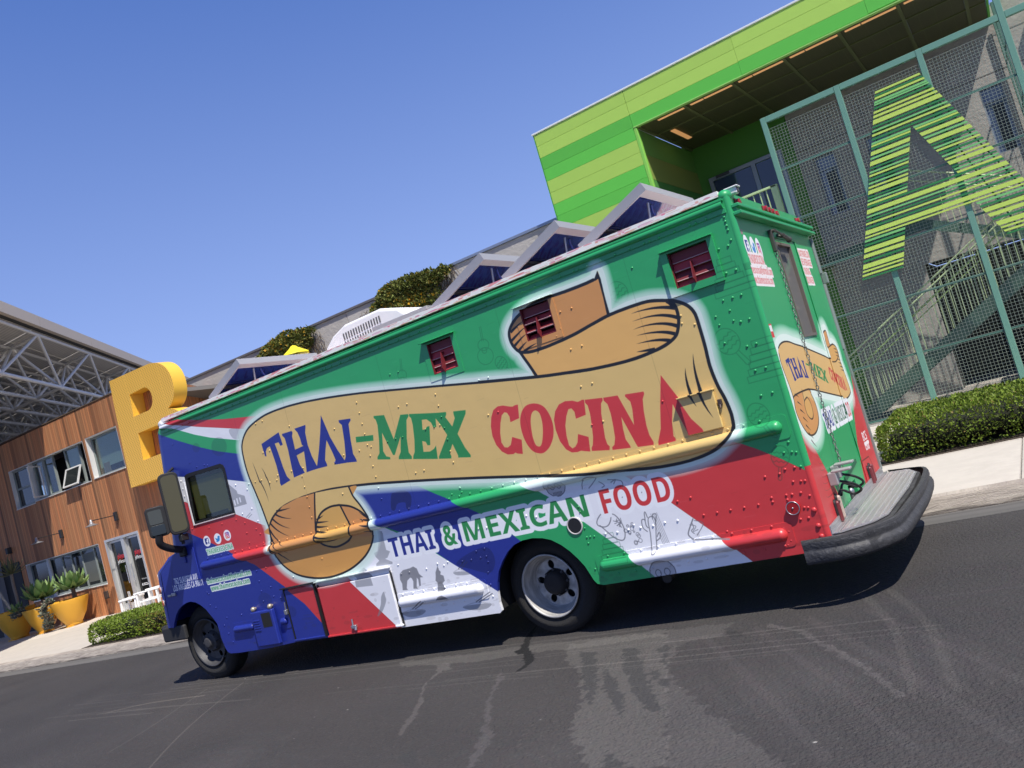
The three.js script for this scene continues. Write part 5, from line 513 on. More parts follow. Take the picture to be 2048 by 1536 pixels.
    const pts = ringPath.getSpacedPoints(N); pts.forEach((p, i) => { const a = pts[Math.max(0, i - 1)], b = pts[Math.min(N, i + 1)], t = b.clone().sub(a).normalize(), n = v3(-t.z, 0, t.x); const k = i < 5 ? 0.35 + i * 0.13 : 1; pr.forEach(([o, y]) => pos.push(p.x + n.x * o * k * 0.6, 0.392 + y, p.z + n.z * o * k * 0.6)); });
    for (let i = 0; i < N; i++) for (let j = 0; j < pr.length - 1; j++) { const a = i * pr.length + j, b = a + pr.length; idx.push(a, a + 1, b, b, a + 1, b + 1); }
    const g = new THREE.BufferGeometry(); g.setAttribute('position', new THREE.Float32BufferAttribute(pos, 3)); g.setIndex(idx); g.computeVertexNormals(); uvCube(g, 0.5);
    const rb = new THREE.MeshStandardMaterial({ map: tinted(G2, [0.045, 0.045, 0.047], 0.5), roughness: 0.62, side: THREE.DoubleSide, bumpMap: again(G2, 2), bumpScale: 0.004 });
    const B = part(TR, 'step_bumper', g, rb); const add = (n, q, m) => { const w = shade(new THREE.Mesh(q, m)); w.name = n; B.add(w); };
    const inner = [[-1.44, 0.0], [-1.27, -0.07], [-1.17, -0.2], [-1.1, -0.38], [-1.075, -1.3], [-1.1, -2.0], [-1.17, -2.17], [-1.44, -2.3]];
    const base = shapeOf(inner.map(([a, b]) => [a, b])); add('tread_bed', prism(base, 0, 0.05).rotateX(Math.PI / 2).translate(0, 0.45, 0), rb);
    const al = new THREE.MeshStandardMaterial({ map: tinted(G2, [0.5, 0.49, 0.48], 0.35), roughness: 0.42, metalness: 0.75 });
    const S = shapeOf([[-1.43, -0.03], [-1.2, -0.22], [-1.13, -0.4], [-1.105, -1.3], [-1.12, -1.98], [-1.2, -2.2], [-1.43, -2.27]]), clip = (z) => { const P = [[-0.03, -1.43], [-0.22, -1.2], [-0.4, -1.13], [-1.3, -1.105], [-1.98, -1.12], [-2.2, -1.2], [-2.27, -1.43]]; for (let i = 0; i < P.length - 1; i++) if (z <= P[i][0] && z >= P[i + 1][0]) return P[i][1] + (P[i + 1][1] - P[i][1]) * (z - P[i][0]) / (P[i + 1][0] - P[i][0]); return -1.43; };
    add('tread_plate', prism(S, 0, 0.006).rotateX(Math.PI / 2).translate(0, 0.462, 0), al);
    const ribs = []; for (let z = -0.06; z > -2.25; z -= 0.018) { const e = clip(z) - 0.012; if (e > -1.38) ribs.push(bev(-1.385, e, 0.46, 0.467, z - 0.006, z + 0.004, 0.002, 1)); } const rbm = merge(ribs); add('tread_ribs', rbm, al); B.children.at(-1).userData.kind = 'stuff';
    const lr = []; for (const x of [-1.36, -1.315, -1.27, -1.225, -1.18, -1.145]) { const z0 = x > -1.2 ? -0.22 - (x + 1.2) * 2.5 : -0.06 - (x + 1.4) * 0.8; lr.push(bev(x - 0.007, x + 0.007, 0.46, 0.471, -2.25 - (z0 + 0.03) * 0.8, z0 - 0.03, 0.003, 1)); } add('tread_ridges', merge(lr), M(0.5, 0.49, 0.47, 0.4, { metalness: 0.6 })); B.children.at(-1).userData.kind = 'stuff';
    add('kick_plate', merge([bev(-1.437, -1.425, 0.45, 0.52, -2.27, -0.02, 0.003, 1), bev(-1.43, -1.39, 0.462, 0.472, -2.27, -0.02, 0.003, 1)]), al);
  }
  // raised solar lids
  const blue = new THREE.MeshPhysicalMaterial({ color: lin(0.008, 0.022, 0.15), roughness: 0.08, clearcoat: 0.6, clearcoatRoughness: 0.05 }), alu = M(0.36, 0.36, 0.37, 0.45, { metalness: 0.25 });
  for (const [x0, x1] of [[-2.64, -2.03], [-3.36, -2.77], [-4.09, -3.5], [-7.14, -6.59]]) {
    const a = Math.atan2(0.25, x1 - x0), L = Math.hypot(0.25, x1 - x0), P = partGroup(TR, 'solar_panel'), T = (g) => g.rotateZ(a).translate(x0, 2.865, 0), add = (n, g, m) => { const q = shade(new THREE.Mesh(T(g), m)); q.name = n; P.add(q); };
    add('frame', merge([box(0, L, -0.035, 0.035, -0.17, -0.15), box(0, L, -0.035, 0.035, -1.27, -1.25), box(L - 0.02, L, -0.035, 0.035, -1.25, -0.17), box(0, 0.02, -0.035, 0.035, -1.25, -0.17), box(L - 0.07, L - 0.02, -0.034, -0.03, -1.25, -0.17)]), alu);
    add('panel_sheet', box(0.02, L - 0.02, 0.012, 0.02, -1.25, -0.17), blue); add('cross_bar', merge([box(L * 0.3, L * 0.3 + 0.03, -0.02, 0.005, -1.24, -0.18)]), M(0.03, 0.03, 0.03, 0.5)); add('cable', pipe([v3(L - 0.12, -0.02, -0.5), v3(L - 0.16, -0.08, -0.55), v3(L - 0.13, -0.16, -0.6)], 0.009), M(0.01, 0.03, 0.2, 0.4));
    const st = shade(new THREE.Mesh(merge([bar(v3(x1 - 0.12, 2.84, -0.4), v3(x1 - 0.09, 3.05, -0.4), 0.01), bar(v3(x1 - 0.12, 2.84, -1.05), v3(x1 - 0.09, 3.05, -1.05), 0.01)]), steel)); st.name = 'strut'; P.add(st);
  }
  { // roof air conditioner
    const sh = shapeOf([[-5.68, 2.845], [-5.66, 2.95], [-5.55, 3.03], [-5.38, 3.09], [-4.93, 3.1], [-4.72, 3.04], [-4.62, 2.95], [-4.6, 2.845]]);
    const A = part(TR, 'air_conditioner', prism(sh, -1.1, -0.5, { bevelEnabled: true, bevelSize: 0.03, bevelThickness: 0.05, bevelSegments: 4 }), M(0.76, 0.76, 0.74, 0.45)); const add = (n, g, m) => { const q = shade(new THREE.Mesh(g, m)); q.name = n; A.add(q); };
    const sl = []; for (let i = 0; i < 15; i++) for (const [y0, y1] of [[2.9, 2.955], [2.97, 3.035]]) sl.push(box(-5.42 + i * 0.034, -5.405 + i * 0.034, y0 + i * 0.002, y1 + i * 0.002, -0.452, -0.446)); add('grille_slots', merge(sl), M(0.1, 0.1, 0.1, 0.8)); A.children.at(-1).userData.kind = 'stuff';
  }
  part(TR, 'roof_box', merge([bev(-4.84, -4.2, 2.84, 2.925, -0.85, -0.2, 0.006), bev(-4.22, -4.11, 2.84, 2.9, -0.8, -0.2, 0.006)]), M(0.38, 0.37, 0.36, 0.5, { metalness: 0.3 }));
  part(TR, 'roof_vent_cap', new THREE.LatheGeometry([[0, 0.13], [0.03, 0.12], [0.05, 0.1], [0.16, 0.03], [0.165, 0], [0, 0]].map((p) => new THREE.Vector2(...p)), 6).translate(-6.88, 3.19, -1.22), M(0.83, 0.7, 0.02, 0.5), 'bright yellow vent cap'); part(TR, 'vent_pipe', bar(v3(-6.88, 2.84, -1.22), v3(-6.88, 3.2, -1.22), 0.06), white);
}

// ---------- the green striped building ----------
const BG = thing('striped_building', 'two-storey building clad in light and mid green horizontal panels', 'building', [-3.2, 0, -11]);
{
  const yg = (k = 1) => new THREE.MeshStandardMaterial({ color: lin(0.40 * k, 0.63 * k, 0.10 * k), roughness: 0.5, bumpMap: again(G1, 1), bumpScale: 0.002 }), mg = (k = 1) => new THREE.MeshStandardMaterial({ color: lin(0.115 * k, 0.53 * k, 0.06 * k), roughness: 0.5, bumpMap: again(G1, 1), bumpScale: 0.002 });
  const YG = [yg(1), yg(0.95), yg(1.06)], MG = [mg(1), mg(0.93), mg(1.07)], pick = (l) => l[Math.floor(rnd() * 3)];
  const Z = -9.42, H = 0.2455, y0 = 7.405, order = 'YYGGYYGGYYGGYYGYYGGYYGGYYGGYYGG';
  const concrete = new THREE.MeshStandardMaterial({ map: again(tinted(G1, [0.36, 0.335, 0.30], 0.16), 0.5), roughness: 0.9, bumpMap: G2, bumpScale: 0.006 });
  // box on the left: bands from the top to the ground
  for (let i = 0; i < 30; i++) { const a = y0 - i * H; if (a - H < 0.1) break; part(BG, 'cladding_panel', uvCube(bev(-7.19, -5.168, a - H + 0.0015, a - 0.001, Z - 0.06, Z, 0.004, 1)), pick(order[i] === 'Y' ? YG : MG)); }
  for (const [xa, xb] of [[-5.162, -3.02], [-3.014, -0.88], [-0.874, 0.8]]) for (let i = 0; i < 3; i++) { const a = y0 - i * H + (xa + 5) * 0.004; part(BG, 'cladding_panel', uvCube(bev(xa, xb + 0.003, a - H + 0.0015, a - 0.001, Z - 0.06, Z, 0.004, 1)), pick(order[i] === 'Y' ? YG : MG)); }
  for (let i = 0; i < 29; i++) { const a = y0 - i * H; part(BG, 'side_panel', bev(-7.215, -7.193, a - H + 0.003, a - 0.003, -12.6, Z - 0.01, 0.005, 1), MG[i % 3]); }
  part(BG, 'roof_edge', merge([bev(-7.23, 0.83, y0, y0 + 0.035, Z - 0.3, Z + 0.015, 0.008), box(-7.2, 0.8, y0 - 0.05, y0 - 0.002, -12.7, Z - 0.07)]), M(0.75, 0.78, 0.72, 0.5));
  part(BG, 'fascia_lip', bev(-5.16, 0.8, y0 - 3 * H - 0.02, y0 - 3 * H + 0.002, Z - 0.08, Z + 0.012, 0.004, 1), M(0.3, 0.6, 0.14, 0.5));
  part(BG, 'reveal_trim', bev(-5.166, -5.10, 0.24, y0 - 3 * H - 0.022, Z - 0.09, Z + 0.004, 0.01), M(0.25, 0.6, 0.09, 0.5));
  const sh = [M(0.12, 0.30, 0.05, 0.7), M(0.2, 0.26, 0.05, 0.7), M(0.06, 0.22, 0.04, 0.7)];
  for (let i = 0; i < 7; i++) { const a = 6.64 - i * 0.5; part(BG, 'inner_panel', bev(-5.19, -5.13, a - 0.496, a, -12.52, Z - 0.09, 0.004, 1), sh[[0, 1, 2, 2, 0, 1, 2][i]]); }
  part(BG, 'end_panel', bev(0.76, 0.8, 6.66, y0 - 0.05, -12.5, Z - 0.06, 0.004), MG[0]);
  // soffit: perforated metal trays between ribs
  const holes = (() => { const [c, x] = canvas(128, 128); x.fillStyle = '#5a5b3a'; x.fillRect(0, 0, 128, 128); x.fillStyle = '#26281a'; for (let j = 0; j < 8; j++) for (let i = 0; i < 8; i++) { x.beginPath(); x.arc(8 + i * 16 + (j % 2) * 8, 8 + j * 16, 5, 0, 7); x.fill(); } return again(tex(c), 4); })();
  const trayM = new THREE.MeshStandardMaterial({ map: holes, roughness: 0.6 }), ribM = M(0.13, 0.15, 0.06, 0.6);
  const xs = []; for (let x = -5.09; x < 0.76; x += 0.927) xs.push(x);
  xs.forEach((x) => { [[-10.4, -9.5], [-11.35, -10.44], [-12.45, -11.39]].forEach(([a, b]) => part(BG, 'soffit_tray', uvCube(box(x + 0.03, Math.min(x + 0.897, 0.75), 6.66, 6.68, a, b), 1), trayM)); part(BG, 'soffit_rib', box(x - 0.028, x + 0.028, 6.64, 6.68, -12.48, -9.5), ribM); });
  for (const z of [-10.42, -11.37]) part(BG, 'soffit_rib', box(-5.06, 0.75, 6.642, 6.676, z - 0.018, z + 0.018), ribM);
  // back wall: green left, concrete right, open below the landing
  const gw = M(0.07, 0.24, 0.03, 0.7), ZB = -12.5, glass = new THREE.MeshPhysicalMaterial({ color: lin(0.16, 0.21, 0.30), roughness: 0.06, clearcoat: 0.5 }), alu = M(0.3, 0.33, 0.36, 0.4, { metalness: 0.4 });
  part(BG, 'green_wall', box(-5.3, -3.08, 0.2, 7.1, ZB - 0.1, ZB), gw);
  const wallShape = shapeOf([[-3.07, 0.2], [-1.45, 0.2], [-1.45, 2.75], [4.4, 2.55], [4.4, 8.3], [1.4, 8.3], [1.4, 6.9], [-3.07, 6.9]]);
  const wins = [[-2.79, -2.39, 4.25, 5.5], [-1.78, -1.38, 4.25, 5.5], [0.27, 0.66, 4.26, 5.54], [1.4, 1.8, 4.26, 5.54]];
  for (const [a, b, c, d] of wins) wallShape.holes.push(shapeOf([[a, c], [a, d], [b, d], [b, c]]));
  part(BG, 'concrete_wall', uvCube(prism(wallShape, ZB - 0.22, ZB), 1), concrete);
  for (const y of [6.35, 5.72, 4.1, 3.42]) part(BG, 'wall_groove', box(-3.065, 4.4, y - 0.008, y + 0.008, ZB - 0.01, ZB + 0.004), M(0.16, 0.15, 0.135, 0.95));
  for (const [a, b, c, d] of wins) { const w = part(BG, 'window', merge([box(a, b, c, c + 0.03, ZB - 0.2, ZB - 0.12), box(a, b, d - 0.03, d, ZB - 0.2, ZB - 0.12), box(a, a + 0.03, c + 0.03, d - 0.03, ZB - 0.2, ZB - 0.12), box(b - 0.03, b, c + 0.03, d - 0.03, ZB - 0.2, ZB - 0.12), box(a + 0.03, b - 0.03, d - 0.3, d - 0.27, ZB - 0.2, ZB - 0.13)]), alu); const p = shade(new THREE.Mesh(box(a + 0.02, b - 0.02, c + 0.02, d - 0.02, ZB - 0.19, ZB - 0.175), glass)); p.name = 'pane'; w.add(p); const bl = shade(new THREE.Mesh(box(a + 0.13, b - 0.08, c + 0.04, d - 0.36, ZB - 0.172, ZB - 0.165), M(0.02, 0.025, 0.03, 0.4))); bl.name = 'dark_sash'; w.add(bl); }
  part(BG, 'recess', merge([box(-1.46, 4.4, 0.2, 2.8, -15.5, -15.4), box(-1.55, -1.45, 0.2, 2.8, -15.4, -12.72), box(-1.45, 4.4, 2.82, 2.9, -15.5, -12.72)]), M(0.03, 0.033, 0.03, 0.9));
  for (const x of [-0.15, 0.35]) part(BG, 'recess_post', box(x, x + 0.06, 0.2, 2.8, -14.0, -13.95), M(0.06, 0.09, 0.06, 0.6));
  // upper doors with their balcony
  const dr = part(BG, 'balcony_door', merge([box(-4.92, -3.33, 5.84, 5.92, ZB, ZB + 0.05), box(-4.92, -4.84, 3.4, 5.84, ZB, ZB + 0.05), box(-3.41, -3.33, 3.4, 5.84, ZB, ZB + 0.05), box(-3.99, -3.9, 3.4, 5.84, ZB, ZB + 0.05)]), alu); for (const [a, b] of [[-4.83, -4.0], [-3.89, -3.42]]) { const p = shade(new THREE.Mesh(box(a, b, 3.45, 5.83, ZB + 0.01, ZB + 0.02), new THREE.MeshPhysicalMaterial({ color: lin(0.03, 0.05, 0.11), roughness: 0.06, clearcoat: 0.5 }))); p.name = 'pane'; dr.add(p); }
  { const p = shade(new THREE.Mesh(bev(-4.75, -4.45, 5.86, 5.92, ZB + 0.05, ZB + 0.09, 0.01), M(0.05, 0.055, 0.06, 0.5))); p.name = 'door_closer'; dr.add(p); }
  part(BG, 'wall_opening', box(-5.131, -5.125, 5.0, 5.45, -10.8, -9.9), M(0.012, 0.014, 0.012, 0.8));
  part(BG, 'balcony_floor', merge([box(-5.1, -2.98, 3.25, 3.4, -12.5, -9.62)]), M(0.1, 0.14, 0.08, 0.8));
  part(BG, 'ground_slab', box(-7.2, 4.4, 0.05, 0.24, -15.5, -9.3), concrete);
  const balM = M(0.46, 0.62, 0.30, 0.5), R = partGroup(BG, 'balcony_railing'), add = (n, g) => { const q = shade(new THREE.Mesh(g, balM)); q.name = n; R.add(q); };
  add('top_rail', bev(-5.1, -3.05, 4.66, 4.70, -9.66, -9.60, 0.006)); add('bottom_rail', bev(-5.1, -3.05, 3.5, 3.53, -9.65, -9.61, 0.006)); for (let x = -5.02; x < -3.16; x += 0.118) add('baluster', box(x, x + 0.016, 3.53, 4.66, -9.64, -9.624)); add('end_post', bev(-3.15, -3.03, 3.25, 4.70, -9.67, -9.60, 0.008));
  // neighbouring sunlit wall on the far right with a bit of signage
  part(BG, 'sign_bracket', bev(1.35, 1.42, 6.2, 6.5, ZB, ZB + 0.2, 0.01), M(0.55, 0.38, 0.05, 0.5));
}
for (let i = 0; i < 6; i++) for (const [a, l] of [[0.06, 0.25], [0.33, 0.56]]) {
  const x = -5.06 + i * 0.927 + a; if (i === 0 && a < 0.1) continue; const first = i + '' + a;
  const T = thing('ceiling_light', `orange-lit ${l > 0.3 ? 'long' : 'short'} light strip, ${['first', 'second', 'third', 'fourth', 'fifth', 'sixth'][l > 0.3 ? i : i - 1]} ${l > 0.3 ? 'long' : 'short'} one from the left along the soffit front edge`, 'ceiling light', [x + l / 2, 6.65, -9.62], 'light strips in the green soffit');
  part(T, 'diffuser', bev(x, x + l, 6.648, 6.662, -9.67, -9.59, 0.005, 1), new THREE.MeshStandardMaterial({ color: lin(0.6, 0.4, 0.22), emissive: lin(0.36, 0.17, 0.06), roughness: 0.6 })); part(T, 'tray', box(x - 0.01, x + l + 0.01, 6.655, 6.67, -9.68, -9.58), M(0.2, 0.18, 0.1, 0.6));
  const La = new THREE.RectAreaLight(new THREE.Color(1, 0.6, 0.28), 0.6, l, 0.08); La.position.set(0, -0.006, 0); La.rotation.x = -Math.PI / 2; La.name = 'strip_lamp'; T.add(La);
}
{ const T = thing('ceiling_light', 'orange-lit light strip set crosswise deep in the soffit corner behind the others', 'ceiling light', [-4.78, 6.65, -11]); part(T, 'diffuser', bev(-4.83, -4.73, 6.632, 6.645, -11.5, -10.5, 0.005, 1), new THREE.MeshStandardMaterial({ color: lin(0.6, 0.4, 0.22), emissive: lin(0.36, 0.17, 0.06), roughness: 0.6 })); const La = new THREE.RectAreaLight(new THREE.Color(1, 0.6, 0.28), 0.6, 0.1, 1); La.position.set(0, -0.022, 0); La.rotation.x = -Math.PI / 2; La.name = 'strip_lamp'; T.add(La); }
// ---------- tall mesh fence in front of the stairs ----------
const FX = [-2.92, -1.655, -0.375, 0.8], FZ = -9.51, FY = [0.28, 1.21, 2.14, 3.05, 3.97, 4.87, 5.79];
{
  const teal = M(0.135, 0.30, 0.225, 0.5), tealD = M(0.09, 0.2, 0.15, 0.55), wireM = M(0.34, 0.40, 0.32, 0.45, { metalness: 0.2 });
  const F = thing('mesh_fence', 'two-storey teal steel frame fence filled with wire mesh below the green canopy', 'fence', [-1.0, 0.24, FZ]);
  FX.forEach((x, i) => { part(F, 'post', bev(x - 0.045, x + 0.045, 0.24, i === 3 ? 8.6 : 5.84, FZ - 0.06, FZ + 0.03, 0.008), teal); });
  part(F, 'post', bev(2.0, 2.09, 0.24, 8.6, FZ - 0.06, FZ + 0.03, 0.008), teal);
  const spans = [[FX[0], FX[1]], [FX[1], FX[2]], [FX[2], FX[3]], [FX[3], 2.04]];
  spans.forEach(([a, b]) => {
    FY.forEach((y, j) => part(F, 'rail', bev(a + 0.047, b - 0.047, y - (j === 6 ? 0.05 : 0.018), y + (j === 6 ? 0.05 : 0.018), FZ - (j === 6 ? 0.055 : 0.03), FZ + (j === 6 ? 0.025 : 0.002), 0.005, 1), j === 6 ? teal : tealD));
    const w = [], top = 5.62; for (let x = a + 0.05; x < b - 0.04; x += 0.051) w.push(box(x - 0.0019, x + 0.0019, 0.3, top, FZ - 0.002, FZ + 0.002)); for (let y = 0.31; y < top; y += 0.051) w.push(box(a + 0.045, b - 0.045, y - 0.0019, y + 0.0019, FZ + 0.0021, FZ + 0.006));
    part(F, 'wire_mesh', merge(w), wireM).userData.kind = 'stuff';
    for (let x = a + 0.25; x < b; x += 0.4) part(F, 'rail_bolt', box(x, x + 0.02, 5.72, 5.735, FZ + 0.025, FZ + 0.03), tealD);
  });
  // short return leg of the fence at its right end
  for (const z of [-10.4, -11.4, -12.4]) part(F, 'post', bev(0.80, 0.86, 0.24, 6.6, z - 0.03, z + 0.03, 0.006), tealD);
  for (const y of FY) part(F, 'rail', box(0.82, 0.84, y - 0.018, y + 0.018, -12.4, FZ - 0.065), tealD);
  const w = []; for (let z = -12.4; z < FZ - 0.1; z += 0.102) w.push(box(0.828, 0.832, 0.3, 5.8, z - 0.002, z + 0.002)); for (let y = 0.31; y < 5.7; y += 0.102) w.push(box(0.828, 0.832, y - 0.002, y + 0.002, -12.4, FZ - 0.07)); part(F, 'wire_mesh', merge(w), wireM).userData.kind = 'stuff';
}
// ---------- giant striped letter ----------
{
  const L = thing('letter_sign', 'giant letter A made of light and dark green horizontal slats hung on the mesh fence', 'letter sign', [-0.75, 2.6, -9.42]);
  const Y = [0.52, 0.70, 0.12], Lg = [0.20, 0.55, 0.17], D = [0.03, 0.22, 0.06], mats = { Y: M(...Y, 0.45), L: M(...Lg, 0.45), D: M(...D, 0.5) };
  const lo = (y) => -1.12 + (y - 5.47) * 0.359, ro = (y) => -0.45 - (y - 5.47) * 0.413, top = 5.47, apex = 4.75, ib = 3.76, cb = 3.25, bot = 2.6, zf = -9.47;
  const tri = (y) => [-0.78 - (apex - y) / (apex - ib) * 0.335, -0.78 + (apex - y) / (apex - ib) * 0.41], leg = (y) => [-1.29 - (cb - y) * 0.33, -0.27 + (cb - y) * 0.44];
  const seq = 'Y.DY.LL.D.Y.Y.W.D.L.Y.D.LYD.W.L.W.D.L.Y.D.L.Y.W.D.L.YD.W.L.D.Y.D.W.Y.L.D.W.W.D.W.Y.Y.D.L.W'; let i = 0, y = top - 0.002;
  while (y - 0.03 > bot) {
    let k = seq[i++ % seq.length]; if (k === '.') { y -= rr(0.014, 0.026); continue; }
    const h = k === 'W' ? rr(0.055, 0.072) : k === 'D' ? rr(0.022, 0.034) : rr(0.024, 0.036), y1 = y, y0 = Math.max(bot, y - h); y = y0 - 0.008; const mid = (y0 + y1) / 2; if (k === 'W') k = 'Y';
    const slat = (a0, a1, b0, b1) => { const s = shapeOf([[a0, y0], [b0, y0], [b1, y1], [a1, y1]]); part(L, 'slat', prism(s, zf, zf + 0.03), mats[k]); };
    if (mid < cb) slat(lo(y0), lo(y1), leg(y0)[0], leg(y1)[0]), slat(leg(y0)[1], leg(y1)[1], ro(y0), ro(y1));
    else if (mid < apex && mid > ib) slat(lo(y0), lo(y1), tri(y0)[0], tri(y1)[0]), slat(tri(y0)[1], tri(y1)[1], ro(y0), ro(y1));
    else slat(lo(y0), lo(y1), ro(y0), ro(y1));
  }
  part(L, 'backing_bar', merge([bar(v3(-1.08, 5.42, zf - 0.012), v3(-2.02, 2.66, zf - 0.012), 0.012), bar(v3(-0.95, 5.42, zf - 0.012), v3(-1.6, 2.66, zf - 0.012), 0.012), bar(v3(-0.62, 5.42, zf - 0.012), v3(0.18, 2.66, zf - 0.012), 0.012), bar(v3(-0.5, 5.4, zf - 0.012), v3(0.62, 2.66, zf - 0.012), 0.012)]), M(0.03, 0.08, 0.05, 0.6));
}
// ---------- outside stairs behind the mesh ----------
{
  const S = thing('staircase', 'dark green steel staircase with pale green balusters climbing right behind the mesh', 'staircase', [-1.4, 0.24, -10.6]);
  const str = new THREE.MeshStandardMaterial({ map: tinted(G1, [0.06, 0.12, 0.09], 0.4), roughness: 0.55 }), bal = M(0.50, 0.62, 0.34, 0.5), tread = M(0.07, 0.09, 0.08, 0.7);
  const yAt = (x) => 0.45 + (x + 2.8) * 0.578, xa = -2.9, xb = 0.25;
  for (const [z, nm] of [[-10.2, 'a'], [-11.35, 'b']]) {
    part(S, 'stringer', prism(shapeOf([[xa, 0.26], [xa, 0.42], [xb, yAt(xb)], [xb + 1.6, yAt(xb)], [xb + 1.6, yAt(xb) - 0.24], [xb + 0.05, yAt(xb) - 0.24], [-2.72, 0.26]]), z - 0.02, z + 0.02), str);
    part(S, 'handrail', merge([bar(v3(xa - 0.15, yAt(xa) + 0.93, z), v3(xb, yAt(xb) + 0.93, z), 0.016), bar(v3(xb, yAt(xb) + 0.93, z), v3(xb + 1.6, yAt(xb) + 0.93, z), 0.016)]), bal);
    if (z > -11) part(S, 'inner_handrail', merge([bar(v3(xa, yAt(xa) + 0.72, z - 0.12), v3(xb, yAt(xb) + 0.72, z - 0.12), 0.018), bar(v3(xa, yAt(xa) + 0.6, z - 0.1), v3(xb, yAt(xb) + 0.6, z - 0.1), 0.01)]), M(0.36, 0.5, 0.2, 0.5));
    for (let x = xa + 0.02; x < xb; x += 0.105) part(S, 'baluster', box(x - 0.006, x + 0.006, yAt(x) - 0.05, yAt(x) + 0.93, z - 0.006, z + 0.006), bal);
    for (let x = xb + 0.1; x < xb + 1.6; x += 0.105) part(S, 'baluster', box(x - 0.006, x + 0.006, yAt(xb) - 0.05, yAt(xb) + 0.93, z - 0.006, z + 0.006), bal);
  }
  for (let i = 0; i < 11; i++) { const x = -2.75 + i * 0.285; part(S, 'step', box(x, x + 0.3, yAt(x + 0.15) - 0.09, yAt(x + 0.15) - 0.05, -11.32, -10.23), tread); }
  part(S, 'landing', box(xb, xb + 1.6, yAt(xb) - 0.12, yAt(xb) - 0.05, -12.45, -10.23), tread);
  // upper flight turning back to the balcony
  const y2 = (x) => 2.75 + (0.3 - x) * 0.5, z2 = -11.6;
  part(S, 'stringer', prism(shapeOf([[0.3, 2.55], [0.3, 2.75], [-1.2, y2(-1.2)], [-3.0, 3.4], [-3.0, 3.2], [-1.2, y2(-1.2) - 0.2]]), z2 - 0.02, z2 + 0.02), str);
  part(S, 'handrail', merge([bar(v3(0.3, y2(0.3) + 0.95, z2), v3(-1.2, y2(-1.2) + 0.95, z2), 0.016), bar(v3(0.3, y2(0.3) + 0.75, z2), v3(-1.2, y2(-1.2) + 0.75, z2), 0.012)]), bal);
  for (let x = 0.2; x > -1.2; x -= 0.11) { const y = x > -1.2 ? y2(x) : 3.42; part(S, 'baluster', box(x - 0.006, x + 0.006, y - 0.05, y + 0.95, z2 - 0.006, z2 + 0.006), bal); }
}
// ---------- concrete wall behind the truck ----------
{
  const W = thing('boundary_wall', 'tall grey concrete wall with a dark metal coping behind the truck', 'wall', [-13, 0, -9.9]);
  const cm = [0.45, 0.47, 0.44].map((k) => new THREE.MeshStandardMaterial({ map: again(tinted(G1, [k, k * 0.94, k * 0.855], 0.13), 0.4), roughness: 0.92, bumpMap: G2, bumpScale: 0.008 })), cop = M(0.13, 0.125, 0.13, 0.55), tin = M(0.28, 0.33, 0.42, 0.4, { metalness: 0.5 });
  let k = 0; for (let x = -7.23; x > -24; x -= 3.2) { part(W, 'wall_panel', uvCube(bev(x - 3.185, x, 0, 5.74, -10.15, -9.9, 0.01, 1), 1), cm[k % 3]); part(W, 'coping', bev(x - 3.195, x - 0.005, 5.74, 5.80, -10.2, -9.86, 0.006, 1), k < 1 ? tin : cop); part(W, 'tie_hole', new THREE.CylinderGeometry(0.035, 0.035, 0.012, 14).rotateX(Math.PI / 2).translate(x - 1.4, 5.1, -9.898), M(0.05, 0.05, 0.05, 0.9)); k++; }
}

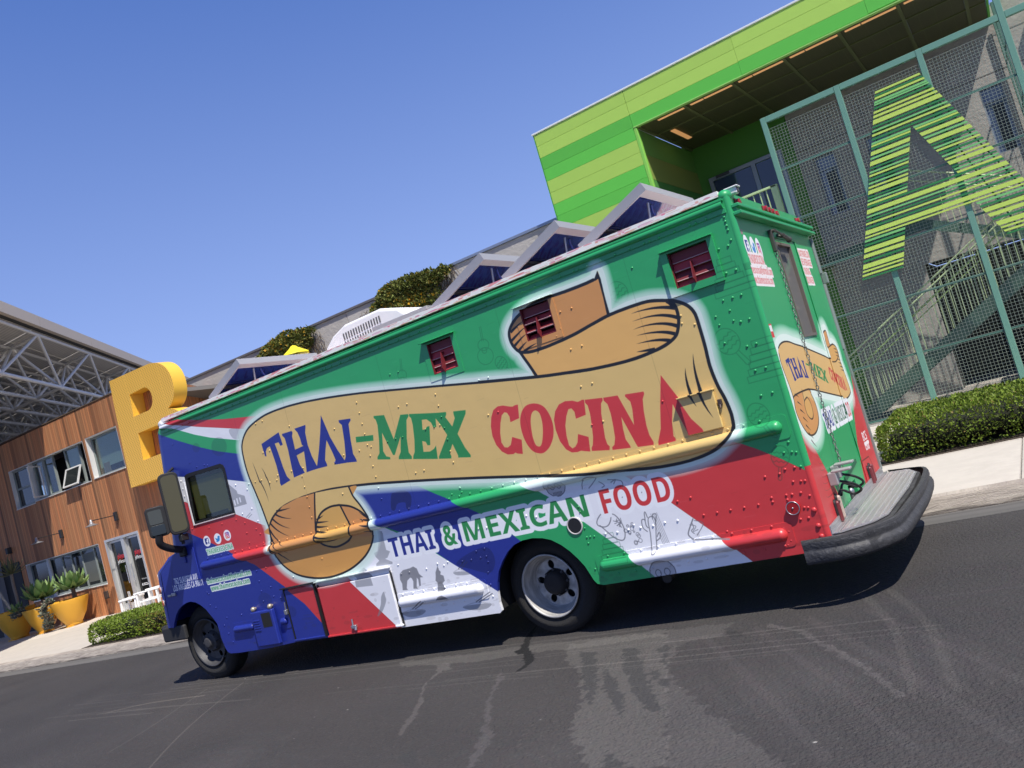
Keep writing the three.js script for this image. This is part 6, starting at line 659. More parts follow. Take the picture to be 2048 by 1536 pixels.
// ---------- timber building on the left ----------
const TZ = -6.65;
{
  const T = thing('timber_building', 'brown timber-clad two-storey building with open windows and a glass entrance', 'building', [-21, 0.13, -8]);
  function boards() { // narrow upright cedar boards, each with its own tone; 4 m x 4 m
    const [c, x] = canvas(2048, 1024), [cb, y] = canvas(2048, 1024); let u = 0; y.fillStyle = '#999'; y.fillRect(0, 0, 2048, 1024);
    while (u < 2048) { const w = rr(38, 50), k = rr(0.86, 1.08) * (rnd() < 0.08 ? 0.78 : 1), g = rr(-5, 5); x.fillStyle = `rgb(${Math.min(255, 188 * k) | 0},${(126 + g) * k | 0},${(82 + g) * k | 0})`; x.fillRect(u, 0, w, 1024); for (let i = 0; i < 14; i++) { x.fillStyle = rnd() < 0.5 ? 'rgba(70,34,14,0.10)' : 'rgba(255,214,160,0.08)'; x.fillRect(u + rnd() * w, rr(-400, 900), rr(1, 3), rr(200, 900)); } x.fillStyle = 'rgba(40,20,8,0.6)'; x.fillRect(u, 0, 2, 1024); y.fillStyle = '#000'; y.fillRect(u, 0, 4, 1024); u += w; }
    return [tex(c), tex(cb, false)];
  }
  const [bm, bb] = boards(), wood = new THREE.MeshStandardMaterial({ map: again(bm, 0.25), bumpMap: again(bb, 0.25), bumpScale: 0.012, roughness: 0.72 });
  const X = (a) => a, holes = [[-24.1, -23.08, 3.46, 4.55], [-23.08, -20.32, 3.5, 4.56], [-20.2, -18.8, 3.52, 4.58], [-24.34, -20.7, 0.9, 1.95], [-20.4, -18.94, 0.13, 1.98]];
  const s = shapeOf([[-34, 0.1], [-17.3, 0.1], [-17.3, 5.35], [-34, 5.28]]); for (const [a, b, c, d] of holes) s.holes.push(shapeOf([[a, c], [a, d], [b, d], [b, c]]));
  part(T, 'front_wall', uvCube(prism(s, TZ - 0.25, TZ), 1), wood);
  { const g = box(-9, 0, 0.1, 5.33, -0.2, 0); uvCube(g, 1); g.rotateY(-Math.atan2(0.833, 0.553)).translate(-17.31, 0, TZ - 0.01); const m = part(T, 'side_wall', g, wood); m.geometry.computeVertexNormals(); }
  part(T, 'parapet_cap', merge([box(-34, -17.28, 5.352, 5.38, TZ - 0.3, TZ + 0.015)]), M(0.12, 0.08, 0.05, 0.7));
  part(T, 'flat_roof', box(-34, -17.6, 5.0, 5.1, -16, TZ - 0.26), M(0.2, 0.19, 0.18, 0.9));
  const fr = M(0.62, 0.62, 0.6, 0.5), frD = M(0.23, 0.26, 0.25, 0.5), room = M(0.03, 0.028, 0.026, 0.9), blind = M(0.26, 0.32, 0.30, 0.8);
  const glass = new THREE.MeshPhysicalMaterial({ color: lin(0.02, 0.025, 0.025), roughness: 0.05, clearcoat: 0.3 }), clear = new THREE.MeshPhysicalMaterial({ color: lin(0.8, 0.86, 0.84), roughness: 0.04, transmission: 1, thickness: 0 });
  const frame = (a, b, c, d, z0, z1, w = 0.05) => merge([box(a, b, c, c + w, z0, z1), box(a, b, d - w, d, z0, z1), box(a, a + w, c + w, d - w, z0, z1), box(b - w, b, c + w, d - w, z0, z1)]);
  const sub = (p, n, g, m) => { const q = shade(new THREE.Mesh(g, m)); q.name = n; p.add(q); return q; };
  const reveal = (a, b, c, d) => merge([box(a, a + 0.02, c, d, TZ - 0.2, TZ - 0.004), box(a + 0.02, b - 0.02, c, c + 0.02, TZ - 0.2, TZ + 0.02), box(b - 0.02, b, c, d, TZ - 0.2, TZ - 0.004), box(a + 0.02, b - 0.02, d - 0.02, d, TZ - 0.2, TZ - 0.004)]);
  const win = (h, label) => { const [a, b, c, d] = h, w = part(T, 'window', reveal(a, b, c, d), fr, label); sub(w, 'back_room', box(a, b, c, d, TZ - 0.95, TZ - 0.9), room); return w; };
  const w1 = win(holes[2], 'right upper window with a pale blind'); sub(w1, 'frame', frame(-20.18, -18.82, 3.54, 4.56, TZ - 0.17, TZ - 0.13), frD); sub(w1, 'pane', box(-20.13, -18.87, 3.59, 4.51, TZ - 0.16, TZ - 0.15), clear); sub(w1, 'blind', box(-20.1, -18.86, 3.75, 4.52, TZ - 0.2, TZ - 0.19), blind); sub(w1, 'box_on_sill', box(-19.95, -19.7, 3.58, 3.85, TZ - 0.185, TZ - 0.195), M(0.2, 0.15, 0.1, 0.9));
  const w2 = win(holes[1], 'wide upper window with tilted open sashes');
  for (const [a, b] of [[-23.0, -22.5], [-22.48, -22.0], [-21.42, -20.72]]) { sub(w2, 'frame', frame(a, b, 3.54, 4.54, TZ - 0.16, TZ - 0.10, 0.04), frD); sub(w2, 'pane', box(a + 0.04, b - 0.04, 3.58, 4.5, TZ - 0.14, TZ - 0.13), clear); }
  { const sash = frame(-0.35, 0.35, -0.5, 0.0, -0.02, 0.02, 0.035).rotateX(-0.38).translate(-21.07, 4.02, TZ - 0.06); sub(w2, 'open_sash', sash, fr); sub(w2, 'pane', box(-0.31, 0.31, -0.46, -0.04, -0.004, 0.004).rotateX(-0.38).translate(-21.07, 4.02, TZ - 0.06), glass); }
  sub(w2, 'blind', box(-21.38, -20.76, 4.05, 4.5, TZ - 0.19, TZ - 0.17), blind); sub(w2, 'open_pane', frame(-0.5, 0.0, 3.54, 4.54, -0.015, 0.015, 0.03).rotateY(-1.25).translate(-20.36, 0, TZ - 0.08), fr); sub(w2, 'open_pane', frame(0, 0.45, 3.56, 4.4, -0.015, 0.015, 0.03).rotateY(-1.2).translate(-22.6, 0, TZ - 0.06), fr);
  const w3 = win(holes[0], 'left upper window in shade'); sub(w3, 'frame', merge([frame(-24.08, -23.1, 3.48, 4.53, TZ - 0.16, TZ - 0.10), box(-24.03, -23.15, 3.98, 4.03, TZ - 0.15, TZ - 0.105)]), frD); sub(w3, 'pane', box(-24.03, -23.15, 3.53, 4.48, TZ - 0.14, TZ - 0.13), glass);
  const w4 = win(holes[3], 'long ground floor window'); sub(w4, 'frame', merge([frame(-24.32, -20.72, 0.92, 1.93, TZ - 0.16, TZ - 0.10), ...[-23.3, -22.7, -22.25, -21.75, -21.15].map((x) => box(x - 0.025, x + 0.025, 0.97, 1.88, TZ - 0.15, TZ - 0.105))]), frD); sub(w4, 'pane', box(-24.27, -20.77, 0.97, 1.88, TZ - 0.14, TZ - 0.13), glass); sub(w4, 'blind', box(-21.72, -21.17, 1.05, 1.8, TZ - 0.129, TZ - 0.125), M(0.12, 0.13, 0.125, 0.7)); sub(w4, 'white_post', box(-23.36, -23.24, 0.92, 1.93, TZ - 0.095, TZ - 0.05), fr);
  // entrance
  const D = part(T, 'entrance_door', merge([frame(-20.4, -18.94, 0.13, 1.98, TZ - 0.16, TZ + 0.02, 0.06), box(-19.72, -19.6, 0.14, 1.92, TZ - 0.13, TZ + 0.01)]), M(0.6, 0.6, 0.58, 0.35, { metalness: 0.5 }));
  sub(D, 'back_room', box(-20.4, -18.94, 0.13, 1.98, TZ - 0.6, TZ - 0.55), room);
  const print = (dx) => { const [c, x] = canvas(256, 512); x.fillStyle = '#0c0d0c'; x.fillRect(0, 0, 256, 512); x.textAlign = 'center'; x.font = 'bold italic 54px sans-serif'; x.fillStyle = '#e0343f'; x.fillText('playa', 128, 140); x.fillStyle = '#f0f0f0'; x.font = 'bold 38px sans-serif'; x.fillText('jefferson', 132, 178); if (dx) { x.font = '15px sans-serif'; x.fillText('CREATIVE OFFICES', 140, 352); x.beginPath(); x.arc(70, 392, 11, 0, 7); x.fill(); x.fillRect(90, 382, 90, 6); x.fillRect(90, 394, 110, 6); } else { x.fillStyle = '#c9cac6'; x.fillRect(90, 420, 54, 80); x.fillStyle = '#777'; x.fillRect(98, 432, 36, 4); x.fillRect(98, 444, 30, 4); x.fillRect(98, 456, 36, 4); } return tex(c); };
  for (const [a, b, k] of [[-20.34, -19.73, 0], [-19.59, -19.0, 1]]) { sub(D, 'door_leaf', frame(a, b, 0.14, 1.91, TZ - 0.11, TZ - 0.06, 0.05), M(0.6, 0.6, 0.58, 0.35, { metalness: 0.5 })); const g = box(a + 0.05, b - 0.05, 0.32, 1.86, TZ - 0.09, TZ - 0.085); uvBy(g, 'x', 'y', a + 0.05, 0.32, b - a - 0.1, 1.54); sub(D, 'pane', g, new THREE.MeshPhysicalMaterial({ map: print(k), roughness: 0.06, clearcoat: 0.3 })); sub(D, 'kick_rail', box(a + 0.05, b - 0.05, 0.19, 0.32, TZ - 0.1, TZ - 0.07), M(0.6, 0.6, 0.58, 0.35, { metalness: 0.5 })); }
  sub(D, 'handle', merge([bar(v3(-19.78, 0.8, TZ), v3(-19.78, 1.25, TZ), 0.012), bar(v3(-19.54, 0.8, TZ), v3(-19.54, 1.25, TZ), 0.012)]), M(0.7, 0.7, 0.7, 0.25, { metalness: 0.8 }));
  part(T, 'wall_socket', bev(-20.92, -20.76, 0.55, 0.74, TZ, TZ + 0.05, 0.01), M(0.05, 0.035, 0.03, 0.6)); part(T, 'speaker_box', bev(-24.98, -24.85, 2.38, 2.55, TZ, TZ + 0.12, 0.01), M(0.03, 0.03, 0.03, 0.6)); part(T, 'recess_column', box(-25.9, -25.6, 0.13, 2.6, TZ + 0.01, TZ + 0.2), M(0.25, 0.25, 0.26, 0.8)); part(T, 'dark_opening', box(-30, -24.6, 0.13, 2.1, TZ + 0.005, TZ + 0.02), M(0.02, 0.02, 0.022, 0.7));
}
{ // barn lamps
  const mk = (x, label) => {
    const L = thing('wall_lamp', label, 'wall lamp', [x, 2.5, TZ], 'gooseneck lamps on the timber wall'), bm = M(0.035, 0.035, 0.038, 0.5, { metalness: 0.4 });
    part(L, 'bracket', merge([bev(x - 0.05, x + 0.05, 2.36, 2.58, TZ, TZ + 0.07, 0.01)]), bm); part(L, 'arm', bar(v3(x, 2.5, TZ + 0.06), v3(x, 2.5, TZ + 0.68), 0.011), bm);
    part(L, 'lamp_shade', new THREE.LatheGeometry([[0, 0.1], [0.03, 0.1], [0.035, 0.03], [0.06, 0.0], [0.145, -0.035], [0.148, -0.045], [0.055, -0.012], [0, 0]].map((p) => new THREE.Vector2(...p)), 24).translate(x, 2.42, TZ + 0.68), M(0.30, 0.30, 0.32, 0.4, { metalness: 0.5 })); part(L, 'stem', bar(v3(x, 2.5, TZ + 0.68), v3(x, 2.53, TZ + 0.68), 0.022), M(0.5, 0.5, 0.5, 0.4)); return L;
  };
  mk(-19.63, 'gooseneck wall lamp nearest the glass entrance door on the timber wall'); mk(-22.18, 'gooseneck wall lamp above the long ground floor window, left of the other');
}
{ // giant letter B
  const L = thing('letter_sign', 'giant yellow perforated metal letter B mounted on the timber building', 'letter sign', [-17.5, 2.9, TZ]);
  const zf = TZ + 0.36, k = (5.6 - zf) / 12.45, q = ([x, y]) => [x * k, 1.6 + (y - 1.6) * k];
  const o = new THREE.Shape(), P = (f, x, y) => o[f](...q([x, y]));
  P('moveTo', -18.93, 5.72); P('lineTo', -17.35, 5.7); o.bezierCurveTo(...q([-16.75, 5.68]), ...q([-16.55, 5.35]), ...q([-16.58, 5.0])); o.bezierCurveTo(...q([-16.6, 4.75]), ...q([-16.75, 4.6]), ...q([-16.98, 4.52])); o.bezierCurveTo(...q([-16.6, 4.45]), ...q([-16.35, 4.2]), ...q([-16.38, 3.75])); o.bezierCurveTo(...q([-16.4, 3.3]), ...q([-16.8, 3.04]), ...q([-17.4, 3.04])); P('lineTo', -19.1, 3.04);
  const h1 = new THREE.Path(), h2 = new THREE.Path(); h1.moveTo(...q([-18.27, 5.2])); h1.lineTo(...q([-18.32, 4.66])); h1.lineTo(...q([-17.75, 4.66])); h1.bezierCurveTo(...q([-17.35, 4.66]), ...q([-17.35, 5.22]), ...q([-17.7, 5.22])); h2.moveTo(...q([-18.3, 4.24])); h2.lineTo(...q([-18.37, 3.58])); h2.lineTo(...q([-17.6, 3.58])); h2.bezierCurveTo(...q([-17.1, 3.6]), ...q([-17.1, 4.24]), ...q([-17.55, 4.25])); o.holes.push(h1, h2);
  const [c, x] = canvas(256, 256); x.fillStyle = '#f3c055'; x.fillRect(0, 0, 256, 256); x.fillStyle = '#b98a2c'; for (let j = 0; j < 16; j++) for (let i = 0; i < 8; i++) { x.save(); x.translate(16 + i * 32 + (j % 2) * 16, 8 + j * 16); x.rotate(0.7); x.beginPath(); x.ellipse(0, 0, 3.6, 8.4, 0, 0, 7); x.fill(); x.restore(); }
  const yel = M(0.84, 0.50, 0.06, 0.5), perf = new THREE.MeshStandardMaterial({ map: again(tex(c), 1.6), roughness: 0.5 });
  part(L, 'letter_body', prism(o, TZ + 0.01, zf - 0.006, { curveSegments: 24 }), yel); part(L, 'perforated_face', prism(o, zf - 0.005, zf, { curveSegments: 24 }), perf);
}
// ---------- space-frame canopy ----------
{
  const C0 = thing('canopy_roof', 'white steel space-frame canopy with a corrugated sheet roof above the timber building', 'canopy', [-23.5, 5.1, -8.5]);
  const K = 0.74, node = (i, j, low) => { const ii = i + (low ? 0.5 : 0), jj = j + (low ? 0.5 : 0); return v3(K * (-29.53 - 3.15 * ii - 1.8 * jj), 1.6 + K * (low ? 6.9 : 8.4), 5.6 + K * (-17.1 - 3.8 * ii + 0.05 * jj)); };
  const steel = M(0.72, 0.7, 0.66, 0.5), unit = new THREE.CylinderGeometry(1, 1, 1, 7), far = [], I0 = -3, I1 = 5, J1 = 16; let n = 0;
  const member = (name, a, b, r, j) => {
    const d = b.clone().sub(a), L = d.length(); if (j > 2) { far.push(bar(a, b, r, 6)); return; }
    const m = part(C0, name, unit, steel); m.scale.set(r, L, r); m.quaternion.setFromUnitVectors(v3(0, 1, 0), d.normalize()); m.position.add(a.clone().add(b).multiplyScalar(0.5)); n++;
  };
  for (let i = I0; i <= I1; i++) for (let j = 0; j <= J1; j++) {
    if (i < I1) member('top_chord', node(i, j), node(i + 1, j), 0.045, j); if (j < J1) member('top_chord', node(i, j), node(i, j + 1), 0.045, j);
    if (i < I1 && j < J1) { const b = node(i, j, 1); if (i < I1 - 1) member('bottom_chord', b, node(i + 1, j, 1), 0.06, j); if (j < J1 - 1) member('bottom_chord', b, node(i, j + 1, 1), 0.05, j); for (const [a, c] of [[0, 0], [1, 0], [0, 1], [1, 1]]) member('diagonal', b, node(i + a, j + c), 0.042, j); }
  }
  part(C0, 'far_members', merge(far), steel).userData.kind = 'stuff';
  const hubs = []; for (let i = I0; i < I1; i++) for (let j = 0; j < J1; j++) hubs.push(new THREE.SphereGeometry(0.09, 8, 6).translate(...node(i, j, 1).toArray())); part(C0, 'node_joints', merge(hubs), steel).userData.kind = 'stuff';
  // roof sheets bay by bay, purlins and the beige edge
  const sheet = (() => { const [c, x] = canvas(64, 64); x.fillStyle = '#c9c4bc'; x.fillRect(0, 0, 64, 64); for (let i = 0; i < 8; i++) { x.fillStyle = 'rgba(90,86,80,0.25)'; x.fillRect(0, i * 8, 64, 2); } return new THREE.MeshStandardMaterial({ map: tex(c), roughness: 0.8 }); })();
  const up = v3(0, 0.2, 0), quad = (a, b, c, d, t) => { const g = new THREE.BufferGeometry(), p = [a, b, c, d, ...[a, b, c, d].map((v) => v.clone().add(v3(0, t, 0)))]; const f = [0, 2, 1, 0, 3, 2, 4, 5, 6, 4, 6, 7, 0, 1, 5, 0, 5, 4, 1, 2, 6, 1, 6, 5, 2, 3, 7, 2, 7, 6, 3, 0, 4, 3, 4, 7]; g.setAttribute('position', new THREE.Float32BufferAttribute(f.flatMap((i) => p[i].toArray()), 3)); g.computeVertexNormals(); return uvCube(g, 1); };
  const sh = (a, b) => a.clone().lerp(b, 0.02);
  const farRoof = []; for (let i = I0; i < I1; i++) for (let j = 0; j < J1; j++) { const [a, b, c, d] = [node(i, j), node(i + 1, j), node(i + 1, j + 1), node(i, j + 1)].map((v) => v.clone().add(up)), m = a.clone().add(c).multiplyScalar(0.5); const g = quad(...[a, b, c, d].map((v) => v.clone().lerp(m, 0.012)), 0.05); j > 5 ? farRoof.push(g) : part(C0, 'roof_sheet', g, sheet); } part(C0, 'far_roof', merge(farRoof), sheet).userData.kind = 'stuff';
  const out = v3(1, 0, 0.15).normalize().multiplyScalar(0.35), edge = M(0.52, 0.45, 0.37, 0.7); for (let i = I0; i < I1; i++) { const a = node(i, 0).add(v3(0, 0.12, 0)), b = node(i + 1, 0).add(v3(0, 0.12, 0)), m = a.clone().add(b).multiplyScalar(0.5), A = a.lerp(m, 0.004), B = b.lerp(m, 0.004); part(C0, 'edge_trim', quad(A.clone().add(out), B.clone().add(out), B.clone(), A.clone(), 0.3), edge); part(C0, 'edge_gap', quad(A.clone().add(out.clone().multiplyScalar(0.5)).add(v3(0, -0.02, 0)), B.clone().add(out.clone().multiplyScalar(0.5)).add(v3(0, -0.02, 0)), B.clone().add(v3(0, -0.02, 0)), A.clone().add(v3(0, -0.02, 0)), 0.018), M(0.04, 0.04, 0.04, 0.9)); }
}

// ---------- plants and loose things ----------
const leafMat = (r, g, b, t = 0.35) => new THREE.MeshPhysicalMaterial({ color: lin(r, g, b), roughness: 0.6, transmission: t, thickness: 0, side: THREE.DoubleSide, specularIntensity: 0.5 });
function leafGeo(l, w) { const g = new THREE.BufferGeometry(); g.setAttribute('position', new THREE.Float32BufferAttribute([0, 0, 0, w, l * 0.45, 0.12 * l, 0, l, 0, -w, l * 0.45, 0.12 * l], 3)); g.setIndex([0, 1, 2, 0, 2, 3]); g.computeVertexNormals(); return g; }
function scatter(t, name, geo, mat, spots, tone) { // spots: [position, direction, scale]
  const m = new THREE.InstancedMesh(geo, mat, spots.length), o = new THREE.Object3D(), c = new THREE.Color();
  spots.forEach(([p, d, s], i) => { o.position.copy(p); o.quaternion.setFromUnitVectors(v3(0, 1, 0), d); o.rotateY(rnd() * 6.3); o.scale.setScalar(s); o.updateMatrix(); m.setMatrixAt(i, o.matrix); tone(c, i, p); m.setColorAt(i, c); });
  m.name = name; m.userData.kind = 'stuff'; shade(m); return place(t, m);
}
function hedge(label, x0, x1, z0, z1, y0, y1, count, dry) {
  const H = thing('hedge', label, 'hedge', [(x0 + x1) / 2, 0.14, (z0 + z1) / 2]), spots = [];
  const lump = (x, z) => 0.07 * fbm(x * 2.3, z * 2.3 + 9) + 0.03 * noise.noise(x * 7, z * 7, 3), R = 0.2;
  for (let i = 0; i < count; i++) {
    let x, y, z, n; const f = rnd(), A = (x1 - x0) * (z1 - z0), B = (x1 - x0) * (y1 - y0) * 1.25, Cc = (z1 - z0) * (y1 - y0), tot = A + B + Cc;
    if (f * tot < A) { x = rr(x0, x1); z = rr(z0, z1); y = y1; n = v3(0, 1, 0); } else if (f * tot < A + B) { x = rr(x0, x1); y = rr(y0, y1); z = z1; n = v3(0, 0.15, 1); } else { y = rr(y0, y1); z = rr(z0, z1); const e = rnd() < 0.75 ? x0 : x1; x = e; n = v3(e === x0 ? -1 : 1, 0.15, 0); }
    // rounded edges and an uneven clipped surface
    const ex = Math.max(0, Math.max(x0 + R - x, x - x1 + R)), ez = Math.max(0, Math.max(z0 + R - z, z - z1 + R)), ey = Math.max(0, y - y1 + R); const l = Math.hypot(ex, ey, ez); if (l > R) { const k = R / l; x -= Math.sign(x - (x0 + x1) / 2) * ex * (1 - k); z -= Math.sign(z - (z0 + z1) / 2) * ez * (1 - k); y -= ey * (1 - k); }
    if (y < y0 + 0.08) { const k = (y0 + 0.08 - y) * 0.8; x -= n.x * k; z -= n.z * k; }
    const q = lump(x + y, z + y * 1.7); x += n.x * q; y += n.y * q; z += n.z * q; const deep = rnd() * rnd() * 0.09; x -= n.x * deep; y -= n.y * deep; z -= n.z * deep;
    const gap = noise.noise(x * 5, y * 6, z * 5); if (n.y < 0.5 && gap < -0.28 && rnd() < 0.75) continue;
    spots.push([v3(x, y, z), n.clone().add(v3(rr(-1, 1), rr(-0.5, 1), rr(-1, 1)).multiplyScalar(0.9)).normalize(), rr(0.7, 1.35)]);
  }
  scatter(H, 'foliage', leafGeo(0.034, 0.011), leafMat(1, 1, 1, 0.3), spots, (c, i, p) => { const k = rr(0.6, 1.35), d = dry(p), w = rnd() < d; w ? c.setRGB(0.25 * k, 0.19 * k, 0.05 * k) : c.setRGB(0.19 * k + 0.03 * d, 0.27 * k, 0.03 * k); });
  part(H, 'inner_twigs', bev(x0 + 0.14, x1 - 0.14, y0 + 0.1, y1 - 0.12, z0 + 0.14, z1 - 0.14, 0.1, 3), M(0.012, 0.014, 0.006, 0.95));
  const st = []; for (let x = x0 + 0.2; x < x1 - 0.1; x += 0.28) for (let z = z0 + 0.3; z < z1 - 0.25; z += 0.35) st.push(bar(v3(x + rr(-0.08, 0.08), y0, z), v3(x + rr(-0.1, 0.1), y0 + 0.2, z + rr(-0.05, 0.05)), 0.012, 5)); part(H, 'stems', merge(st), M(0.06, 0.04, 0.025, 0.9)).userData.kind = 'stuff';
  structure('soil_bed', box(x0 - 0.05, x1 + 0.05, 0.1, 0.146, z0 - 0.05, z1 + 0.06), M(0.05, 0.035, 0.025, 0.95));
}
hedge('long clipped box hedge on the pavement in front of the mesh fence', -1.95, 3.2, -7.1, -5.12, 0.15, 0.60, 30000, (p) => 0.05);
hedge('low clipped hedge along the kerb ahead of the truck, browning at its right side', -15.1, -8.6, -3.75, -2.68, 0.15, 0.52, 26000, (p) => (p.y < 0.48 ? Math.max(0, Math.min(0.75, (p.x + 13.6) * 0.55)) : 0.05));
// climbing vines on the concrete wall
function vine(label, blobs, bare) {
  const V = thing('climbing_vine', label, 'climbing plant', [blobs[0][0], blobs[0][1] - 1, -9.88]), spots = [];
  for (const [x, y, rx, ry, th, n, flower] of blobs) for (let i = 0; i < n; i++) { const a = rnd() * 6.283, r = Math.pow(rnd(), 0.6), px = x + Math.cos(a) * r * rx * (1 + 0.25 * fbm(a * 2, x)), py = y + Math.sin(a) * r * ry * (1 + 0.3 * fbm(a * 2 + 5, y)); if (py > 5.7 && py > 5.82 + 0.1 * th * 4) continue; const d = th * Math.sqrt(Math.max(0, 1 - r * r)) * (0.75 + 0.6 * fbm(px * 3, py * 3)); spots.push([v3(px, py, -9.86 + d * (0.6 + 0.4 * rnd())), v3(Math.cos(a) * r * 0.5, 0.3 + Math.sin(a) * r * 0.5, 0.8).add(v3(rr(-1, 1), rr(-1, 1), rr(-1, 1)).multiplyScalar(0.8)).normalize(), rr(0.6, 1.3), rnd() < flower]); }
  scatter(V, 'foliage', leafGeo(0.085, 0.03), leafMat(1, 1, 1, 0.3), spots, (c, i) => { const k = rr(0.5, 1.4); spots[i][3] ? c.setRGB(0.85 * k, 0.47 * k, 0.04 * k) : rnd() < 0.15 ? c.setRGB(0.36 * k, 0.28 * k, 0.06 * k) : c.setRGB(0.17 * k, 0.20 * k, 0.045 * k); });
  const st = []; for (const [x, y, w, h, n] of bare) for (let i = 0; i < n; i++) { let a = x + rr(-w, w), b = y + rr(0, h); const pts = [v3(a, b, -9.88)]; for (let k = 0; k < 4; k++) { a += rr(-0.12, 0.12); b -= rr(0.08, 0.25); pts.push(v3(a, b, -9.88 + rr(0, 0.03))); } st.push(pipe(pts, 0.006, 4, 8)); } part(V, 'dry_stems', merge(st), M(0.10, 0.07, 0.045, 0.9)).userData.kind = 'stuff';
}
vine('large green and yellow flowering vine spilling over the middle of the concrete wall', [[-12.0, 5.62, 0.5, 0.3, 0.26, 1500, 0.02], [-11.5, 5.72, 0.55, 0.24, 0.24, 1300, 0.02], [-11.85, 5.2, 0.5, 0.5, 0.28, 2000, 0.1], [-11.5, 5.1, 0.4, 0.6, 0.26, 1700, 0.2], [-11.6, 4.75, 0.38, 0.42, 0.3, 1300, 0.6], [-12.45, 5.3, 0.4, 0.35, 0.14, 800, 0.02], [-12.75, 5.05, 0.25, 0.3, 0.1, 260, 0.02], [-10.95, 5.66, 0.5, 0.2, 0.16, 800, 0.01], [-10.5, 5.7, 0.3, 0.12, 0.1, 240, 0.01], [-10.95, 5.15, 0.3, 0.5, 0.1, 420, 0.04], [-11.15, 4.7, 0.3, 0.3, 0.14, 420, 0.12]], [[-10.6, 5.55, 0.4, 0.25, 44], [-12.95, 5.4, 0.25, 0.2, 14], [-10.4, 5.2, 0.25, 0.3, 20]]);
vine('smaller green vine near the left end of the concrete wall, above the front solar panel', [[-15.7, 5.62, 0.5, 0.26, 0.2, 1200, 0.05], [-16.2, 5.5, 0.5, 0.3, 0.22, 1300, 0.1], [-16.7, 5.3, 0.35, 0.3, 0.18, 600, 0.12], [-15.2, 5.5, 0.4, 0.3, 0.13, 700, 0.02], [-14.95, 5.65, 0.25, 0.12, 0.1, 240, 0.02]], [[-14.85, 5.4, 0.25, 0.25, 30]]);
// big yellow bowls with succulents
function bowl(label, x, z, R, H) {
  const B = thing('planter_bowl', label, 'planter', [x, 0.14, z], 'large yellow bowl planters'), pr = [[0, 0.02], [R * 0.42, 0.02], [R * 0.44, 0.05], [R * 0.42, 0.07], [R * 0.46, 0.09], [R * 0.72, H * 0.42], [R * 0.92, H * 0.8], [R, H], [R * 0.965, H + 0.008], [R * 0.93, H - 0.01], [R * 0.88, H * 0.86], [0, H * 0.86]].map((p) => new THREE.Vector2(...p));
  part(B, 'bowl', new THREE.LatheGeometry(pr, 48).translate(x, 0.14, z), new THREE.MeshStandardMaterial({ map: tinted(G1, [0.74, 0.38, 0.035], 0.08), roughness: 0.42 })); part(B, 'foot', merge([bev(x - R * 0.34, x + R * 0.34, 0.135, 0.165, z - R * 0.34, z + R * 0.46, 0.01)]), M(0.74, 0.38, 0.035, 0.5)); part(B, 'soil', new THREE.CylinderGeometry(R * 0.9, R * 0.9, 0.02, 30).translate(x, 0.14 + H * 0.88, z), M(0.045, 0.035, 0.028, 0.95));
}
bowl('yellow bowl planter at the left edge, under the spiky tree', -23.55, -5.72, 0.5, 0.74); bowl('yellow bowl planter in the middle of the three, under trailing succulents', -22.5, -5.85, 0.43, 0.66); bowl('rightmost yellow bowl planter, beside the timber wall', -21.45, -6.02, 0.45, 0.66);
function agaveLeaf(L, W) { // a broad fleshy leaf, curved back
  const n = 9, pos = [], idx = []; for (let i = 0; i <= n; i++) { const t = i / n, w = W * Math.pow(Math.sin(Math.PI * Math.min(1, 0.12 + t * 0.88)), 0.75) * (t > 0.95 ? 0.25 : 1), y = L * t * (1 - 0.12 * t), z = -0.28 * L * t * t; pos.push(-w, y, z + w * 0.35, 0, y, z - 0.012, w, y, z + w * 0.35); } for (let i = 0; i < n; i++) for (const j of [0, 1]) { const a = i * 3 + j; idx.push(a, a + 3, a + 1, a + 1, a + 3, a + 4); }
  const g = new THREE.BufferGeometry(); g.setAttribute('position', new THREE.Float32BufferAttribute(pos, 3)); g.setIndex(idx); g.computeVertexNormals(); return g;
}
function agave(label, x, y, z, L, count, tilt) {
  const A = thing('agave', label, 'succulent plant', [x, 0.7, z]), geos = [agaveLeaf(L, L * 0.15), agaveLeaf(L * 0.85, L * 0.14)], mats = [leafMat(0.20, 0.31, 0.10, 0.15), leafMat(0.26, 0.37, 0.14, 0.15), leafMat(0.15, 0.25, 0.10, 0.15)];
  for (let i = 0; i < count; i++) { const t = i / count, a = i * 2.39996, el = 1.45 - t * 1.55, m = part(A, 'leaf', geos[i % 2], mats[i % 3]); m.rotation.order = 'YXZ'; m.rotation.set(Math.PI / 2 - el + rr(-0.08, 0.08), a, 0); m.position.add(v3(x, y, z)); m.scale.setScalar(0.55 + 0.5 * Math.min(1, t * 2)); }
  part(A, 'stem', bar(v3(x + tilt, 0.72, z), v3(x, y, z), 0.06, 10, 0.045), M(0.12, 0.085, 0.06, 0.9));
}
agave('large pale green agave rosette leaning left over the middle bowl', -22.4, 1.02, -5.88, 0.6, 52, 0.15); agave('large pale green agave rosette in the rightmost bowl', -21.4, 1.06, -6.15, 0.55, 52, 0.0); agave('small green agave rosette low at the rim of the middle bowl', -23.0, 0.84, -5.52, 0.3, 26, 0.1);
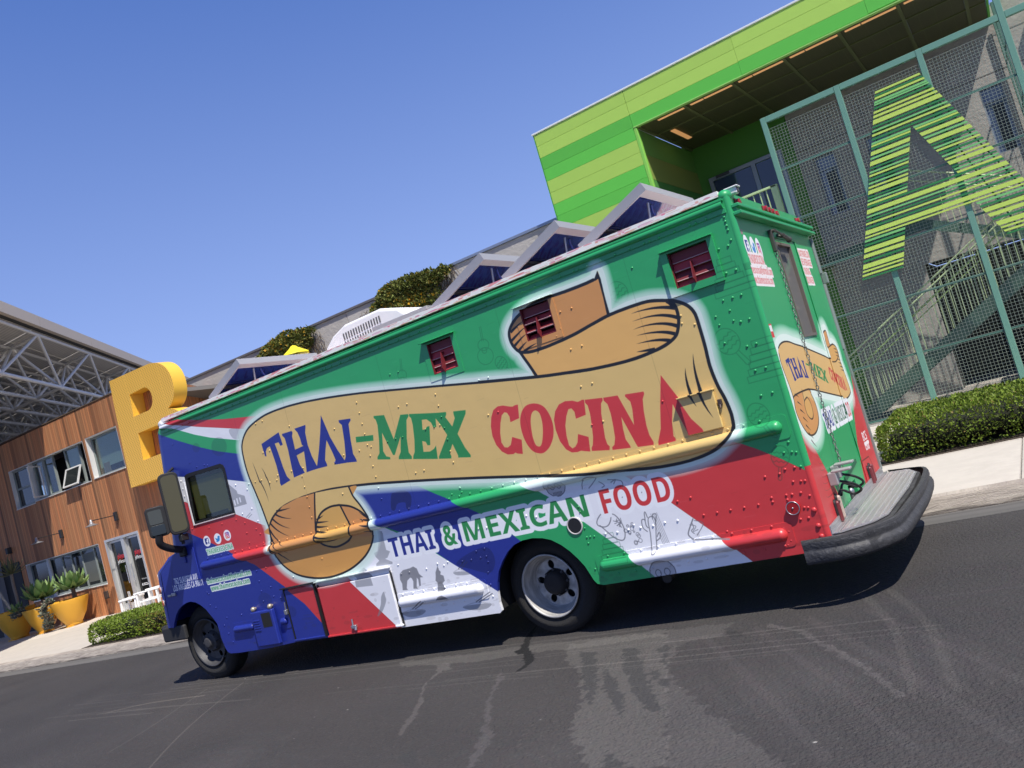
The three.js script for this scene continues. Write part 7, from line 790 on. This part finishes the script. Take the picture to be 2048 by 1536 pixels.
{ // trailing grey-pink succulents
  for (const [label, x, y, z, path, n] of [['grey-green trailing succulents hanging down the front of the rightmost bowl', -21.0, 0.9, -5.2, [[-20.6, 0.92, -5.15], [-20.9, 0.7, -5.05], [-20.85, 0.55, -5.12], [-21.1, 0.4, -5.25], [-21.25, 0.3, -5.3]], 150], ['grey-green trailing succulents over the rim of the middle bowl', -22.3, 0.8, -5.1, [[-21.8, 0.86, -5.1], [-22.1, 0.78, -5.02], [-22.35, 0.68, -5.05], [-22.5, 0.62, -5.1]], 120]]) {
    const S = thing('trailing_succulent', label, 'succulent plant', [x, y, z]), curve = new THREE.CatmullRomCurve3(path.map((p) => v3(p[0] * 1.045, 1.6 + (p[1] - 1.6) * 1.045, 5.6 + (p[2] - 5.6) * 1.045))), spots = []; for (let i = 0; i < n; i++) { const c = curve.getPoint(rnd()).add(v3(rr(-0.13, 0.13), rr(-0.07, 0.09), rr(-0.05, 0.08))); for (let k = 0; k < 9; k++) { const a = k * 2.4; spots.push([c, v3(Math.cos(a), 0.3 + k * 0.06, Math.sin(a)).normalize(), rr(0.7, 1.2)]); } }
    scatter(S, 'rosettes', leafGeo(0.07, 0.022), leafMat(1, 1, 1, 0.1), spots, (c) => { const k = rr(0.6, 1.3); rnd() < 0.35 ? c.setRGB(0.34 * k, 0.27 * k, 0.2 * k) : c.setRGB(0.22 * k, 0.26 * k, 0.2 * k); }); part(S, 'stems', new THREE.TubeGeometry(curve, 20, 0.02, 6), M(0.08, 0.06, 0.045, 0.9));
  }
}
{ // spiky tree aloe
  const T = thing('tree_aloe', 'slender spiky tree aloe with a bare curved trunk at the left edge', 'plant', [-23.5, 0.8, -5.8]); part(T, 'trunk', pipe([v3(-23.5, 0.75, -5.8), v3(-23.52, 1.1, -5.84), v3(-23.62, 1.5, -5.88), v3(-23.6, 1.8, -5.88)], 0.04, 8), M(0.22, 0.18, 0.14, 0.9)); const g = agaveLeaf(0.52, 0.022), mt = [leafMat(0.15, 0.17, 0.07, 0.1), leafMat(0.22, 0.22, 0.11, 0.1)];
  for (let i = 0; i < 30; i++) { const m = part(T, 'leaf', g, mt[i % 2]); m.rotation.order = 'YXZ'; m.rotation.set(Math.PI / 2 - (1.35 - i / 30 * 1.7), i * 2.4, 0); m.position.add(v3(-23.6, 1.82, -5.88)); m.scale.setScalar(rr(0.75, 1.1)); }
}
{ // white plastic garden furniture, turned to face the street
  const wm = M(0.8, 0.8, 0.79, 0.45), mk = (n, l, c, x, z) => { const t = thing(n, l, c, [x, 0.14, z]); t.rotation.y = -1.05; return [t, (nm, g) => { const m = shade(new THREE.Mesh(g, wm)); m.name = nm; t.add(m); }]; };
  const [, A] = mk('garden_table', 'low white plastic side table by the entrance door', 'table', -17.75, -5.35); A('table_top', bev(-0.21, 0.21, 0.40, 0.44, -0.2, 0.2, 0.012)); for (const b of [-1, 1]) for (const z of [-0.16, 0.16]) A('leg', prism(shapeOf([[b * 0.19 - 0.04, 0], [b * 0.19 + 0.04, 0], [b * 0.15 + 0.035, 0.4], [b * 0.15 - 0.035, 0.4]]), z - 0.015, z + 0.015)); A('shelf', bev(-0.17, 0.17, 0.16, 0.185, -0.14, 0.14, 0.008));
  const [, B] = mk('garden_chair', 'white plastic garden chair beside the low white table, half hidden by the truck nose', 'chair', -16.85, -5.3); B('seat', bev(-0.23, 0.23, 0.30, 0.335, -0.24, 0.24, 0.012)); for (const b of [-1, 1]) { B('armrest', bev(b * 0.26 - 0.05, b * 0.26 + 0.05, 0.5, 0.53, -0.3, 0.28, 0.012)); for (const z of [-0.22, 0.22]) B('leg', prism(shapeOf([[b * 0.26 - 0.045, 0], [b * 0.26 + 0.045, 0], [b * 0.26 + 0.035, 0.5], [b * 0.26 - 0.035, 0.5]]), z - 0.016, z + 0.016)); } for (let i = 0; i < 5; i++) B('back_slat', bev(-0.21 + i * 0.086, -0.14 + i * 0.086, 0.32, 0.84 - Math.abs(i - 2) * 0.03, -0.3, -0.275, 0.008));
}
renderer.render(scene, camera);
